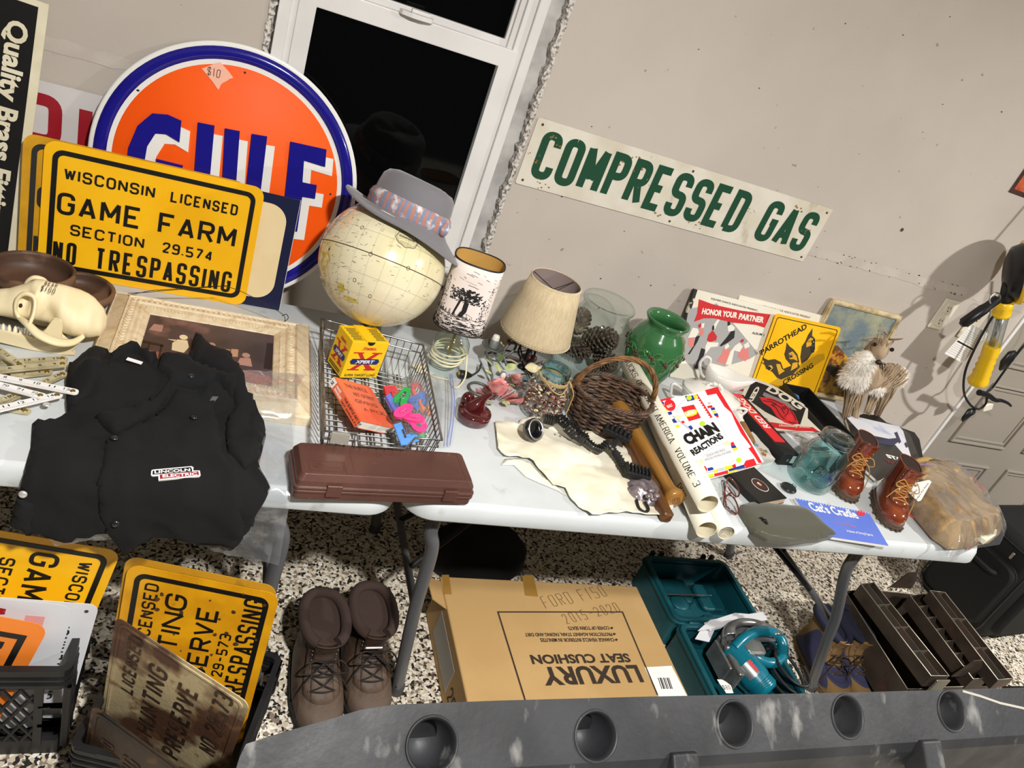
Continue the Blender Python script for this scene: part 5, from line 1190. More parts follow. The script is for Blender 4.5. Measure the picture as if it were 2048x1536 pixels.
FM = P(1288, 985, .742); fm = thing('clay_face', 'silver painted sculpted face lump at the front edge of the cream hide', 'figurine', FM)
m_silver = mat('silver_paint', '#9c9296', .35, metal=.55, col2='#776c72', scale=60, bump=.3, bscale=60)
fo = [(q.x - FM.x, q.y - FM.y) for q in (P(u, v, .755) for u, v in ((1253, 966), (1262, 953), (1280, 951), (1302, 957), (1318, 972), (1329, 990), (1326, 1003), (1312, 1009), (1298, 1006), (1285, 997), (1272, 992), (1260, 982)))]
part('face_mass', lambda s: s.pad(fo, lambda x, y, d: .030 * min(1, d / .028) ** .5 + .002 * sin(260 * (x * .8 + y)) * max(0, 1 - (x + .01) * 60 if x < .006 else 0), .002, step=.0055), m_silver, fm)
for u, v, z, r, sc in ((1303, 982, .774, .0075, (1.3, .8, .8)), (1314, 992, .770, .009, (1.1, 1, .8)), (1297, 992, .772, .008, (1, 1, .8)), (1322, 998, .762, .008, (1, 1, .8)), (1308, 999, .764, .006, (1.6, .8, .7))): part('feature', lambda s: s.ball(P(u, v, z) - FM, r, 12, sc), m_silver, fm)
# bats
def along(a, b): a, b = V(a), V(b); d = b - a; return frame(a, V((0, 0, 1)).cross(d), V((1, 0, 0)) if False else d.cross(V((0, 0, 1)).cross(d)) ) , d.length
def lathe_frame(a, b): d = (V(b) - V(a)).normalized(); x = V((0, 0, 1)).cross(d).normalized(); y = d.cross(x); m = Matrix((x, y, d)).transposed().to_4x4(); m.translation = V(a); return m, (V(b) - V(a)).length
m_ash = mat('honey_wood', '#8f6126', .3, coat=.4, col2='#a87836', scale=6, stretch=(6, 6, .4), lo=.3, hi=.7, col3='#5d3b17', scale3=20, stretch3=(5, 5, .2), lo3=.6, hi3=.8)
k0 = P(1352, 1001, .768); k1 = P(1254, 838, .770); dB = (k1 - k0).normalized()
Mb, Lb = lathe_frame(k0, k0 + dB * .50)
bat = thing('baseball_bat', 'honey brown wooden bat with its round knob toward the front table edge', 'bat', M=Mb)
part('bat_barrel', lambda s: s.lathe([(.0001, .0), (.008, -.001), (.020, -.001), (.0245, .003), (.0265, .010), (.0245, .018), (.018, .030), (.0165, .06), (.018, .16), (.021, .28), (.025, .40), (.027, .5), (.0001, .51)], 40), m_ash, bat)
part('knob_rings', lambda s: [s.lathe([(r - .0008, -.0011), (r, -.0022), (r + .0008, -.0011)], 24) for r in (.005, .010)], mat('knob_groove', '#5a3a18', .4), bat)
q0 = P(1332, 1030, .757); q1 = P(1250, 868, .757)
Mw = frame(q0, q1 - q0, V((0, 0, 1)).cross(q1 - q0))
ws = thing('wooden_stick', 'darker flat wooden stick lying along the left side of the honey brown bat', 'stick', M=Mw)
part('shaft', lambda s: s.rbox(-.01, -.016, -.015, .38, .013, .012, .008, .004), mat('dark_wood_stick', '#6b431f', .45, col2='#4f2f16', scale=8, stretch=(.3, 6, 6)), ws)
# poster tubes
m_tube = mat('cream_tube', '#e9e4d3', .6, col2='#e3ddc8', scale=5); m_tin = mat('tube_inside', '#cfc7ac', .8)
def tube(label, a, b, r, text=None, roll=False, off=.0, h=.018):
    M, L = lathe_frame(a, b); t = thing('poster_tube', label, 'poster tube', M=M, group=None)
    part('tube_wall', lambda s: s.lathe([(r - .0012, .006), (r - .0012, 0), (r, 0), (r, L - .006), (r - .006, L), (.0001, L)], 40), m_tube, t)
    part('tube_core', lambda s: s.lathe([(r - .0014, .0), (r - .0014, .12), (.0001, .12)], 32), m_tin, t)
    if roll: part('rolled_print', lambda s: s.tube([((.003 + .0016 * a_ / 3) * cos(a_), (.003 + .0016 * a_ / 3) * sin(a_), .004) for a_ in [i * .3 for i in range(int((r - .006) / .0016 * 10))]], .0006, 4), mat('print_roll', '#cfcabb', .7), t)
    if text:
        # letters wrap round the tube; they run from the far end toward the near one
        d = (C0 - M.translation - M.col[2].xyz * L / 2); loc = (M.inverted().to_3x3() @ d); a0 = atan2(loc.y, loc.x) + off
        f = lambda x, y, z: ((r + .0004 + z) * cos(a0 - y / r * SG), (r + .0004 + z) * sin(a0 - y / r * SG), L - x)
        SG = -1
        for tx, x0, w in text:
            part('lettering', lambda s: lfit(s, tx, x0, x0 + w, -h / 2, h, .0030, .0034, rr=.55, contrast=.38, serif=.0042, maxseg=.004, xf=f), m_ink, t)
    return t
ta = P(1258, 728, .830); tb = P(1416, 1008, .830); dd = (tb - ta).normalized()
tube('cream poster tube with long black serif lettering, uppermost of the tubes', tb, ta, .0255, [('DUCKS', .005, .095), ('OF', .118, .036), ('NORTH', .172, .092), ('AMERICA', .280, .118), ('VOLUME', .425, .108), ('3', .548, .016)])
c0_ = P(1413, 1060, .7670); c1_ = P(1262, 728, .7670)
tube('cream poster tube below the lettered one, its open end sticking out past the table edge', c0_, c0_.lerp(c1_, .90), .0252, [('DUC', .52, .05)], off=-.7)
e0_ = P(1450, 1066, .7625); dE = (c1_ - c0_).normalized()
tube('slim cream poster tube with a rolled print showing, nearest the tortoiseshell glasses', e0_ + V((.004, 0, 0)), e0_ + dE * .50 + V((.012, 0, 0)), .0205, [('VI', .40, .022)], True, off=-.1)
# record albums
m_alb = mat('album_card', '#ebe6d6', .6, col2='#e5dfcb', scale=6)
aex, aey = V((.9995, -.032, 0)), V((.010, .285, .9585))
MA2 = frame((1.585, 1.884, .7415), aex, aey)
a2 = thing('record_album', 'cream record album mostly hidden behind the dancers album and the yellow bird sign', 'record album', M=MA2)
part('sleeve', lambda s: s.box(0, 0, -.004, .355, .300, 0), m_alb, a2)
part('lettering', lambda s: s.text('SQUARE DANCE ASSOCIATES PRESENT', .10, .278, .20, .008, z=.0004, bold=.01), m_ink, a2)
MA = frame((1.412, 1.866, .7415), aex, aey); al = thing('record_album', 'record album with red banner and dancing couples behind the white dishes', 'record album', M=MA); SA_ = Sheet(MA)
part('sleeve', lambda s: s.box(-.001, 0, -.012, .326, .292, 0), m_alb, al)
part('spine', lambda s: s.box(-.012, 0, -.012, -.001, .292, -.0005), mat('album_spine', '#2a2725', .6, col2='#e0d8c0', scale=30, lo=.55, hi=.6), al)
def px6(pts): return SA_.poly([(1340 + u / 6.4, 560 + v / 6.4) for u, v in pts])
def flat(par, nm, pts, c, z, pxf):
    for p in pts: part(nm, lambda s: s.prism(pxf(p), 0, z), mat('print_' + c.lstrip('#'), c, .6), par)
flat(al, 'grey_panel', [[(240, 370), (600, 300), (1130, 940), (1020, 1010), (560, 1150), (290, 1150), (180, 1010), (140, 900)]], '#a6a5a3', .0004, px6)
flat(al, 'red_banner', [[(370, 245), (560, 315), (900, 390), (1285, 440), (1210, 610), (1100, 575), (800, 545), (560, 490), (430, 490), (305, 535), (345, 430)]], '#cc2229', .0009, px6)
def sheet_text(sh, body, p0, p1, hpx, z, pxf, bold=.02, shear=0):
    """outline lettering from pixel p0 to p1 along the panel, height given in pixels"""
    a = V(pxf([p0])[0]); b = V(pxf([p1])[0]); c = V(pxf([(p0[0], p0[1] - hpx)])[0]); d = b - a; an = atan2(d.y, d.x); h = abs((c - a).dot(V((-sin(an), cos(an)))))
    return lambda s: s.text(body, 0, 0, d.length, h, bold=bold, shear=shear, xf=lambda x, y, q: (a.x + x * cos(an) - y * sin(an), a.y + x * sin(an) + y * cos(an), z))
part('banner_lettering', sheet_text(SA_, 'HONOR YOUR', (400, 435), (850, 490), 80, .0013, px6, .05), m_paper, al); part('banner_lettering', sheet_text(SA_, 'PARTNER', (870, 500), (1190, 550), 80, .0013, px6, .05), m_paper, al)
part('small_lettering', sheet_text(SA_, 'SQUARE DANCE ASSOCIATES PRESENT...', (520, 250), (1130, 410), 28, .0005, px6), m_ink, al); part('small_lettering', sheet_text(SA_, 'ALBUM 2', (1045, 690), (1205, 720), 32, .0005, px6), m_ink, al)
flat(al, 'red_print', [[(355, 580), (395, 550), (405, 585), (370, 620)], [(545, 640), (600, 720), (590, 770), (510, 795), (470, 770), (490, 700)], [(890, 790), (920, 755), (950, 760), (930, 800)]], '#c5262c', .0009, px6)
flat(al, 'pink_print', [[(375, 620), (430, 620), (430, 690), (400, 720), (375, 680)], [(240, 720), (310, 730), (300, 850), (270, 870), (235, 830)], [(680, 880), (770, 880), (760, 950), (710, 1080), (590, 1040), (660, 950)], [(890, 880), (1000, 870), (1010, 1000), (960, 1040), (860, 980)]], '#db8079', .0008, px6)
flat(al, 'black_print', [[(330, 720), (385, 710), (350, 790), (250, 950), (225, 950), (300, 840)], [(790, 640), (830, 650), (820, 740), (740, 800), (650, 850), (635, 840), (720, 740)], [(400, 870), (450, 890), (430, 970), (350, 1140), (310, 1130), (360, 1000)], [(735, 530), (770, 520), (770, 570), (735, 590)], [(540, 590), (570, 570), (560, 640), (535, 640)]], '#1c1b1b', .0008, px6)
flat(al, 'white_print', [[(290, 610), (350, 620), (370, 660), (330, 730), (230, 740), (270, 650)], [(735, 590), (790, 570), (830, 610), (810, 650), (745, 660)], [(450, 850), (480, 790), (560, 800), (620, 800), (610, 850), (520, 860), (450, 950)], [(830, 840), (890, 800), (930, 850), (890, 920), (820, 900), (780, 1090), (710, 1080), (770, 920)], [(940, 830), (1000, 790), (1020, 850), (960, 880)], [(560, 570), (610, 500), (635, 510), (590, 590), (570, 640)], [(400, 560), (440, 550), (430, 610), (400, 610)], [(695, 850), (740, 810), (760, 850), (710, 890)]], '#e9e5d8', .0010, px6)
flat(al, 'foot_print', [[(830, 1260), (880, 1250), (870, 1275), (830, 1275)], [(800, 1365), (960, 1400), (900, 1500), (850, 1480)]], '#b32a30', .0006, px6)
# yellow bird sign
MP = frame((1.716, 1.846, .7415), V((1, .012, 0)), V((-.012, .262, .965))); SP = Sheet(MP)
pw, ph_ = .288, .283
ps = thing('bird_sign', 'yellow sign with three parrots on a branch before the record albums', 'sign', M=MP)
part('panel', lambda s: s.prism(rrect(0, 0, pw, ph_, .012, 5), -.0015, 0), m_yel, ps)
part('border', lambda s: s.ring(rrect(.010, .010, pw - .010, ph_ - .010, .010), rrect(.0125, .0125, pw - .0125, ph_ - .0125, .009), 0, .0006), m_blk, ps)
def px5(pts): return SP.poly([(1460 + u / 5.12, 640 + v / 5.12) for u, v in pts])
part('lettering', sheet_text(SP, 'PARROTHEAD', (325, 362), (790, 85), 62, .0008, px5, .025), m_blk, ps); part('lettering', sheet_text(SP, 'CROSSING', (548, 668), (855, 482), 55, .0008, px5, .025), m_blk, ps)
flat(ps, 'branch_print', [[(385, 660), (900, 350), (965, 345), (970, 400), (520, 690), (400, 690)]], '#c99a16', .0004, px5)
flat(ps, 'bird_print', [[(310, 430), (350, 440), (330, 380), (390, 410), (460, 400), (520, 430), (545, 500), (620, 470), (690, 420), (715, 480), (640, 560), (520, 610), (480, 590), (430, 530), (370, 500), (355, 460)], [(555, 350), (570, 300), (580, 230), (610, 270), (650, 300), (690, 350), (710, 430), (640, 480), (570, 400)], [(735, 270), (770, 220), (800, 150), (845, 85), (840, 160), (870, 190), (870, 300), (830, 350), (790, 410), (730, 450), (720, 380)]], '#3e3218', .0006, px5)
flat(ps, 'feather_print', [[(390, 470), (420, 460), (440, 490), (410, 520)], [(600, 340), (640, 320), (680, 370), (690, 420), (650, 400), (610, 400)], [(780, 230), (820, 180), (850, 190), (830, 260), (780, 280)], [(470, 450), (510, 450), (530, 500), (560, 520), (500, 560)], [(640, 440), (690, 430), (690, 480), (620, 520)]], '#dca51c', .0009, px5)
flat(ps, 'beak_print', [[(385, 480), (410, 470), (425, 495), (395, 515)], [(605, 350), (630, 345), (640, 380), (610, 385)], [(830, 215), (865, 205), (868, 250), (840, 255)], [(820, 280), (865, 270), (860, 330), (830, 340)]], '#161410', .0012, px5)
flat(ps, 'eye_print', [[(405, 478), (416, 474), (420, 486)], [(612, 352), (626, 350), (624, 366)], [(845, 220), (858, 216), (856, 232)]], '#efe6c8', .0014, px5)
# framed landscape
MT = frame((1.985, 1.912, .7415), V((1, -.01, 0)), V((0, .13, .99))); tl = W(1665, 598, 1.956); MT = frame((tl.x + .002, 1.912, .7415), V((1, -.012, 0)), V((0, .125, .992))); lw, lh = .325, (tl.z - .7415) / .992
lp = thing('framed_painting', 'small oil landscape in a thin cream frame behind the bark fawn', 'painting', M=MT)
part('frame', lambda s: (s.ring([(0, 0), (lw, 0), (lw, lh), (0, lh)], [(.016, .016), (lw - .016, .016), (lw - .016, lh - .016), (.016, lh - .016)], -.014, 0), s.ring([(.004, .004), (lw - .004, .004), (lw - .004, lh - .004), (.004, lh - .004)], [(.012, .012), (lw - .012, .012), (lw - .012, lh - .012), (.012, lh - .012)], 0, .003)), mat('cream_frame', '#d9c9a3', .5, col2='#b59d6f', scale=30), lp, bev=.001)
cv = part('canvas', lambda s: s.box(.015, .015, -.012, lw - .015, lh - .015, -.006), mat('sky_paint', '#6f7f86', .5, col2='#a9a888', scale=14, lo=.4, hi=.7, col3='#4e5f66', scale3=22, bump=.5, bscale=90), lp)
part('ground_paint', lambda s: s.prism([(.016, .016), (lw - .016, .016), (lw - .016, .13), (.20, .16), (.12, .20), (.06, .19), (.016, .21)], -.006, -.0055), mat('field_paint', '#6b4a26', .5, col2='#c99a2c', scale=20, lo=.45, hi=.6, col3='#2c241c', scale3=14, lo3=.5, hi3=.6, bump=.5, bscale=90), cv)
part('house_paint', lambda s: (s.prism([(.10, .14), (.17, .13), (.17, .17), (.14, .185), (.10, .17)], -.0055, -.005)), mat('barn_paint', '#6e2c1d', .5, col2='#c98f2a', scale=60), cv)
# bark fawn figurine
FG = V((2.215, 1.835, .7415)); fa = thing('fawn_figurine', 'small fawn figurine of bark strips and white fur at the right end of the table', 'figurine', FG); fv = V(FG)
m_bark = mat('pale_bark', '#b59f82', .85, col2='#7d6650', scale=18, lo=.35, hi=.65, stretch=(1, 1, .5), bump=.5, bscale=60, col3='#5d4838', scale3=30, lo3=.6, hi3=.75)
def skinmesh(name, nodes, edges, m, parent, sub=2):
    me = bpy.data.meshes.new(name); me.from_pydata([n[:3] for n in nodes], edges, []); me.update()
    o = bpy.data.objects.new(name, me); COL.objects.link(o); me.materials.append(m); o.parent = parent
    sk = o.modifiers.new('skin', 'SKIN'); sk.use_smooth_shade = True
    for i, n in enumerate(nodes): d = me.skin_vertices[0].data[i]; d.radius = (n[3], n[3] if len(n) < 5 else n[4]); d.use_root = i == 0
    sb = o.modifiers.new('sub', 'SUBSURF'); sb.levels = sub; sb.render_levels = sub
    return o
fw_ = lambda u, v, y: W(u, v, y) - fv
rump = fw_(1782, 758, 1.86); belly = fw_(1750, 756, 1.835); chest = fw_(1712, 752, 1.81); neck = fw_(1736, 716, 1.805); hd_ = fw_(1764, 686, 1.81); nose = fw_(1753, 718, 1.765)
ft = [P(1752, 832, .744) - fv, P(1733, 828, .744) - fv, P(1690, 836, .744) - fv, P(1709, 842, .744) - fv]
nodes = [(*rump, .044, .048), (*belly, .042, .046), (*chest, .050, .056), (*neck, .036, .038), (*hd_, .040, .040), (*(hd_.lerp(nose, .55)), .032), (*nose, .018)]
for hip, f_, k in ((rump, ft[0], .022), (rump + V((-.01, .03, 0)), ft[1], .020), (chest, ft[2], .018), (chest + V((.03, .02, 0)), ft[3], .018)): nodes += [(*hip.lerp(f_, .42), k), (*hip.lerp(f_, .75), .012), (*f_, .013)]
edges = [(0, 1), (1, 2), (2, 3), (3, 4), (4, 5), (5, 6), (0, 7), (7, 8), (8, 9), (0, 10), (10, 11), (11, 12), (2, 13), (13, 14), (14, 15), (2, 16), (16, 17), (17, 18)]
skinmesh('body', nodes, edges, m_bark, fa)
def strips(s):
    rr = random.Random(15)
    for i in range(70):
        t = rr.uniform(0, 1); c = belly.lerp(rump, t * 1.1); a = rr.uniform(-1.9, 1.9); r = .056; pts_ = []
        for k in range(5): aa = a + k * .22; pts_.append(c + V((.018 * (k - 2) * .6 + rr.uniform(-.003, .003), r * sin(aa) * .85, r * cos(aa) * 1.02)))
        s.tube(pts_, lambda q: .0042 * sin(pi * (.1 + .8 * q)), 5, flat=.5)
    for hip, f_ in ((rump, ft[0]), (rump + V((-.01, .03, 0)), ft[1]), (chest, ft[2]), (chest + V((.03, .02, 0)), ft[3])):
        for i in range(16):
            a = rr.uniform(0, 6.28); o = V((cos(a), sin(a), 0)); s.tube([f_ + o * .012, hip.lerp(f_, .7) + o * .014, hip.lerp(f_, .4) + o * .024, hip.lerp(f_, .15) + o * .03], lambda q: .0034 * sin(pi * (.1 + .8 * q)), 5)
    for i in range(30):
        a = rr.uniform(0, 6.28); b = rr.uniform(.2, .9); p0 = hd_ + V((.030 * cos(a), .030 * sin(a) * .9, .022)); p1 = hd_.lerp(nose, b) + V((.026 * (1.1 - b) * cos(a), .02 * (1.1 - b) * sin(a), .014 * (1 - b) + .004)); s.tube([p0, p0.lerp(p1, .5) + V((0, 0, .004)), p1], lambda q: .003 * sin(pi * (.1 + .8 * q)), 5)
part('bark_strips', strips, m_bark, fa)
m_fur = mat('white_fur', '#e8e2d8', .95, sheen=.4)
def fur(c, rad, sc, n, ln, seed):
    def f(s):
        rr = random.Random(seed); s.ball(c, rad * .92, 16, sc)
        for i in range(n):
            z = rr.uniform(-1, 1); a = rr.uniform(0, 6.283); q = math.sqrt(1 - z * z); d = V((q * cos(a), q * sin(a), z)); p = c + V((d.x * sc[0], d.y * sc[1], d.z * sc[2])) * rad * .9
            e = p + d * ln * rr.uniform(.6, 1.2) + V((rr.uniform(-.4, .4), rr.uniform(-.4, .4), -.9)) * ln * .7; x = d.orthogonal().normalized() * .0012
            s.add([p - x, p + x, e], [(0, 1, 2)], False)
    return f
for c, rad, sc, n in ((fw_(1712, 752, 1.795), .050, (.95, .9, 1.15), 1500), (fw_(1726, 726, 1.79), .042, (.95, .85, 1.2), 1200), (fw_(1798, 752, 1.87), .034, (.8, .8, 1.2), 800), (fw_(1752, 776, 1.815), .026, (1.3, .9, .9), 600)):
    o = part('fur', fur(c, rad, sc, n, .015, n), m_fur, fa)
for sg in (-1, 1):
    e0 = hd_ + V((.032 * sg, .008 * sg + .006, .014)); part('ear', lambda s: leaf(s, .072, .013, frame(e0, V((sg, .18 * sg, .10 if sg > 0 else -.15)), V((-.15, -.7, .7))), .1), m_bark, fa, solid=.0015)
part('horn', lambda s: s.tube([hd_ + V((.0, .006, .034)), hd_ + V((-.026, .0, .044)), hd_ + V((-.056, -.008, .042))], lambda q: .0055 * (1 - .5 * q), 7), m_bark, fa)
part('nose_tip', lambda s: s.ball(nose + V((0, -.014, -.004)), .011, 10, (1.1, .8, .8)), mat('dark_nose', '#241a15', .4), fa)
for sg in (-1, 1): part('eye', lambda s: s.ball(hd_.lerp(nose, .22) + V((.034 * sg, -.010 - .006 * sg, .004)), .0075, 10), mat('glass_eye', '#0e0c0b', .05, coat=1), fa)
# white dishes
m_china = mat('white_china', '#e9e6df', .12, coat=.6)
TU = V((1.432, 1.672, .7415)); tu = thing('tureen', 'white lidded china tureen behind the white book with the brick border', 'tureen', TU, (0, 0, -.35))
el = lambda a, b, z, n=48: [(a * cos(2 * pi * i / n), b * sin(2 * pi * i / n), z) for i in range(n)]
part('bowl', lambda s: s.loft([el(.040, .030, 0), el(.044, .034, .003), el(.040, .030, .012), el(.062, .046, .022), el(.084, .062, .045), el(.092, .068, .066), el(.094, .070, .072), el(.088, .064, .070)]), m_china, tu)
ld = part('lid', lambda s: s.loft([el(.093, .069, .0725), el(.095, .071, .075), el(.090, .066, .079), el(.070, .050, .084), el(.066, .047, .0875), el(.045, .032, .092), el(.0005, .0005, .095)]), m_china, tu)
part('knob', lambda s: (s.tube(spline([(-.026, 0, .092), (-.018, .002, .102), (0, .003, .106), (.018, .002, .102), (.026, 0, .092)], 6), .0045, 8), s.ball((-.008, .002, .107), .006, 8), s.ball((.008, .002, .107), .006, 8)), m_china, ld)
for sg in (-1, 1): part('handle', lambda s: s.tube(spline([(sg * .086, .0, .055), (sg * .108, 0, .062), (sg * .122, 0, .060), (sg * .116, 0, .040), (sg * .106, 0, .022), (sg * .078, 0, .030)], 6), .0045, 8), m_china, tu)
GB = V((1.555, 1.800, .7415)); gb = thing('gravy_boat', 'white china gravy boat between the tureen and the record albums', 'gravy boat', GB, (0, 0, -.35))
def boat(a, b, z, lip, n=48): return [((a * cos(t) + (lip * .9 * max(0, cos(t)) ** 6)), b * sin(t) * (1 - .35 * max(0, cos(t)) ** 3), z + lip * .35 * max(0, cos(t)) ** 4 + .010 * max(0, -cos(t)) ** 4 * (z > .05)) for t in [2 * pi * i / n for i in range(n)]]
part('boat_body', lambda s: s.loft([boat(.034, .024, 0, 0), boat(.038, .027, .004, 0), boat(.030, .022, .014, 0), boat(.050, .034, .03, .004), boat(.066, .042, .06, .018), boat(.070, .043, .085, .034), boat(.067, .040, .085, .034), boat(.050, .032, .04, .01), boat(.01, .01, .02, 0)], cap=False), m_china, gb)
part('handle', lambda s: s.tube(spline([(-.060, 0, .045), (-.075, 0, .055), (-.094, 0, .085), (-.088, 0, .112), (-.070, 0, .110), (-.064, 0, .088)], 6), .0048, 8), m_china, gb)
# floral platter, drinks tap handle
PLT = P(1528, 905, .742); pt = thing('floral_platter', 'white scalloped dish with painted flowers under the right edge of the brick border book', 'dish', PLT, (0, 0, .0)); ptv = V(PLT)
pto = [(q.x - ptv.x, q.y - ptv.y) for q in (P(u, v, .750) for u, v in ((1492, 870), (1503, 866), (1514, 876), (1525, 886), (1534, 898), (1541, 912), (1549, 921), (1546, 926), (1530, 930), (1500, 938), (1480, 930), (1470, 900)))]
part('dish', lambda s: s.pad(pto, lambda x, y, d: .012 - .006 * min(1, d / .02) + .0015, 0, step=.008), m_china, pt)
for u, v, c in ((1528, 908, '#b5704f'), (1533, 903, '#8a9a72'), (1512, 889, '#8ea4b5'), (1524, 900, '#c9a184')):
    q = P(u, v, .7525) - ptv; part('painted_flower', lambda s: s.prism([(q.x + .007 * cos(t) * (1 + .3 * cos(5 * t)), q.y + .007 * sin(t) * (1 + .3 * cos(5 * t))) for t in [2 * pi * i / 30 for i in range(30)]], .008, .0112), mat('flower_' + c[1:], c, .4), pt)
A_ = P(1470, 818, .775); B_ = P(1503, 884, .768); Mh, Lh = lathe_frame(B_, A_)
th = thing('tap_handle', 'wood and white handle with a round blue emblem beside the red and black sign base', 'handle', M=Mh)
part('grip', lambda s: s.lathe([(.0001, 0), (.012, .0), (.013, .02), (.012, .085), (.010, .09)], 20, sy=.8), mat('tan_wood', '#8d6436', .5, col2='#a57b45', scale=20), th)
part('head', lambda s: s.lathe([(.008, .088), (.011, .10), (.010, .112), (.019, .135), (.021, .155), (.016, .175), (.0001, .182)], 24, sy=.75), m_china, th)
dl = (Mh.inverted().to_3x3() @ (C0 - Mh.translation)); an_ = atan2(dl.y, dl.x)
part('emblem', lambda s: (s.prism(ell(0, 0, .0145, .016, 24), 0, .002)), mat('emblem_blue', '#26356f', .4), th, M=R(an_) @ T(.0165, 0, .150) @ R(pi / 2, 'Y'))
part('emblem_letters', lambda s: (s.letters('GW', -.010, -.006, .012, .006, .0022, .002, z=.0024)), m_wp, th, M=R(an_) @ T(.0165, 0, .150) @ R(pi / 2, 'Y') @ R(pi / 2))
# white spiral picture book with a toy brick border
ML = frame((1.2405, 1.3144, .7634), V((.9492, .203, .2405)), V((-.2709, .9159, .2961))); SL = Sheet(ML); lgw, lgh = .205, .25
lb = thing('picture_book', 'white picture book with a toy brick border resting on the poster tubes', 'book', M=ML)
part('pages', lambda s: s.box(.002, .001, -.014, lgw - .001, lgh - .001, -.001), mat('page_edge', '#e9e5da', .9, col2='#d8d2c4', scale=300, stretch=(.05, 1, 1)), lb)
m_bw = mat('book_white', '#f0eff0', .3, coat=.3); m_br = mat('brick_red', '#d8202a', .35, coat=.2); m_bb = mat('brick_blue', '#23348f', .35); m_by = mat('brick_yellow', '#f6d21c', .35); m_bg = mat('brick_grey', '#b9bcc2', .4); m_ball = mat('tennis_ball', '#b9d433', .6)
part('cover', lambda s: (s.prism(rrect(0, 0, lgw, lgh, .004), -.0012, 0), s.prism(rrect(0, 0, lgw, lgh, .004), -.0155, -.0143)), m_bw, lb)
K = 260 / 1902
def pxl(pts): return SL.poly([(1300 + u * K, 760 + v * K) for u, v in pts])
def prn(nm, m, polys, z=.0005): part(nm, lambda s: [s.prism(pxl(p), 0, z + .00002 * i) for i, p in enumerate(polys)], m, lb)
prn('red_print', m_br, [[(90, 300), (300, 255), (310, 280), (180, 310), (330, 660), (620, 1150), (640, 1200), (600, 1140), (320, 690), (110, 340)], [(805, 150), (990, 100), (1030, 180), (1300, 620), (1640, 1210), (1590, 1215), (1530, 1120), (1440, 1000), (1480, 980), (1330, 780), (1250, 620), (1190, 480), (1090, 390), (970, 200), (840, 225)], [(1400, 1180), (1520, 1150), (1560, 1240), (1410, 1290), (1370, 1240)]])
prn('logo_panel', m_br, [[(455, 400), (640, 360), (745, 555), (570, 605)]])
prn('logo_outline', m_by, [[(505, 480), (560, 445), (660, 430), (695, 450), (685, 500), (620, 530), (540, 545), (510, 520)]], .0008)
part('logo_lettering', sheet_text(SL, 'LEGO', (530, 530), (680, 490), 66, .0012, pxl, .06, .15), m_wp, lb)
prn('lettering_strip', m_br, [[(660, 215), (690, 205), (915, 545), (880, 560)]]); prn('strip_holes', m_wp, [[(680 + 22 * k, 245 + 36 * k), (695 + 22 * k, 240 + 36 * k), (703 + 22 * k, 255 + 36 * k), (688 + 22 * k, 260 + 36 * k)] for k in range(9)], .0008)
prn('yellow_brick', m_by, [[(625, 225), (680, 210), (700, 265), (650, 285)], [(205, 400), (240, 385), (280, 450), (240, 460)], [(345, 670), (420, 650), (435, 690), (370, 705)], [(905, 455), (960, 445), (975, 475), (925, 490)], [(1205, 1005), (1280, 990), (1285, 1020), (1225, 1040)], [(1085, 1270), (1200, 1245), (1215, 1290), (1100, 1325)], [(930, 1325), (980, 1310), (990, 1350), (940, 1365)], [(790, 1400), (920, 1370), (930, 1410), (800, 1445)], [(1140, 1345), (1270, 1310), (1270, 1335), (1140, 1370)]], .0007)
prn('blue_brick', m_bb, [[(510, 235), (625, 225), (655, 290), (550, 315)], [(165, 310), (205, 330), (205, 350), (175, 350)], [(250, 475), (310, 460), (325, 500), (265, 520)], [(310, 590), (350, 560), (400, 620), (330, 635)], [(885, 410), (940, 400), (955, 435), (900, 445)], [(930, 495), (985, 485), (1000, 520), (950, 530)], [(555, 680), (600, 665), (630, 710), (600, 735)], [(1185, 965), (1240, 950), (1265, 990), (1200, 1000)], [(690, 1240), (760, 1250), (770, 1270), (710, 1280)], [(840, 1290), (910, 1275), (935, 1310), (850, 1335)], [(1145, 1310), (1370, 1240), (1390, 1280), (1160, 1340)]], .0007)
prn('grey_brick', m_bg, [[(840, 335), (880, 320), (890, 350), (855, 360)], [(980, 1300), (1080, 1280), (1090, 1325), (990, 1345)], [(840, 1345), (930, 1320), (930, 1350), (845, 1370)], [(715, 1285), (790, 1270), (790, 1300), (730, 1310)], [(320, 530), (340, 520), (550, 680), (590, 735), (560, 720)]], .0006)
prn('red_brick', m_br, [[(1180, 920), (1215, 905), (1240, 945), (1185, 965)], [(650, 1195), (690, 1185), (720, 1240), (690, 1250)], [(770, 1290), (800, 1255), (835, 1300), (830, 1340), (770, 1360), (735, 1320)], [(935, 1375), (1140, 1320), (1140, 1365), (945, 1410)], [(1200, 1250), (1245, 1225), (1260, 1275), (1210, 1285)], [(835, 385), (905, 370), (915, 400), (850, 415)], [(450, 610), (490, 595), (510, 625), (475, 640)], [(955, 530), (1000, 520), (1005, 545), (985, 550)]], .0009)
for u, v in ((570, 262), (765, 640), (1300, 1175), (405, 545), (740, 1195), (1130, 925)): prn('ball_print', m_ball if u not in (405, 740, 1130) else mat('pale_ball', '#dfe9a9', .6), [[(u + 40 * cos(t), v + 38 * sin(t)) for t in [i * pi / 9 for i in range(18)]]], .0011)
prn('round_badge', m_br, [[(290 + 80 * cos(t) + 12 * sin(t), 370 + 85 * sin(t)) for t in [i * pi / 12 for i in range(24)]]], .0010); part('badge_lettering', sheet_text(SL, 'BUILT', (262, 415), (338, 385), 46, .0014, pxl, .03), m_wp, lb)
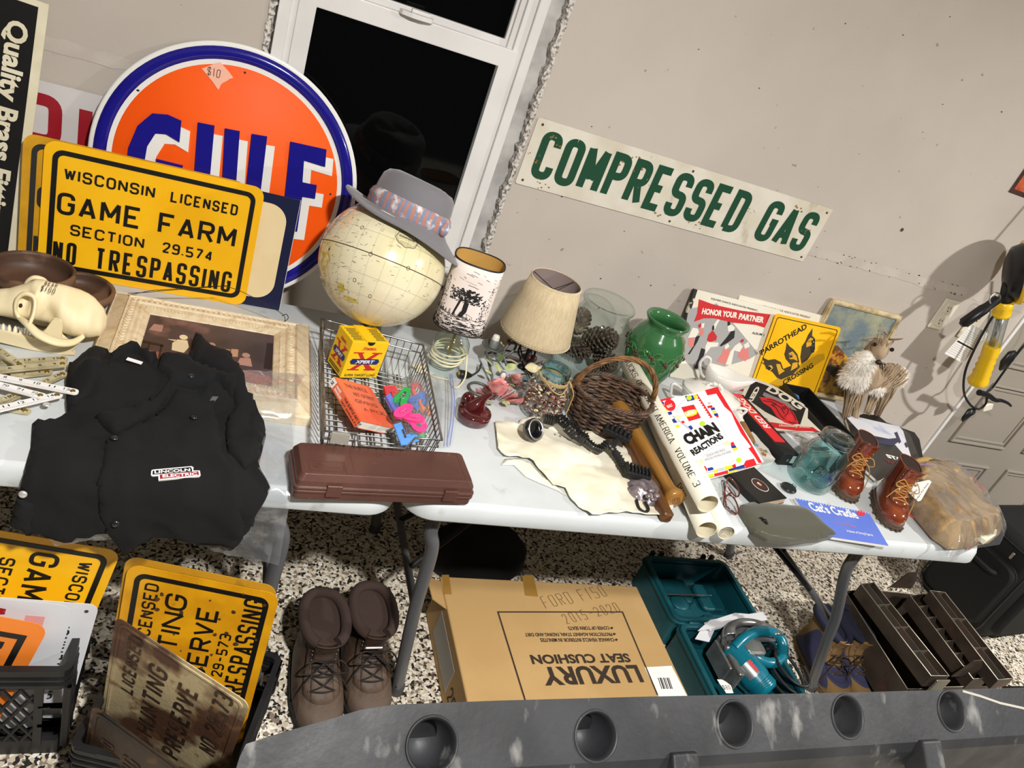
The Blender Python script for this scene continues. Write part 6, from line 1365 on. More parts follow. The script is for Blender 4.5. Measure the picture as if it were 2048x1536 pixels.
part('title', sheet_text(SL, 'CHAIN', (560, 965), (1030, 755), 195, .0009, pxl, .07), m_blk, lb); part('title', sheet_text(SL, 'REACTIONS', (645, 1115), (1085, 850), 125, .0009, pxl, .05), m_blk, lb)
part('subtitle', sheet_text(SL, 'DESIGN AND BUILD', (835, 1130), (1115, 1030), 42, .0006, pxl, 0), mat('grey_ink', '#77777a', .6), lb); part('subtitle', sheet_text(SL, 'AMAZING MOVING MACHINES', (810, 1190), (1195, 1060), 38, .0006, pxl, 0), mat('grey_ink', '#77777a', .6), lb)
part('age_mark', sheet_text(SL, '8+', (765, 1395), (825, 1370), 60, .0013, pxl, .04), m_wp, lb)
def arcs(s):
    for pts_ in ([(395, 500), (410, 400), (480, 310), (520, 285)], [(760, 1140), (900, 1000), (1090, 930)], [(980, 570), (1060, 720), (1130, 860)], [(800, 1210), (880, 1255), (1000, 1200), (1150, 1230), (1230, 1170)]): s.ribbon([p.xy for p in spline([(x, y, 0) for x, y in pxl(pts_)], 8)], .0006, .0004)
part('line_print', arcs, mat('grey_ink', '#77777a', .6), lb)
# red and black sign with a dog
yb0, yb1 = 1.745, 1.452
MRB = frame((1.588, yb1, .7415), (1, .10, 0), (-.06, 1, 0))
rd = thing('bar_sign', 'black and red sign base with a diamond shaped dog panel leaning on it', 'sign', M=MRB)
part('sign_base', lambda s: s.rbox(0, 0, 0, .062, .30, .042, .003, .002), m_bm, rd)
part('red_strip', lambda s: s.prism([(.004, .055), (.046, .055), (.046, .298), (.004, .298)], .042, .0445), m_br, rd)
part('strip_lettering', lambda s: s.text('RED DOG', 0, 0, .15, .028, z=.0450, bold=.02, xf=lambda x, y, z: (.040 - y, .120 + x, z)), m_wp, rd)
part('maker_plate', lambda s: s.box(.040, -.0012, .010, .056, 0, .036), m_wp, rd)
part('power_socket', lambda s: s.lathe([(.0001, .002), (.0035, .002), (.005, 0)], 14, T(.028, 0, .018) @ R(pi / 2, 'X')), m_grey_iron, rd)
MRD = frame((1.640, 1.745, .7865), V((0, -1, 0)), V((.62, 0, .785))); SR = Sheet(MRD)
def pxr(pts): return SR.poly([(1460 + u / 5.12, 640 + v / 5.12) for u, v in pts])
m_dcream = mat('panel_cream', '#e8e2cf', .4); m_dblk = mat('panel_black', '#1b1817', .35)
def slab(nm, m, pts, z0, z1, par): return part(nm, lambda s: s.prism(pxr(pts), z0, z1), m, par)
pn = slab('dog_panel', m_dcream, [(100, 840), (150, 690), (195, 600), (240, 590), (440, 670), (520, 715), (640, 790), (795, 905), (790, 1000), (960, 1165), (700, 1140), (470, 1130), (380, 1010), (330, 990)], -.004, 0, rd)
M_inv = MRB.inverted() @ MRD
pn.matrix_local = M_inv
for nm, m, pts, z in (('panel_black', m_dblk, [(150, 790), (230, 620), (350, 660), (520, 730), (775, 905), (720, 1070), (560, 1045), (360, 940)], .0006), ('panel_grey', mat('panel_grey', '#8d8786', .4), [(335, 770), (350, 740), (560, 830), (600, 850), (690, 930), (640, 920), (540, 850), (420, 830)], .0009),
                      ('dog_red', m_br, [(300, 790), (420, 800), (560, 860), (610, 900), (660, 960), (705, 1060), (640, 1075), (560, 1050), (480, 990), (420, 900), (340, 850)], .0012), ('dog_nose', mat('bright_red', '#ee3038', .3), [(585, 980), (625, 970), (655, 1000), (650, 1040), (610, 1050), (580, 1020)], .0018), ('red_ribbon', m_br, [(400, 1045), (470, 1055), (640, 1080), (850, 1100), (920, 1150), (880, 1150), (840, 1140), (680, 1135), (490, 1110), (440, 1100)], .0012)):
    slab(nm, m, pts, 0, z, pn)
part('dog_lines', lambda s: [s.ribbon([V(p) for p in pxr(l)], .0022, .0020) for l in ([(340, 830), (430, 840), (520, 900), (560, 960)], [(420, 870), (470, 900), (520, 980), (560, 1020)], [(560, 880), (600, 920), (590, 960), (560, 990)], [(610, 910), (650, 970), (680, 1030)], [(440, 850), (470, 860), (460, 880), (440, 870), (440, 850)], [(540, 890), (570, 905), (560, 920), (540, 905), (540, 890)], [(600, 1040), (630, 1055), (680, 1060)], [(380, 815), (450, 825), (540, 870)])], m_dblk, pn)
part('panel_lettering', sheet_text(SR, 'RED', (215, 870), (315, 690), 95, .0013, pxr, .05), m_dcream, pn); part('panel_lettering', sheet_text(SR, 'DOG', (365, 720), (720, 925), 80, .0013, pxr, .04), m_dcream, pn)
part('ribbon_lettering', sheet_text(SR, 'Uncommonly Smooth', (500, 1100), (820, 1118), 34, .0018, pxr, .02), m_dcream, pn)
# white printed carton
MCW = frame((1.695, 1.455, .7415), (1, .22, 0), (-.22, 1, 0)); wc = thing('paper_carton', 'white printed carton with a red sticker behind the blue glass jar', 'box', M=MCW)
part('carton', lambda s: s.box(0, 0, 0, .15, .165, .040), mat('white_carton', '#dcdadb', .6), wc, bev=.001)
part('fine_print', lambda s: [s.box(.012 + .066 * c, .02 + .0075 * k, .040, .012 + .066 * c + .045 - .012 * ((k * 5) % 3), .0225 + .0075 * k, .0404) for c in range(2) for k in range(17)] and None or None, mat('carton_ink', '#7b7b80', .7), wc)
part('bar_print', lambda s: s.box(.05, .03, .040, .12, .045, .0406), mat('dark_grey_print', '#55565a', .6), wc)
part('red_sticker', lambda s: s.prism(wav([(.02, .13), (.06, .125), (.066, .155), (.045, .162), (.022, .155)]), .040, .0410), m_br, wc)
# black box holding a silver letter opener
MBX = frame((1.812, 1.548, .7415), (1, -.02, 0), (.33, 1, 0)); bx = thing('gift_box', 'open black box holding a silver utensil with a blue crystal end', 'box', M=MBX); m_bcard = mat('black_card', '#101011', .5)
bw, bl_, bh = .112, .285, .070
def openbox(s):
    s.box(0, 0, 0, bw, bl_, .030); s.ring(rrect(0, 0, bw, bl_, .002, 2), rrect(.006, .006, bw - .006, bl_ - .006, .002, 2), .030, bh)
part('box_shell', openbox, m_bcard, bx); part('box_bed', lambda s: s.box(.042, .07, .030, .060, bl_ - .02, .034), mat('grey_bed', '#7d7f82', .6), bx)
part('front_flap', lambda s: s.box(.006, .006, .030, bw - .006, .058, .060), m_bcard, bx); part('flap_mark', lambda s: s.prism([(.03, .02), (.08, .024), (.075, .042), (.04, .04)], .060, .0606), mat('dark_red_mark', '#7d2a30', .5), bx)
MLO = MBX @ T(.050, .085, .041); lo_ = thing('letter_opener', 'silver twisted utensil with a blue crystal top inside the black box', 'utensil', M=MLO)
part('shaft', lambda s: s.tube([(0, y / 100 * .150, 0) for y in range(0, 101, 5)], lambda q: .0036 + .001 * sin(q * 60), 8), mat('bright_silver', '#d3d5d8', .12, metal=1), lo_)
part('crystal_top', lambda s: (s.lathe([(.0001, 0), (.006, .004), (.012, .018), (.010, .030), (.0001, .038)], 7, T(0, .150, 0) @ R(-pi / 2, 'X'), smooth=False)), mat('blue_crystal', '#56c4dc', .05, col2='#3f7fd0', scale=60, coat=1, metal=.3), lo_)
# film book and black folder
MSB = frame(P(1742, 932, .752), P(1836, 918, .752) - P(1742, 932, .752), V((0, 0, 1)).cross(P(1836, 918, .752) - P(1742, 932, .752)))
SBk = Sheet(frame((2.05, 1.6, .7585), (1, 0, 0), (0, 1, 0)))
fd = thing('black_folder', 'black folder with rounded corners under the white and blue book', 'folder', (2.05, 1.6, .7415))
def pxs(pts): return SBk.poly(pts)
fo_ = [(q.x - 2.05, q.y - 1.6) for q in (P(u, v, .7445) for u, v in ((1700, 905), (1716, 832), (1726, 829), (1755, 832), (1772, 846), (1828, 866), (1838, 880), (1846, 920), (1790, 950)))]
part('cover', lambda s: s.prism(fo_, 0, .006), mat('folder_black', '#131314', .5), fd)
sb = thing('film_book', 'white and blue covered book lying on the black folder behind the small leather boots', 'book', (2.05, 1.6, .7585)); out = pxs([(1692, 836), (1706, 831), (1800, 853), (1820, 868), (1840, 918), (1756, 962), (1722, 930)])
part('pages', lambda s: s.prism([(x * .995, y * .995) for x, y in out], -.0095, -.001), mat('page_edge', '#e9e5da', .9), sb)
part('cover', lambda s: s.prism(out, -.001, 0), mat('cover_black', '#17171a', .3, coat=.3), sb)
part('white_shape', lambda s: s.prism(pxs([(1694, 836), (1706, 832), (1798, 853), (1806, 862), (1822, 914), (1806, 908), (1780, 878), (1750, 872), (1718, 862)]), 0, .0006), mat('cover_white', '#e3e6ee', .3, col2='#aebbe2', scale=13, lo=.5, hi=.7, coat=.3), sb)
part('blue_shape', lambda s: (s.prism(pxs([(1730, 872), (1760, 880), (1795, 876), (1800, 882), (1785, 892), (1740, 884)]), 0, .0010), s.prism(pxs([(1788, 866), (1794, 864), (1802, 884), (1798, 888)]), 0, .0012), s.prism(pxs([(1808, 888), (1812, 884), (1816, 894), (1812, 896)]), 0, .0012)), mat('cover_blue', '#2d2f52', .3), sb)
part('title', lambda s: s.text('STAR', 0, 0, .085, .022, z=.0008, bold=.06, xf=lambda x, y, z: (lambda a, b: (a[0] + x * b.x - y * b.y, a[1] + x * b.y + y * b.x, z))(pxs([(1776, 916)])[0], V((.985, -.17)))), m_wp, sb)
part('title', lambda s: s.text('WARS', 0, 0, .085, .018, z=.0008, bold=.03, xf=lambda x, y, z: (lambda a, b: (a[0] + x * b.x - y * b.y, a[1] + x * b.y + y * b.x, z))(pxs([(1773, 926)])[0], V((.985, -.17)))), mat('dark_red_mark', '#7d2a30', .5), sb)
part('spine_mark', lambda s: s.prism(pxs([(1716, 866), (1722, 864), (1734, 878), (1728, 882)]), 0, .001), mat('salmon', '#e0786e', .4), sb)
# blue glass jar with a lid
BJ = P(1615, 966, .74); bj = thing('mason_jar', 'big aqua glass canning jar with a glass lid beside the leather boots', 'jar', (BJ.x, BJ.y, .7412))
m_aq = film('aqua_jar_glass', '#d6ecec', .92, .03); 
part('jar_glass', lambda s: s.lathe([(.0001, .004), (.05, .002), (.058, .006), (.0625, .018), (.0635, .05), (.062, .10), (.056, .122), (.047, .134), (.043, .142), (.0425, .158)], 56), m_aq, bj)
part('jar_inside', lambda s: s.lathe([(.0001, .010), (.05, .010), (.056, .02), (.057, .05), (.056, .10), (.05, .12), (.040, .136), (.038, .156)], 48), film('aqua_jar_inner', '#eaf6f5', .97, .03), bj)
part('jar_lid', lambda s: s.lathe([(.0425, .158), (.046, .160), (.047, .168), (.045, .173), (.036, .177), (.034, .174), (.026, .175), (.024, .179), (.0001, .180)], 48), film('aqua_lid', '#c4e2e2', .86, .04), bj)
part('bail_wire', lambda s: (s.tube([(.0455 * cos(2 * pi * i / 40), .0455 * sin(2 * pi * i / 40), .150) for i in range(40)], .0012, 5, closed=True), s.tube(spline([(.046, 0, .150), (.044, 0, .172), (.02, 0, .182), (-.02, 0, .182), (-.044, 0, .172), (-.046, 0, .150)], 6), .0012, 5)), mat('dull_wire', '#6e7a78', .4, metal=.8), bj)
dj = (C0 - V((BJ.x, BJ.y, .8))); aj = atan2(dj.y, dj.x) + .35
part('embossed_script', lambda s: s.text('Ball', -.03, .066, .062, .030, bold=.0, shear=.3, xf=lambda x, y, z: (.0640 * cos(aj + x / .064), .0640 * sin(aj + x / .064), y)), film('aqua_emboss', '#9fcccd', .8, .05), bj)
# boots
def boot(label, heel, toe, H, cols, group, o_=None, collar=.0, wf=1.0, lean=0.0, tongue=True, lac=5, slit=.55, tw=.0, sole_h=.12):
    heel = V(heel); toe = V(toe); L = (toe - heel).length; M = frame(heel, toe - heel, V((0, 0, 1)).cross(toe - heel)); t = thing('boot', label, 'boot', M=M, group=group)
    m_up, m_sole, m_lin, m_lace, m_eye, m_toe = cols
    XF = [(.0, 1.0), (.12, 1.0), (.20, 1.005), (.27, .985), (.33, .93), (.39, .82), (.45, .71), (.53, .61), (.65, .535), (.8, .50), (1.0, .51)]
    XB = [(0, .0), (.12, -.01), (.25, -.02), (.45, .0), (.6, .02), (.8, .0), (1.0, -.02)]
    WW = [(0, .175), (.12, .180), (.22, .188), (.33, .180), (.45, .165), (.6, .150), (.8, .148), (1.0, .158)]
    def S(a, tt, k=0.0):
        xf, xb, w = interp(XF, tt), interp(XB, tt), interp(WW, tt) * wf
        xm = lerp(xb, xf, .5 if tt > .45 else .55); c, sn = cos(a), sin(a)
        x = xm + ((xf - xm) if c > 0 else (xm - xb)) * (abs(c) ** (.85 if tt > .4 else .75)) * (1 if c > 0 else -1)
        foot = max(0, 1 - tt / .5); wd = w * (1 + foot * (.12 * sin(pi * max(0, min(1, (x - .35) / .7))) - .16 * max(0, .5 - x)))
        y = wd * abs(sn) ** .85 * (1 if sn > 0 else -1)
        n = V((c, sn)); return V((x * L + n.x * k + lean * L * max(0, tt - .4), y * L + n.y * k, tt * H))
    N = 40
    def upper(s):
        ts = [sole_h * .8] + [sole_h + (1 - sole_h) * i / 30 for i in range(31)]
        rings = []
        for tt in ts: rings.append([S(2 * pi * i / N, tt) - V((0, 0, .0)) for i in range(N)])
        dip = lambda a: (.10 * H * max(0, cos(a)) ** 2)
        s.loft(rings, cap=False)
        s.loft([[S(2 * pi * i / N, tt, -.0035) for i in range(N)] for tt in (1.0, .9, .75, .6, .48)], cap=False)
        s.add([S(2 * pi * i / N, 1.0) for i in range(N)] + [S(2 * pi * i / N, 1.0, -.0035) for i in range(N)], [(i, (i + 1) % N, N + (i + 1) % N, N + i) for i in range(N)], True)
    part('upper', upper, m_up, t)
    part('lining', lambda s: s.loft([[S(2 * pi * i / N, tt, -.005) for i in range(N)] for tt in (.99, .85, .7, .55, .42)], cap=True), m_lin, t)
    def sole(s):
        e = lambda k, tt: [S(2 * pi * i / N, .13, k) * V((1, 1, 0)) + V((0, 0, tt)) if False else V((S(2 * pi * i / N, .13, k).x, S(2 * pi * i / N, .13, k).y, tt)) for i in range(N)]
        s.loft([e(-.002 * L / .16, 0), e(.003, .0), e(.0045, H * sole_h * .45), e(.0035, H * sole_h * .55), e(.0045, H * sole_h), e(.0005, H * sole_h * 1.12)], smooth=False)
        for i in range(0, N, 2):
            p = S(2 * pi * i / N, .13, .005); s.box(-.0035, -.003, .0, .0035, .003, H * sole_h * .42, T(p.x, p.y, 0) @ R(atan2(p.y, p.x - L / 2)))
    part('sole', sole, m_sole, t)
    part('toe_cap', lambda s: s.loft([[S(-1.05 + 2.1 * i / 24, tt, .0012) for i in range(25)] for tt in (sole_h * 1.05, .18, .23, .28, .33, .365)], cap=False, closed=False), m_toe, t)
    if collar: part('collar', lambda s: s.tube([S(2 * pi * i / 60, 1.0, collar * .15) + V((0, 0, .004 - .0 * max(0, cos(2 * pi * i / 60)))) for i in range(4, 57)], collar, 10), m_lin, t)
    if tongue: part('tongue', lambda s: s.grid(lambda u, v: S((u - .5) * .95, .40 + v * .66, .003 + .010 * v * v) if v < .93 else S((u - .5) * .95, 1.0, .014) + V((.004 * v, 0, (v - .91) * H * .8)), 9, 14), m_toe if tw else m_up, t, solid=.002)
    for sg in (-1, 1):
        part('eyestay', lambda s: s.grid(lambda u, v: S(sg * (slit + (u) * .45), .40 + v * .60, .0022 + .009 * max(0, v - slit) * (1 - u)), 5, 12), m_up, t, solid=.0016)
    eyes = []
    for k in range(lac):
        tt = .44 + .50 * k / lac; pr_ = []
        for sg in (-1, 1):
            p = S(sg * (slit + .10), tt, .005 + .009 * max(0, (tt - .4) / .6 - slit)); pr_.append(p); e = part('eyelet', lambda s: s.ball(p, .0022 * (L / .16) ** .5, 8, (1, 1, .8)), m_eye, t)
        eyes.append(pr_)
    lr = .0015 * (L / .16) ** .6
    top = max(2, lac - 2)
    lp_ = []
    for k in range(top):
        a, b = eyes[k]; lp_.append([a, (a + b) / 2 + V((.006 * L / .16, 0, .006 * L / .16)), b])
        if k < top - 1: c = eyes[k + 1]; lp_.append([b, (b + c[0]) / 2 + V((.007 * L / .16, 0, .006 * L / .16)), c[0]]); lp_.append([a, (a + c[1]) / 2 + V((.0085 * L / .16, 0, .007 * L / .16)), c[1]])
    a, b = eyes[top - 1]; mid = (a + b) / 2 + V((.010, 0, .006)) * (L / .16); u = L / .16
    lp_ += [[mid, mid + V((.006, .018, .012)) * u, mid + V((.010, .030, -.004)) * u, mid + V((.008, .016, -.010)) * u, mid], [mid, mid + V((.006, -.018, .012)) * u, mid + V((.010, -.030, -.004)) * u, mid + V((.008, -.016, -.010)) * u, mid],
            [mid, mid + V((.012, .022, -.014)) * u, mid + V((.012, .036, -.04)) * u, V((mid.x + .02 * u, mid.y + .040 * u, .02 * u))], [mid, mid + V((.014, -.022, -.016)) * u, mid + V((.02, -.034, -.045)) * u]]
    part('laces', lambda s: [s.tube(spline(q, 6), lr, 6) for q in lp_], m_lace, t)
    return t
m_leather = mat('red_brown_leather', '#5f2b1a', .28, coat=.4, col2='#7a3a22', scale=14, lo=.4, hi=.7, col3='#3a1a10', scale3=20, lo3=.58, hi3=.75, bump=.12, bscale=160)
m_toeL = mat('polished_toe', '#8a3f1f', .16, coat=.7, col2='#6b2c17', scale=16)
cols = (m_leather, mat('brown_rubber', '#574538', .7, col2='#46382d', scale=30), mat('dark_lining', '#2c1a13', .9), mat('tan_lace', '#b98a4a', .7), mat('brass_eyelet', '#a89a80', .3, metal=.9), m_toeL)
boot('small brown leather boot with tan laces standing next to the aqua jar', (1.842, 1.470, .7415), (1.752, 1.322, .7415), .150, cols, None, slit=.42, lac=6, wf=1.12, tw=1)
boot('small brown leather boot with tan laces nearest the bag of khaki clothes', (1.925, 1.372, .7415), (1.838, 1.216, .7415), .150, cols, None, slit=.46, lac=6, wf=1.12, tw=1)
# glasses, notebook, compact, cap, string book
GL = P(1462, 990, .742); gs = thing('eyeglasses', 'folded tortoiseshell eyeglasses beside the poster tubes', 'glasses', GL); glv = V(GL); m_tort = mat('tortoiseshell', '#6e2d1c', .15, coat=.6, col2='#3a1710', scale=40)
gpt = lambda u, v, z=.752: P(u, v, z) - glv
for n_, pts_ in (('lens_rim', [(1458, 955, .775), (1468, 963, .772), (1477, 978, .765), (1478, 990, .757), (1472, 993, .752), (1464, 986, .752), (1457, 975, .76), (1454, 962, .77)]), ('lens_rim', [(1455, 990, .772), (1466, 994, .768), (1474, 1008, .760), (1477, 1022, .752), (1472, 1028, .749), (1462, 1021, .752), (1453, 1010, .757), (1451, 998, .768)])):
    o = part(n_, lambda s: s.tube(spline([gpt(*p) for p in pts_], 5, True), .0022, 6, closed=True), m_tort, gs)
    part('lens', lambda s: s.add([gpt(*p) for p in pts_], [tuple(range(len(pts_)))]), film('lens_glass', '#f2f2f2', .95, .02), o)
part('bridge', lambda s: s.tube([gpt(1464, 986, .753), gpt(1459, 987, .762), gpt(1455, 990, .772)], .0022, 6), m_tort, gs)
part('temple_arm', lambda s: s.tube([gpt(1455, 957, .776), gpt(1449, 985, .748), gpt(1446, 1018, .745)], .0019, 6), m_tort, gs); part('temple_arm', lambda s: s.tube([gpt(1472, 1028, .750), gpt(1452, 1012, .747), gpt(1448, 965, .747)], .0019, 6), m_blk, gs)
nA, nB, nC = P(1520, 1006, .762), P(1574, 996, .762), P(1470, 940, .762)
MNB = frame(nA, nB - nA, nC - nA); nw, nl = (nB - nA).length, (nC - nA).length * .98
nb_ = thing('notebook', 'black notebook with a round dark emblem beside the olive cap', 'notebook', M=MNB)
part('pages', lambda s: s.box(.002, .001, -.017, nw - .001, nl - .001, -.002), mat('tan_pages', '#c9b09a', .9, col2='#b3987f', scale=300, stretch=(.05, 1, 1)), nb_)
part('cover', lambda s: (s.box(0, 0, -.002, nw, nl, 0), s.box(0, 0, -.019, nw, nl, -.017), s.box(-.001, 0, -.019, .001, nl, 0)), mat('notebook_black', '#121214', .35), nb_)
SN = Sheet(MNB); ec = SN.at(1520, 970)
em = part('emblem', lambda s: s.prism(ell(ec[0], ec[1], .023, .026, 32), 0, .0005), m_wp, nb_); part('emblem_field', lambda s: s.prism(ell(ec[0], ec[1], .0215, .0245, 32), .0005, .0009), mat('emblem_dark', '#27100f', .3, col2='#4a1c16', scale=90), em); part('emblem_flash', lambda s: (s.prism([(ec[0] - .006, ec[1] + .008), (ec[0] + .002, ec[1] + .011), (ec[0] + .006, ec[1] - .002), (ec[0] - .002, ec[1] - .004)], .0009, .0013)), mat('emblem_gold', '#c39a3c', .4, col2='#d8d0c0', scale=120), em)
PC = P(1576, 978, .742); pc_ = thing('compact', 'small round black compact with a wire loop by the aqua jar', 'compact', PC)
part('case', lambda s: s.lathe([(.0001, 0), (.020, 0), (.0225, .003), (.0225, .006), (.020, .009), (.017, .0085), (.0001, .0095)], 36), mat('compact_black', '#1c1c1e', .3, coat=.4), pc_)
part('loop', lambda s: s.tube([(.022 + .007 * (1 + cos(t)) * .7, .012 + .007 * sin(t), .006) for t in [2 * pi * i / 20 for i in range(20)]], .0009, 5, closed=True), mat('dull_wire', '#6e7a78', .4, metal=.8), pc_)
CP = P(1570, 1045, .742); cp = thing('garrison_cap', 'olive wool garrison cap flat on the front table edge', 'cap', CP); cpv = V(CP); m_olive = mat('olive_wool', '#48473a', .95, sheen=.25, bump=.3, bscale=500, dist=.0008)
co_ = [(q.x - cpv.x, q.y - cpv.y) for q in (P(u, v, .752) for u, v in ((1480, 1022), (1484, 1008), (1500, 1003), (1530, 1003), (1570, 1007), (1605, 1011), (1628, 1024), (1650, 1046), (1676, 1068), (1650, 1074), (1610, 1079), (1570, 1080), (1540, 1074), (1512, 1066), (1495, 1046)))]
part('crown', lambda s: s.pad(co_, lambda x, y, d: .007 + .014 * min(1, d / .03) ** .6, 0, step=.009), m_olive, cp)
fo2 = [(q.x - cpv.x, q.y - cpv.y) for q in (P(u, v, .757) for u, v in ((1508, 1062), (1526, 1062), (1545, 1069), (1580, 1075), (1620, 1077), (1668, 1070), (1640, 1078), (1580, 1082), (1535, 1077)))]
part('turn_up', lambda s: s.pad(fo2, lambda x, y, d: .010 + .006 * min(1, d / .006), .002, step=.006), m_olive, cp)
part('cap_badge', lambda s: (s.ball(P(1529, 1041, .765) - cpv, .0065, 10, (1.2, .9, .6)), s.ball(P(1523, 1036, .766) - cpv, .0045, 8, (1.4, .7, .6)), s.ball(P(1533, 1046, .765) - cpv, .005, 8, (1, 1, .6))), mat('dark_bronze', '#23201f', .35, metal=.6), cp)
c1, c2, c3 = P(1590, 996, .7505), P(1738, 1026, .7505), P(1777, 1091, .7505)
MCC = frame(c1, c2 - c1, V((0, 0, 1)).cross(c2 - c1)); cw_ = (c2 - c1).length; ch_ = (c3 - c2).length; SC_ = Sheet(MCC)
cc = thing('spiral_book', 'periwinkle blue spiral bound book under the front leather boot', 'book', M=MCC)
co2 = [(0, 0)] + [SC_.at(1738, 1026), SC_.at(1777, 1091)] + [SC_.at(1645, 1071)]
part('pages', lambda s: s.prism(co2, -.0085, -.001), mat('page_white', '#e6e5e2', .8), cc); part('cover', lambda s: s.prism(co2, -.001, 0), mat('periwinkle', '#5f7bd6', .35, coat=.3), cc)
part('spiral_binding', lambda s: [s.tube([(cw_ * (k + .5) / 26, .0035 * cos(t) - .002, -.0045 + .0055 * sin(t)) for t in [2 * pi * i / 12 for i in range(12)]], .0009, 5, closed=True) for k in range(26)], mat('white_coil', '#e9edf5', .3), cc)
def pxc(pts): return SC_.poly([(1560 + u * 300 / 1772, 820 + v * 300 / 1772) for u, v in pts])
part('title', sheet_text(SC_, "Cat's Cradle", (380, 1190), (940, 1290), 95, .0006, pxc, .03), m_wp, cc); part('small_print', sheet_text(SC_, 'A Book of String Figures', (800, 1450), (1110, 1500), 32, .0006, pxc, .01), m_wp, cc); part('small_print', sheet_text(SC_, 'the Art of Making', (660, 1350), (900, 1395), 26, .0006, pxc, .0), mat('salmon', '#e0786e', .4), cc)
part('red_badge', lambda s: s.prism(pxc([(955 + 48 * cos(t) + 14 * sin(t), 1222 + 34 * sin(t)) for t in [i * pi / 10 for i in range(20)]]), 0, .0008), mat('badge_red', '#cf3b52', .4), cc)
# bag of khaki clothes on a red folder
RF = P(1880, 1020, .742); rf = thing('red_folder', 'red plastic folder showing from under the bag of khaki clothes', 'folder', RF); rfv = V(RF)
part('sheet', lambda s: s.prism([(q.x - rfv.x, q.y - rfv.y) for q in (P(u, v, .744) for u, v in ((1792, 1012), (1925, 960), (1940, 972), (1944, 988), (1950, 1092), (1938, 1099), (1850, 1050)))], 0, .004), mat('red_plastic_sheet', '#d63a26', .3, coat=.3), rf)
KC = P(1905, 1010, .746); kcv = V(KC); kc = thing('clothes_bag', 'clear zip bag packed with khaki clothing at the right front corner', 'bag of clothes', KC)
m_khaki = mat('khaki_cloth', '#ac9066', .9, col2='#745c3f', scale=14, lo=.42, hi=.62, bump=1.0, bscale=24, dist=.012, stretch=(1, .5, 1))
ko = [(q.x - kcv.x, q.y - kcv.y) for q in (P(u, v, .765) for u, v in ((1812, 940), (1826, 928), (1870, 925), (1892, 938), (1920, 962), (1945, 985), (1966, 1015), (1995, 1042), (2004, 1062), (1985, 1078), (1940, 1088), (1902, 1090), (1870, 1068), (1838, 1030), (1806, 985), (1803, 960)))]
part('folded_clothes', lambda s: s.pad(ko, lambda x, y, d: .060 * min(1, d / .035) ** .55 + .014 * (1 - abs(fn2(x + .5 * y, y - .4 * x, 12, 7))) ** 3 - .004, .002, step=.0095), m_khaki, kc)
part('folded_top', lambda s: s.pad([(q.x - kcv.x, q.y - kcv.y) for q in (P(u, v, .79) for u, v in ((1818, 934), (1826, 916), (1845, 911), (1862, 914), (1872, 928), (1850, 936)))], lambda x, y, d: .020 * min(1, d / .012) ** .5, .030, step=.007), mat('khaki_light', '#b5925a', .9, bump=.4, bscale=40), kc)
kf = [(q.x - kcv.x, q.y - kcv.y) for q in (P(u, v, .760) for u, v in ((1806, 930), (1875, 928), (1925, 958), (1975, 1010), (2014, 1062), (2004, 1084), (1950, 1092), (1906, 1112), (1895, 1100), (1850, 1055), (1800, 990)))]
part('bag_film', lambda s: s.pad(kf, lambda x, y, d: .068 * min(1, d / .05) ** .6 + .006 * fn2(x, y, 30, 3) * min(1, d / .02), .003, step=.012, skirt=False), film('bag_clear', '#f4f4f4', .93, .12, bump=.6, bscale=18, haze=.05), kc)
part('zip_strip', lambda s: s.tube(spline([P(1812, 936, .815) - kcv, P(1835, 930, .826) - kcv, P(1868, 931, .815) - kcv], 6), .0016, 6), mat('zip_purple', '#8a6fb0', .4), kc)
lt = [P(1808, 974, .830), P(1862, 962, .832), P(1838, 1003, .832)]
MLT = frame(lt[0], lt[1] - lt[0], (lt[0] - lt[2])); SLt = Sheet(MLT); tri = [SLt.at(*p) for p in ((1806, 975), (1812, 970), (1858, 960), (1863, 964), (1842, 1001), (1836, 1003))]
pl_ = thing('price_label', 'white triangular paper label with handwriting on the bag of khaki clothes', 'label', M=MLT)
part('label_paper', lambda s: s.prism(tri, 0, .0006), m_wp, pl_)
def pxt(pts): return SLt.poly([(1740 + u / 5.12, 860 + v / 5.12) for u, v in pts])
for body, a, b, h in (('$2', (460, 590), (510, 565), 40), ('2 pc', (425, 680), (500, 620), 40), ('Infant Kit Pants', (480, 720), (600, 550), 30)): part('handwriting', sheet_text(SLt, body, a, b, h, .0009, pxt, .005), m_ink, pl_)
part('clothes_tag', lambda s: s.prism([(q.x - kcv.x, q.y - kcv.y) for q in (P(u, v, .775) for u, v in ((1958, 1075), (1962, 1066), (1985, 1058), (1992, 1062), (1990, 1072), (1970, 1084)))], .020, .034), mat('pale_tag', '#d8d8c2', .8), kc)
# ================================================================ outlets and the hanging work light
m_ivory = mat('ivory_plastic', '#e4ddca', .35); m_slot = mat('outlet_slot', '#2b2823', .6)
def outlet(px, label):
    c = W(*px, YW); t = thing('wall_outlet', label, 'outlet', M=frame((c.x, YW - .001, c.z), (1, 0, 0), (0, 0, 1)))
    part('cover_plate', lambda s: s.rbox(-.037, -.060, 0, .037, .060, .006, .005, .002), m_ivory, t)
    for z in (-.026, .026):
        r = part('receptacle', lambda s: s.rbox(-.0165, z - .020, .006, .0165, z + .020, .0085, .006, .001), m_ivory, t)
        for q in (-.006, .006): part('slot', lambda s: s.box(q - .0012, z - .001, .0085, q + .0012, z + .009, .0089), m_slot, r)
        part('ground_hole', lambda s: s.prism(ell(0, z - .009, .0028, .003, 10), .0085, .0089), m_slot, r)
    part('screw', lambda s: s.ball((0, 0, .006), .003, 8, (1, 1, .4)), m_ivory, t)
    return t
outlet((1886, 628), 'ivory wall outlet left of the hanging work light')
outlet((1944, 648), 'ivory wall outlet partly behind the hanging work light')
YL = 1.83
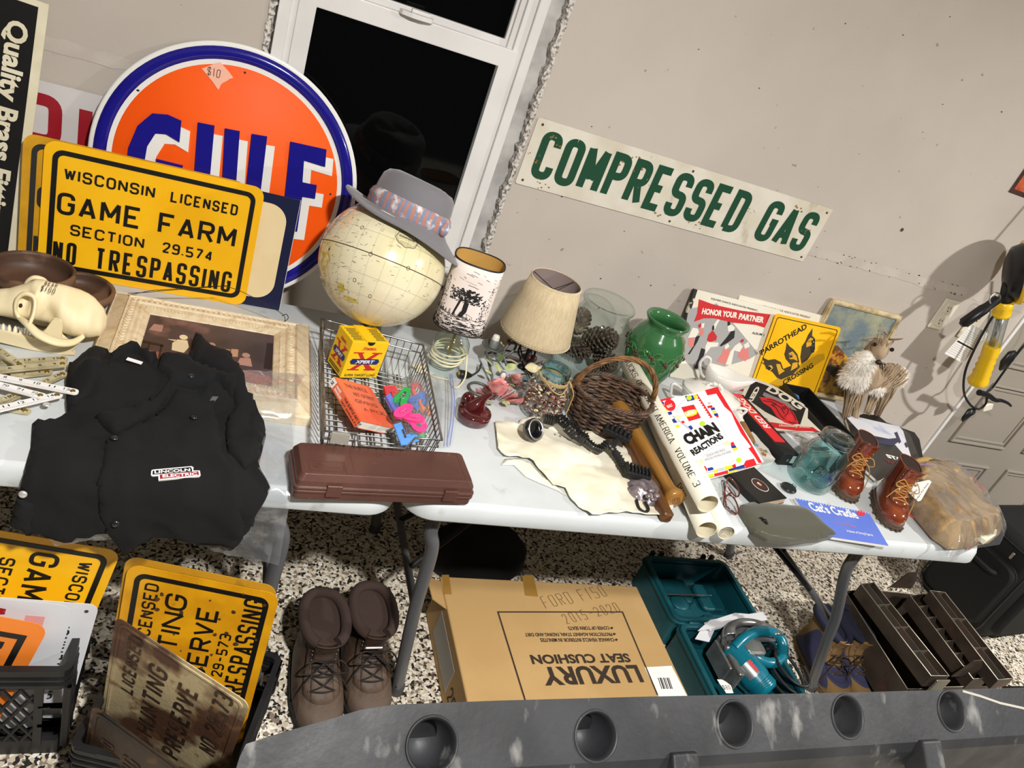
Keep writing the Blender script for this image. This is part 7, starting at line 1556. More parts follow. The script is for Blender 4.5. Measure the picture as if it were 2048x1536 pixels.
wl = lambda u, v, dy=0.0: W(u, v, YL + dy)
WL0 = wl(1990, 660); wt = thing('work_light', 'yellow and black hanging work light at the right by the door', 'work light', WL0); wv = V(WL0)
m_wy = mat('safety_yellow', '#f3c512', .35, coat=.3); m_wk = mat('work_light_black', '#17171a', .35)
q = lambda u, v, dy=0.0: wl(u, v, dy) - wv
def axf(a, b): return lathe_frame(a, b)
Mg, Lg = axf(q(1957, 768), q(1985, 690))
def grip(s):
    s.loft([[(r * cos(t) + off, r * .9 * sin(t), z * Lg) for t in [2 * pi * i / 24 for i in range(24)]] for z, r, off in
            ((0, .034, -.008), (.05, .038, -.007), (.14, .034, -.004), (.22, .030, -.003), (.30, .033, -.003), (.38, .028, -.001), (.46, .032, -.002), (.54, .027, 0), (.62, .031, 0), (.70, .027, 0), (.76, .030, .001), (.80, .030, .001), (1.0, .030, .001))])
part('grip', grip, m_wy, wt, M=Mg)
Mc, Lc = axf(q(1985, 692), q(2003, 628)); part('clear_tube', lambda s: s.lathe([(.027, 0), (.026, .01), (.026, Lc)], 32), film('clear_tube', '#e9eef0', .9, .05), wt, M=Mc)
part('lamp_tube', lambda s: s.lathe([(.0001, 0), (.013, .002), (.013, Lc), (.0001, Lc)], 20), mat('reflector', '#c9c9c6', .2, metal=.7), wt, M=Mc)
Mk, Lk = axf(q(2002, 630), q(2010, 600)); part('collar', lambda s: s.lathe([(.0001, 0), (.029, .0), (.030, .01), (.026, .014), (.030, .02), (.026, .026), (.030, .032), (.028, Lk), (.0001, Lk)], 28), m_wy, wt, M=Mk)
Mn, Ln = axf(q(2009, 602), q(2022, 572)); part('neck', lambda s: s.lathe([(.0001, 0), (.026, 0), (.022, .02), (.028, Ln), (.0001, Ln)], 24), m_wk, wt, M=Mn)
hc = q(2062, 545); Mh_ = frame(hc, V((.72, -.55, .42)), V((-.3, .1, .95)))
part('reel_housing', lambda s: s.loft([[(x, r * cos(t), r * sin(t)) for t in [2 * pi * i / 40 for i in range(40)]] for x, r in ((-.075, .001), (-.074, .055), (-.062, .085), (-.03, .100), (.03, .104), (.062, .085), (.074, .05), (.075, .001))]), m_wk, wt, M=Mh_)
part('yellow_rim', lambda s: s.loft([[(x, r * cos(t), r * sin(t)) for t in [2 * pi * i / 40 for i in range(40)]] for x, r in ((-.036, .094), (-.034, .106), (-.022, .109), (-.016, .098))], cap=False), m_wy, wt, M=Mh_)
part('yellow_hub', lambda s: s.loft([[(x, r * cos(t), r * sin(t)) for t in [2 * pi * i / 32 for i in range(32)]] for x, r in ((.060, .07), (.078, .062), (.084, .04), (.085, .001))]), m_wy, wt, M=Mh_)
Ma, La = axf(q(1922, 650, -.02), q(1996, 598, -.02)); part('side_bar', lambda s: s.loft([[(r * cos(t), r * .8 * sin(t), z * La) for t in [2 * pi * i / 16 for i in range(16)]] for z, r in ((0, .010), (.06, .016), (.08, .020), (.6, .020), (.72, .016), (1, .017))]), m_wk, wt, M=Ma)
part('ring_clip', lambda s: s.tube([q(1990, 598, -.02) + V((.024 * cos(t), .006 * sin(t), .020 * sin(t))) for t in [2 * pi * i / 20 for i in range(20)]], .003, 6, closed=True), mat('silver_clip', '#b8b8b4', .3, metal=.8), wt)
m_cordk = mat('black_cord', '#151516', .45)
part('power_cord', lambda s: s.tube(spline([q(2000, 612, .0), q(1975, 650, .01), (q(1948, 700, .01)), q(1930, 745, .0), q(1928, 785, .0), q(1941, 810, 0), q(1958, 818, 0), q(1972, 806, 0), q(1975, 785, .01), q(1985, 775, .02), q(2010, 740, .02), q(2040, 700, .02), q(2075, 660, .02), q(2110, 560, .0)], 8), .0042, 8), m_cordk, wt)
part('cord_stop', lambda s: s.loft([[V(c) + V((r * cos(t), .6 * r * sin(t), r * sin(t) * .6)) for t in [2 * pi * i / 14 for i in range(14)]] for c, r in ((q(2000, 738), .008), (q(2008, 728), .022), (q(2022, 712), .022), (q(2030, 704), .008))]), m_wk, wt)
part('hook', lambda s: s.tube(spline([q(1958, 785), q(1975, 790), q(1990, 800), q(2002, 801), q(2015, 806), q(2022, 812)], 6), lambda t: .012 - .008 * t, 8), m_wk, wt)
part('plug_head', lambda s: s.loft([[V(c) + V((r * cos(t), .7 * r * sin(t), r * sin(t))) for t in [2 * pi * i / 14 for i in range(14)]] for c, r in ((q(1948, 822), .010), (q(1938, 826), .014), (q(1930, 834), .011), (q(1926, 838), .009))]), m_wk, wt)
part('plug_prong', lambda s: s.tube([q(1927, 838), q(1921, 840)], .0022, 5), m_brass, wt)
part('hanging_cord', lambda s: s.tube([hc, hc + V((.05, .02, .35)), V((hc.x + .06, .03, 2.66 - wv.z))], .0042, 8), m_cordk, wt)
tA, tB, tC = wl(1889, 707, .04), wl(1925, 726, .04), wl(1966, 664, .04)
MTg = frame(tA, tB - tA, tC - tB); pg = thing('paper_tag', 'white printed paper tag hanging beside the work light', 'tag', M=MTg); pgw, pgl = (tB - tA).length, (tC - tB).length
part('tag_sheet', lambda s: s.box(0, 0, -.0004, pgw, pgl, .0002), m_wp, pg)
part('tag_print', lambda s: [s.box(.004, .010 + .0075 * k, .0002, pgw - .004 - .006 * ((k * 3) % 4) / 3, .0115 + .0075 * k, .0004) for k in range(int((pgl - .02) / .0075)) if not 5 < k < 8] and None, mat('grey_print', '#a9a9b2', .7), pg)
part('tag_bar', lambda s: s.box(.006, .056, .0002, pgw - .004, .062, .0005), m_ink, pg)
wa = thing('plug_adapter', 'white plug adapter dangling below the yellow work light grip', 'adapter', wl(1973, 812, .03))
part('adapter_body', lambda s: s.rbox(-.022, -.012, -.016, .020, .012, .018, .004, .003), m_ivory, wa, M=R(-.5, 'Y')); part('adapter_cord', lambda s: s.tube([V((0, 0, .01)), wl(1970, 796, .02) - wl(1973, 812, .03)], .004, 6), m_ivory, wa)
# ================================================================ on the floor
m_crate = mat('black_crate', '#161617', .45, col2='#202021', scale=12)
def crate(label, x0, y0, rz, w=.33, d=.33, h=.28):
    t = thing('milk_crate', label, 'crate', (x0, y0, .001), rz, group='black milk crates of signs')
    part('rim', lambda s: (s.ring(rrect(0, 0, w, d, .02, 4), rrect(.014, .014, w - .014, d - .014, .012, 4), h - .016, h), s.ring(rrect(-.002, -.002, w + .002, d + .002, .02, 4), rrect(.010, .010, w - .010, d - .010, .012, 4), h - .05, h - .042), s.ring(rrect(-.001, -.001, w + .001, d + .001, .02, 4), rrect(.010, .010, w - .010, d - .010, .012, 4), h - .032, h - .026)), m_crate, t)
    part('floor_panel', lambda s: (s.ring(rrect(.004, .004, w - .004, d - .004, .02, 4), rrect(.016, .016, w - .016, d - .016, .012, 4), 0, .045), s.box(.01, .01, 0, w - .01, d - .01, .006)), m_crate, t)
    part('rim_band', lambda s: s.ring(rrect(.003, .003, w - .003, d - .003, .02, 4), rrect(.008, .008, w - .008, d - .008, .016, 4), h - .06, h - .004), m_crate, t)
    for ln, M in ((w, T(0, .004, 0) @ R(pi / 2, 'X')), (w, T(0, d - .002, 0) @ R(pi / 2, 'X')), (d, T(.004, 0, 0) @ R(pi / 2) @ R(pi / 2, 'X')), (d, T(w - .002, 0, 0) @ R(pi / 2) @ R(pi / 2, 'X'))):
        def lat(s):
            for x in (.004, .055, ln - .055, ln - .004): s.box(x - .008, .03, -.004, x + .008, h - .05, .004, M)
            for k in range(3):
                for z in (.10, .16): s.box(.012 if k == 0 else ln - .055, z, -.005, .055 if k == 0 else ln - .012, z + .008, .005, M)
            nn = 7; st = (ln - .11) / nn
            for k in range(-3, nn + 1):
                for sg in (1, -1):
                    pts_ = []
                    for j in range(9):
                        z = .045 + (h - .105) * j / 8; x = .055 + st * k + (z - .045) * .55 if sg > 0 else ln - .055 - st * k - (z - .045) * .55
                        if .055 <= x <= ln - .055: pts_.append(M @ V((x, z, .0)))
                    if len(pts_) > 1: s.tube(pts_, .0042, 5)
        part('lattice_side', lat, m_crate, t)
    return t
crate('black milk crate at the lower left corner holding white and orange signs', -.470, 1.085, 0, d=.24)
crate('black milk crate holding rusty signs, between the other crate and the brown work boots', -.125, .995, -.30, h=.17)
# signs standing on end in the crates
TLs, EXp, EYp = V((-.07, 1.200, .464)), V((.9763, -.2163, .0041)), V((.0222, .1191, .9926))
Ob = TLs - EYp * .452
PRES = [('WISCONSIN', .034, .20, .238, .028, .0045), ('LICENSED', .245, .420, .238, .028, .0045), ('HUNTING', .10, .405, .178, .044, .0068), ('PRESERVE', .055, .385, .112, .044, .0068), ('29-573', .20, .325, .076, .024, .0040), ('NO', .025, .10, .022, .046, .0065), ('TRESPASSING', .130, .432, .022, .046, .0065)]
m_ry = mat('rusting_yellow', '#e8a815', .4, col2='#d29212', scale=9, col3='#4e3216', scale3=13, lo3=.63, hi3=.72)
def upright(o): return frame(o + EXp * .305, EYp, -EXp)
yellow_sign('metal_sign', 'rust spotted yellow sign standing on end, front one of two yellow signs in its crate', upright(Ob), PRES, m_ry, m_blk)
yellow_sign('metal_sign', 'rust edged yellow sign standing on end just behind the rust spotted one', upright(Ob + V((-.006, .012, .010))), PRES, mat('brown_yellow', '#c79324', .5, col2='#4a3119', scale=10, lo=.5, hi=.72), m_blk)
def spots(s):
    rr = random.Random(21)
    for i in range(34): x, y, r = rr.uniform(.05, .44), rr.uniform(.02, .29), rr.uniform(.0015, .006); s.prism([(x + r * rr.uniform(.6, 1.2) * cos(t), y + r * rr.uniform(.6, 1.2) * sin(t)) for t in [j * pi / 4 for j in range(8)]], 0, .0013 + i * .00001)
rs = [o for o in COL.objects if o.get('label', '').startswith('rust spotted')][0]; part('rust_pits', spots, mat('rust_pit', '#3d2716', .9, col2='#5d3a1c', scale=90), rs)
def by3(tl, tr, bl, w=None): e = tr - tl; u = tl - bl; return frame(tl, e, u)
# two badly rusted signs lean in front, tipped to the right
rt0, ex_, ey_ = V((-.072, 1.072, .466)), V((.8214, -.5647, -.0802)), V((.0259, -.1036, .9943))
m_r1 = mat('rusted_cream', '#c4b28a', .55, col2='#5a3d2c', scale=5, lo=.44, hi=.52, col3='#7d5a3c', scale3=24, lo3=.55, hi3=.7, bump=.3, bscale=90); m_emb = mat('embossed_rust', '#2e211a', .6, col2='#4f3a2c', scale=40)
def rusty(label, o, ex, ey, m, rows, L=.452):
    t = thing('metal_sign', label, 'sign', M=frame(o + ex * .305 - ey * L, ey, -ex))
    part('panel', lambda s: s.prism(rrect(0, 0, L, .305, .020, 5), -.0016, 0), m, t, bev=.0006); part('border', lambda s: s.ring(rrect(.010, .010, L - .010, .295, .016, 5), rrect(.016, .016, L - .016, .289, .011, 5), 0, .0020), m, t)
    [part('lettering', lambda s: lfit(s, *a, z=.0012, rr=.45), m_emb, t) for a in rows]; return t
rusty('rusty cream sign with embossed letters tipped to the right in front of the yellow ones', rt0, ex_, ey_, m_r1, [('LICENSED', .235, .430, .238, .032, .0055), ('HUNTING', .13, .385, .172, .045, .0075), ('PRESERVE', .11, .385, .102, .045, .0075), ('NO 28573', .21, .432, .030, .042, .0065)])
rb0 = W(186, 1405, 1.01); ex2, ey2 = V((.80, -.60, -.10)).normalized(), V((.05, -.06, 1)).normalized()
rusty('darkest brown rusted sign at the front of the right hand crate', rb0, ex2, ey2, mat('dark_rust', '#3a2a1d', .5, col2='#15110e', scale=6, lo=.4, hi=.6, col3='#6f4c22', scale3=18, lo3=.58, hi3=.7, bump=.4, bscale=70), [('LICENSED', .06, .22, .238, .032, .0055), ('HUNTING', .03, .22, .172, .045, .0075), ('PRESERVE', .03, .22, .102, .045, .0075)], .30)
# left crate
def corner_sign(name, label, c, down, left, y, dy, lt, wd, m, r=.02):
    """panel whose upper right corner shows at pixel c; one edge runs to pixel down, the other to pixel left"""
    C_ = W(*c, y); D_ = W(*down, y - dy); L_ = W(*left, y + .004); u = (C_ - D_).normalized(); x = (C_ - L_); x = (x - u * x.dot(u)).normalized()
    t = thing(name, label, 'sign', M=frame(C_ - x * wd - u * lt, x, u)); part('panel', lambda s: s.prism(rrect(0, 0, wd, lt, r, 5), -.0016, 0), m, t, bev=.0005); return t
def rot_rows(t, rows, m, lt, wd, up=True, nm='lettering'):
    """lettering that runs along the long side; rows are (text, start, end, distance from the right edge, size, stroke)"""
    for (tx, a, b, d, h, sw) in rows: part(nm, lambda s: lfit(s, tx, a, b, 0, h, sw, z=.0006, rr=.45, xf=(lambda x, y, z: (wd - d - y if up else wd - d + y - h, x if up else lt - x, z))), m, t)
y1 = corner_sign('metal_sign', 'dull yellow sign standing on end behind the white signs in the left crate', (243, 1103), (180, 1253), (30, 985), 1.225, .02, .457, .305, m_yel, .026)
part('border', lambda s: s.ring(rrect(.017, .017, .288, .44, .022, 6), rrect(.028, .028, .277, .429, .013, 6), 0, .0009), m_blk, y1)
rot_rows(y1, [('WISCONSIN', .042, .228, .040, .027, .0046), ('GAME', .036, .205, .100, .052, .0082), ('SECTION', .062, .218, .172, .027, .0046), ('NO', .034, .080, .220, .056, .0078)], m_blk, .457, .305, False)
w1 = corner_sign('metal_sign', 'white sign with black lettering at the right of the left hand crate', (199, 1210), (163, 1335), (0, 1080), 1.175, .015, .34, .36, mat('white_signboard', '#dfe0e3', .4, col2='#d3d5da', scale=5))
rot_rows(w1, [('OF ENTERING.', .06, .275, .040, .022, .0040), ('CONSENT', .05, .21, .085, .020, .004)], m_ink, .34, .36); part('lettering', lambda s: s.box(.02, .24, 0, .09, .32, .0006), m_blk, w1); part('hole', lambda s: s.prism(ell(.340, .32, .004, None, 10), 0, .0007), mat('rusty_nail', '#5a4334', .6), w1)
w2 = corner_sign('metal_sign', 'white sign with red lettering and a barcode between the white and orange signs', (150, 1212), (112, 1335), (0, 1120), 1.150, .015, .36, .34, mat('white_signboard2', '#d4d6db', .4, col2='#c9ccd2', scale=4), .03)
m_rl = mat('red_lettering', '#9d1f26', .5); rot_rows(w2, [('OF LAW', .20, .34, .110, .026, .006), ('PROSECUTED', .08, .345, .155, .026, .006), ('TRESPASSING', .08, .352, .21, .032, .007)], m_rl, .36, .34)
part('red_outline', lambda s: s.ribbon([(.20, .20), (.262, .26), (.275, .23), (.262, .10), (.235, .05)], .005, .0006), m_rl, w2); part('pink_label', lambda s: s.box(.262, .285, 0, .295, .325, .0005), mat('pink_print', '#d7a0a0', .6), w2)
og = corner_sign('metal_sign', 'orange sign with a black framed word at the front of the left hand crate', (100, 1252), (52, 1340), (0, 1182), 1.125, .012, .32, .30, mat('orange_signboard', '#f0862e', .45, col2='#e87c24', scale=5), .03)
part('word_frame', lambda s: s.ring([(.150, .03), (.272, .03), (.272, .285), (.150, .285)], [(.163, .043), (.259, .043), (.259, .272), (.163, .272)], 0, .0005), m_blk, og); rot_rows(og, [('WARNING', .060, .26, .052, .066, .013), ('LEAD WORK', .06, .27, .185, .034, .008)], m_ink, .32, .30, False)
# brown work boots
m_brown = mat('worn_brown_leather', '#45362c', .6, col2='#5a483a', scale=9, lo=.35, hi=.7, col3='#352820', scale3=25, lo3=.55, hi3=.7, bump=.5, bscale=45, dist=.006)
wcols = (m_brown, mat('black_sole', '#1b1917', .8), mat('quilted_lining', '#3b2c27', .95, bump=.3, bscale=60), mat('dark_lace', '#2a221e', .8), mat('boot_hook', '#6f675c', .35, metal=.8), mat('worn_toe', '#47392f', .7, col2='#5a4a3e', scale=12, bump=.3, bscale=90))
boot('worn brown work boot next to the crate of rusty signs', (.385, 1.395, .001), (.402, 1.090, .001), .175, wcols, None, collar=.014, slit=.42, lac=6, wf=1.06)
b2_ = boot('worn brown work boot next to the table leg, with a small white tongue label', (.515, 1.425, .001), (.528, 1.120, .001), .175, wcols, None, collar=.014, slit=.42, lac=6, wf=1.06)
part('tongue_label', lambda s: s.rbox(-.003, -.022, -.006, .001, .022, .007, .002, .001), m_wp, b2_, M=T(.185, -.012, .165) @ R(.5, 'Y'))
# carton with upside down lettering
m_kraft = mat('kraft_card', '#bd9a66', .8, col2='#b5925e', scale=4, bump=.06, bscale=200); m_kink = mat('carton_print', '#33271d', .8)
CX0, CX1, CY0, CY1, CZ = .735, 1.405, 1.085, 1.500, .158
kb = thing('cardboard_box', 'big flat cardboard box with upside down black lettering under the table', 'box', (CX0, CY0, .001))
part('carton', lambda s: s.box(0, 0, 0, CX1 - CX0, CY1 - CY0, CZ), m_kraft, kb, bev=.004)
SKb = Sheet(frame((CX0, CY0, CZ + .001), (1, 0, 0), (0, 1, 0)))
def pxk(pts): return SKb.poly([(820 + u * 600 / 2048, 1080 + v * 600 / 2048) for u, v in pts])
pk_ = kb
def ontop(f): 
    def g(s): f(s); s.v = [(x, y, z + CZ) for x, y, z in s.v]
    return g
part('print_frame', ontop(lambda s: s.ribbon([V(p) for p in pxk([(1690, 1060), (1450, 493), (600, 493), (790, 1110)])], .0045, .0012)), m_kink, kb)
for body, a, b, h in (('LUXURY', (1545, 852), (880, 868), -122), ('SEAT CUSHION', (1485, 775), (815, 785), -62), ('CHANGE VEHICLE INTERIOR IN MINUTES', (1388, 670), (885, 672), -25), ('PROTECTION AGAINST STAIN, FADING AND DIRT', (1372, 630), (780, 632), -27), ('COVER UP TORN SEATS', (1355, 590), (1075, 592), -24)):
    part('lettering', ontop(sheet_text(SKb, body, a, b, h, .0012, pxk, .035 if h < -50 else .02)), m_kink, kb)
part('bullets', ontop(lambda s: [s.prism(pxk([(u - 11, v), (u, v - 9), (u + 11, v), (u, v + 9)]), 0, .0012) for u, v in ((1408, 682), (1394, 643), (1377, 602))] and None), m_kink, kb)
m_pencil = mat('marker_ink', '#6a543a', .8)
def hand(tx, a, b, h): A_, B_ = V(pxk([a])[0]), V(pxk([b])[0]); d = B_ - A_; an = atan2(d.y, d.x); return lambda s: lfit(s, tx, 0, d.length, 0, h, .0018, .012, z=.0010, rr=.5, jitter=.0016, xf=lambda x, y, z: (A_.x + x * cos(an) - y * sin(an), A_.y + x * sin(an) + y * cos(an), z))
part('handwriting', ontop(hand('FORD F150', (930, 470), (1350, 385), .045)), m_pencil, kb); part('handwriting', ontop(hand('2015-2020', (1070, 575), (1440, 490), .036)), m_pencil, kb)
m_tape = mat('packing_tape', '#9a7436', .25, coat=.4)
for p_ in ([(765, 245), (840, 240), (875, 388), (785, 380)], [(215, 240), (265, 238), (285, 372), (235, 370)]): part('tape', ontop(lambda s: s.prism(pxk(p_), 0, .0008)), m_tape, kb)
lbk = part('barcode_label', ontop(lambda s: s.prism(pxk([(1600, 870), (1785, 860), (1890, 1065), (1700, 1075)]), 0, .0010)), m_wp, kb); part('barcode', ontop(lambda s: [s.prism(pxk([(1690 + 12 * k, 942), (1690 + 12 * k + w_, 942), (1716 + 12 * k + w_, 1018), (1716 + 12 * k, 1018)]), .0010, .0014) for k, w_ in enumerate((5, 9, 4, 7, 4, 8, 5))] and None), m_ink, lbk)
part('side_label', lambda s: s.box(-.0008, .12, .03, 0, .32, .12), mat('grey_label', '#a9a49c', .7), kb); part('side_mark', lambda s: (s.letters('2C', .03, .04, .05, .018, .005, .006, xf=lambda x, y, z: (-.0008, .13 - x, y))), m_kink, kb)
part('end_flap', lambda s: s.prism([(0, 0), (.10, .0), (.09, .065), (.01, .06)], 0, .003, M=frame((.003, CY1 - CY0 - .115, CZ - .01), V((0, 1, 0)), V((-.75, 0, .45)))), m_kraft, kb)
# black bag behind the carton
bb = thing('black_bag', 'black rounded bag on the floor behind the cardboard box', 'bag', (.93, 1.71, .001)); part('bag_body', lambda s: s.lathe([(.0001, 0), (.16, .0), (.175, .03), (.165, .09), (.12, .135), (.06, .15), (.0001, .152)], 32, sy=.62), mat('black_nylon', '#0d0d0e', .8, bump=.3, bscale=40), bb)
# saw in its open case
m_teal = mat('teal_case', '#12525c', .4, col2='#0f4851', scale=6); m_teal2 = mat('teal_tool', '#0f6f83', .28, coat=.4)
SX, SY = 1.525, 1.085; sw_, sd, sh_c = .355, .300, .125; tc = thing('tool_case', 'open teal plastic tool case lying on the floor beside the cardboard box', 'tool case', (SX, SY, .001))
def tray(s, y0, y1, z1):
    o = rrect(0, y0, sw_, y1, .03, 5); i = rrect(.016, y0 + .016, sw_ - .016, y1 - .016, .022, 5)
    s.ring(o, i, .012, z1); s.prism(o, 0, .016); s.ring(rrect(-.006, y0 - .006, sw_ + .006, y1 + .006, .034, 5), i, z1 - .022, z1 - .012)
part('case_base', lambda s: tray(s, 0, sd, sh_c), m_teal, tc, bev=.003); ldc = part('case_lid', lambda s: tray(s, sd + .012, sd + .295, sh_c), m_teal, tc, bev=.003)
part('moulded_bed', lambda s: (s.rbox(.03, sd + .04, .016, .16, sd + .13, .05, .012, .006), s.rbox(.18, sd + .03, .016, .33, sd + .10, .06, .015, .006), s.rbox(.04, sd + .16, .016, .20, sd + .27, .045, .02, .006), s.rbox(.23, sd + .14, .016, .33, sd + .26, .035, .02, .006), s.lathe([(.035, .016), (.035, .055), (.02, .06), (.0001, .06)], 24, T(.12, sd + .15, 0))), m_teal, ldc, bev=.004)
part('rod', lambda s: s.tube([(.03, sd + .155, .085), (.24, sd + .158, .085)], .003, 6), mat('bright_silver', '#d3d5d8', .12, metal=1), ldc)
for x in (.05, .27): part('latch', lambda s: (s.box(x, sd + .295, .06, x + .05, sd + .32, .068), s.box(x, sd + .312, .06, x + .012, sd + .325, .12), s.box(x + .038, sd + .312, .06, x + .05, sd + .325, .12)), m_bp, ldc)
for x in (.07, .27): part('hinge', lambda s: s.tube([(x - .02, sd + .006, .118), (x + .02, sd + .006, .118)], .006, 8), m_teal, tc)
SW = V((1.70, 1.235, .03)); sa = thing('circular_saw', 'teal circular saw lying in the open tool case', 'saw', SW); 
m_alu = mat('cast_aluminium', '#a3a3a0', .35, metal=.7, col2='#8d8d89', scale=20); m_gd = mat('guard_grey', '#8f9090', .3, metal=.6)
sq = lambda u, v, z: P(u, v, z) - SW
gA = sq(1500, 1290, .12)
part('blade_guard', lambda s: (s.loft([[(gA.x + r * cos(t), gA.y + r * sin(t) * .62 + dy, .09 + z) for r, z in ((.115, .0), (.118, .03), (.112, .045), (.085, .05), (.080, .03))] for t in [0.1 + pi * .95 * i / 30 for i in range(31)] for dy in (0,)], closed=False, cap=False), s.prism([(gA.x + .10 * cos(t), gA.y + .06 * sin(t)) for t in [.1 + pi * .95 * i / 24 for i in range(25)]], .10, .108)), m_gd, sa, solid=.003)
part('gear_housing', lambda s: s.rbox(gA.x - .05, gA.y - .05, .05, gA.x + .03, gA.y + .03, .115, .015, .006), m_alu, sa)
part('base_plate', lambda s: (s.rbox(gA.x - .115, gA.y - .12, .02, gA.x - .095, gA.y + .03, .10, .006, .003), s.rbox(gA.x - .13, gA.y - .09, .02, gA.x - .120, gA.y + .02, .09, .004, .002)), m_alu, sa)
mA, mB = sq(1462, 1300, .115), sq(1535, 1384, .095); Mm, Lm = lathe_frame(mA, mB)
part('motor_body', lambda s: s.lathe([(.0001, -.012), (.034, -.012), (.040, 0), (.041, Lm * .3), (.045, Lm * .34), (.046, Lm * .7), (.042, Lm * .78), (.043, Lm * .95), (.034, Lm * 1.02), (.0001, Lm * 1.03)], 32), m_teal2, sa, M=Mm)
part('motor_vents', lambda s: [s.lathe([(.0435, Lm * (.80 + .04 * k)), (.0455, Lm * (.81 + .04 * k)), (.0435, Lm * (.82 + .04 * k))], 32) for k in range(4)] and None, m_teal2, sa, M=Mm)
part('handle', lambda s: s.tube(spline([sq(1468, 1296, .14), sq(1490, 1275, .16), sq(1520, 1262, .165), (sq(1552, 1268, .15)), sq(1566, 1292, .13), sq(1562, 1318, .115), sq(1540, 1326, .11), sq(1515, 1318, .11), sq(1500, 1306, .12)], 7), .0175, 12), m_teal2, sa)
part('trigger', lambda s: s.tube([sq(1530, 1300, .125), sq(1545, 1292, .13)], .009, 8), m_bp, sa)
dC = (Mm.inverted().to_3x3() @ (C0 - SW - Mm.translation)); aC = atan2(dC.y, dC.x)
part('name_plate', lambda s: s.grid(lambda u, v: (.0475 * cos(aC - .5 + .9 * u), .0475 * sin(aC - .5 + .9 * u), Lm * (.36 + .30 * v)), 8, 4), mat('plate_silver', '#8f9296', .3, metal=.6), sa, M=Mm)
part('plate_lettering', lambda s: s.text('Makita', 0, 0, .042, .013, bold=.05, shear=.2, z=0, xf=lambda x, y, z: (.0482 * cos(aC - .30 - y / .047), .0482 * sin(aC - .30 - y / .047), Lm * .36 + x)), mat('red_logo', '#d03a3c', .4), sa, M=Mm)
cc_ = sq(1572, 1352, .09)
part('power_cord', lambda s: s.tube([(cc_.x + (.040 + .004 * sin(t * .9)) * cos(t), cc_.y + (.075 + .004 * cos(t * 1.3)) * sin(t), cc_.z - .04 + .005 * t) for t in [i * .2 for i in range(95)]], .0055, 7), mat('saw_cord', '#2a2b2c', .45), sa)
for u, v in ((1455, 1296), (1462, 1290)): part('locking_knob', lambda s: s.ball(sq(u, v, .13), .012, 10), m_alu, sa)
man = thing('paper_manual', 'creased white paper booklet stuck behind the saw in the open tool case', 'booklet', (1.70, 1.335, .05))
def sheetf(s): 
    for k, (u0, v0, u1, v1, u2, v2, u3, v3) in enumerate(((1390, 1278, 1402, 1258, 1440, 1236, 1418, 1284), (1408, 1246, 1470, 1226, 1540, 1232, 1420, 1262), (1395, 1262, 1420, 1240, 1525, 1224, 1535, 1240))):
        s.add([V(P(*a, .12 + .008 * k)) - V((1.70, 1.335, .05)) for a in ((u0, v0), (u1, v1), (u2, v2), (u3, v3))], [(0, 1, 2, 3)])
part('pages', sheetf, mat('booklet_paper', '#d9d9dc', .7), man, solid=.002)
tg = thing('price_sticker', 'torn white price sticker on the rim of the open tool case', 'sticker', P(1453, 1375, .128)); part('tag_paper', lambda s: s.prism(wav([(-.02, .028), (.0, .026), (.020, .006), (.014, -.02), (-.012, -.018)]), 0, .0008), m_wp, tg); part('handwriting', lambda s: s.letters('$80', -.014, -.008, .015, .005, .0012, .004, z=.0012, jitter=.0005), m_ink, tg)
# hiking boots
hcols = (mat('tan_nubuck', '#8a6b43', .9, col2='#3c3d5c', scale=9, lo=.52, hi=.55, detail=0, bump=.2, bscale=200), mat('tan_sole', '#6b5436', .8), mat('navy_lining', '#23263a', .95), mat('brown_lace', '#4a3a28', .8), mat('brass_eyelet', '#a89a80', .3, metal=.9), mat('tan_toe', '#86683f', .85))
for lab, x in (('tan and navy hiking boot right behind the bent table leg', 2.128), ('tan and navy hiking boot between its pair and the metal toolbox', 2.236)):
    h_ = boot(lab, (x + .01, 1.435, .001), (x, 1.150, .001), .165, hcols, None, collar=.012, slit=.42, lac=5, wf=.96); part('tongue_label', lambda s: (s.rbox(-.002, -.016, -.008, .001, .016, .009, .002, .001)), m_wp, h_, M=T(.150, 0, .160) @ R(.6, 'Y'))
# metal cantilever toolbox
m_tb = mat('worn_brown_steel', '#4a4038', .5, metal=.4, col2='#5d5145', scale=8, col3='#6e4a3c', scale3=12, lo3=.58, hi3=.7); m_tbin = mat('tray_grey', '#6f6a5e', .45, metal=.5, col2='#7d6a62', scale=14)
TBO = V((2.50, 1.34, .001)); tb_ = thing('metal_toolbox', 'open brown metal toolbox with fold out trays on the floor at right', 'toolbox', TBO)
def trayq(nm, px, z, dep, nd, mid=False):
    a, b, c, d = (P(u, v, z) - TBO for u, v in px)      # back left, back right, front right, front left
    dn = V((0, 0, -dep))
    def f(s):
        for p, q_ in ((a, b), (b, c), (c, d), (d, a)): s.add([p, q_, q_ + dn, p + dn], [(0, 1, 2, 3)], False)
        s.add([a + dn, b + dn, c + dn, d + dn], [(0, 1, 2, 3)], False)
    t = part(nm, f, m_tb, tb_, solid=.002)
    for k in range(1, nd): p, q_ = a.lerp(d, k / nd), b.lerp(c, k / nd); part('divider', lambda s: s.add([p, q_, q_ + dn * .9, p + dn * .9], [(0, 1, 2, 3)], False), m_tbin, t, solid=.0015)
    if mid: p, q_ = a.lerp(b, .5), d.lerp(c, .5); part('divider', lambda s: s.add([p, q_, q_ + dn * .8, p + dn * .8], [(0, 1, 2, 3)], False), m_tbin, t, solid=.0015)
    part('rim', lambda s: s.tube([a, b, c, d], .0022, 5, closed=True), mat('worn_edge', '#a09a8a', .35, metal=.7), t)
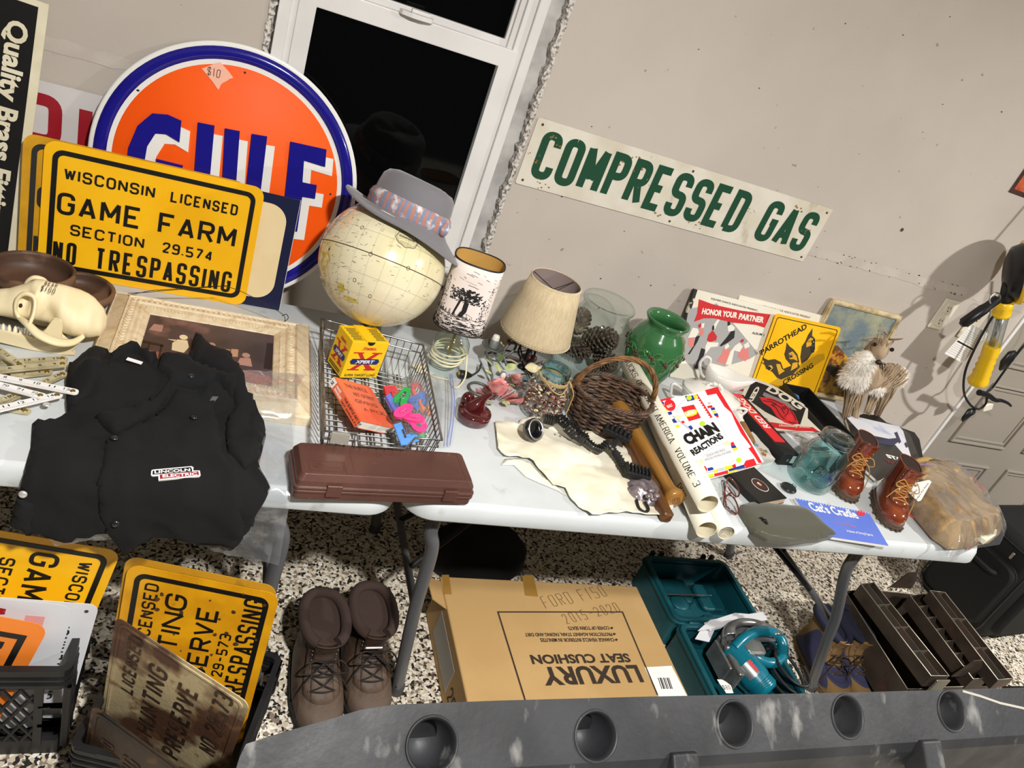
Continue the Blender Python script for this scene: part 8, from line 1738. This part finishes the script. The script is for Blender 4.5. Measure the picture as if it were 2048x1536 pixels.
trayq('upper_tray', ((1722, 1168), (1748, 1165), (1898, 1352), (1862, 1352)), .30, .05, 4, True); trayq('upper_tray', ((1820, 1191), (1850, 1188), (1978, 1356), (1946, 1358)), .27, .05, 7); trayq('upper_tray', ((1860, 1181), (1890, 1185), (2026, 1357), (1996, 1360)), .31, .045, 3, True)
trayq('body', ((1722, 1178), (1862, 1192), (1985, 1372), (1862, 1375)), .225, .215, 1)
trayq('side_tray', ((1690, 1182), (1722, 1180), (1862, 1378), (1815, 1378)), .20, .12, 1)
for (u, v) in ((1800, 1175), (1925, 1352)): part('end_plate', lambda s: s.prism([(-.055, 0), (.055, 0), (.045, .05), (.015, .085), (-.02, .08)], 0, .003, M=T(*(P(u, v, .25) - TBO)) @ R(pi / 2, 'X')), m_tb, tb_)
part('lock_plate', lambda s: s.rbox(-.03, -.003, -.04, .03, .003, .02, .004, .002, T(*(P(1880, 1368, .27) - TBO))), mat('nickel', '#b5b0a2', .3, metal=.8), tb_)
# black suitcase
SU = V((3.06, 1.44, .001)); su = thing('suitcase', 'black fabric suitcase standing on the floor by the grey door', 'suitcase', SU, .12); m_nyl = mat('black_nylon', '#0d0d0e', .8, bump=.3, bscale=40)
part('case_body', lambda s: s.loft([[(x, y, z) for x, y in rrect(e, e, .50 - e, .34 - e, .06, 6)] for e, z in ((.02, .0), (0, .03), (0, .42), (.01, .45), (.04, .465))]), m_nyl, su)
part('front_pocket', lambda s: s.loft([[(x, -y, z) for x, z in rrect(.05 + e, .05 + e, .45 - e, .36 - e, .05, 6)] for e, y in ((0, -.005), (0, .02), (.012, .03))]), m_nyl, su); part('side_pocket', lambda s: s.loft([[(-y, x, z) for x, z in rrect(.03 + e, .05 + e, .31 - e, .36 - e, .05, 6)] for e, y in ((0, -.005), (0, .015), (.012, .022))]), m_nyl, su)
part('zipper', lambda s: s.tube([(-.003, y, z) for y, z in rrect(.015, .03, .325, .43, .05, 6)], .004, 6, closed=True), mat('zip_black', '#1d1d1f', .4), su); part('zip_pull', lambda s: s.rbox(-.004, -.005, -.02, 0, .005, .01, .002, .001, T(-.01, .10, .40)), mat('nickel', '#b5b0a2', .3, metal=.8), su)
part('carry_handle', lambda s: s.tube(spline([(-.004, .09, .30), (-.04, .11, .30), (-.045, .17, .30), (-.04, .23, .30), (-.004, .25, .30)], 6), .010, 8), m_nyl, su)
# long black plastic rail in the foreground
RZ_ = .50; rl = thing('plastic_rail', 'scuffed black plastic slab with round sockets across the foreground', 'plastic rail')
m_rail = mat('scuffed_black_plastic', '#393a3d', .5, col2='#26272a', scale=6, lo=.35, hi=.65, col3='#a3a29e', scale3=11, lo3=.60, hi3=.82, stretch3=(1.4, .7, 1), bump=.2, bscale=60, rvar=.15)
MRL = frame((0, .872, .505), (1, .012, 0), (0, .80, .60)); SRl = Sheet(MRL); rl.matrix_world = MRL     # face tipped toward the room
rear = SRl.poly([(480, 1512), (492, 1488), (560, 1466), (640, 1444), (720, 1420), (790, 1409), (1000, 1401), (1300, 1393), (1700, 1385), (2048, 1375), (2200, 1372)])
fa_, fb_ = SRl.at(1240, 1522), SRl.at(2048, 1470); fr_y = lambda x: lerp(fa_[1], fb_[1], (x - fa_[0]) / (fb_[0] - fa_[0]))
outl = [(rear[0][0] - .01, fr_y(rear[0][0]))] + rear + [(rear[-1][0], fr_y(rear[-1][0]))]
holes_ = [(V(SRl.at(u, v)), r) for u, v, r in ((864, 1490, .050), (1192, 1472, .049), (1470, 1448, .049), (1695, 1433, .049), (1903, 1422, .049), (2085, 1405, .049))]
MRI = MRL.inverted()
def railtop(s):
    loops = [[V((p[0], p[1], 0)) for p in outl]] + [[V((c.x + r * cos(2 * pi * i / 32), c.y + r * sin(2 * pi * i / 32), 0)) for i in range(32)] for c, r in holes_]
    fl = [p for l in loops for p in l]
    s.add(fl, [f if (fl[f[1]] - fl[f[0]]).cross(fl[f[2]] - fl[f[0]]).z > 0 else f[::-1] for f in geometry.tessellate_polygon(loops)], False)
    n = len(outl); e = loops[0]; ch = []; bt = []
    for p in e:
        w_ = MRL @ p; front = p.y < fr_y(p.x) + .01
        ch.append(MRI @ (w_ + V((0, -.012 if front else .004, -.022)))); bt.append(MRI @ V((w_.x, w_.y + (-.05 if front else .01), .001)))
    s.add(e + ch + bt, [(i, (i + 1) % n, n + (i + 1) % n, n + i) for i in range(n)] + [(n + i, n + (i + 1) % n, 2 * n + (i + 1) % n, 2 * n + i) for i in range(n)], False)
part('slab', railtop, m_rail, rl)
for c, r in holes_: part('socket', lambda s: s.lathe([(r + .004, -.001), (r + .003, .003), (r, .004), (r - .003, 0), (r - .006, -.012), (r - .008, -.10), (.0001, -.102)], 40, T(c.x, c.y, 0)), m_rail, rl)
for u, v in ((1365, 1505), (1855, 1480)):
    p = SRl.at(u, v); part('bracket', lambda s: s.box(p[0] - .04, p[1] - .16, -.05, p[0] + .04, p[1] + .012, .014, taper=.85), m_rail, rl, bev=.005)
part('chalk_mark', lambda s: s.ribbon(SRl.poly([(1925, 1382), (1960, 1392), (2000, 1406), (2045, 1416), (2080, 1430)]), .006, .0006), mat('chalk', '#b8b5a8', .9), rl)
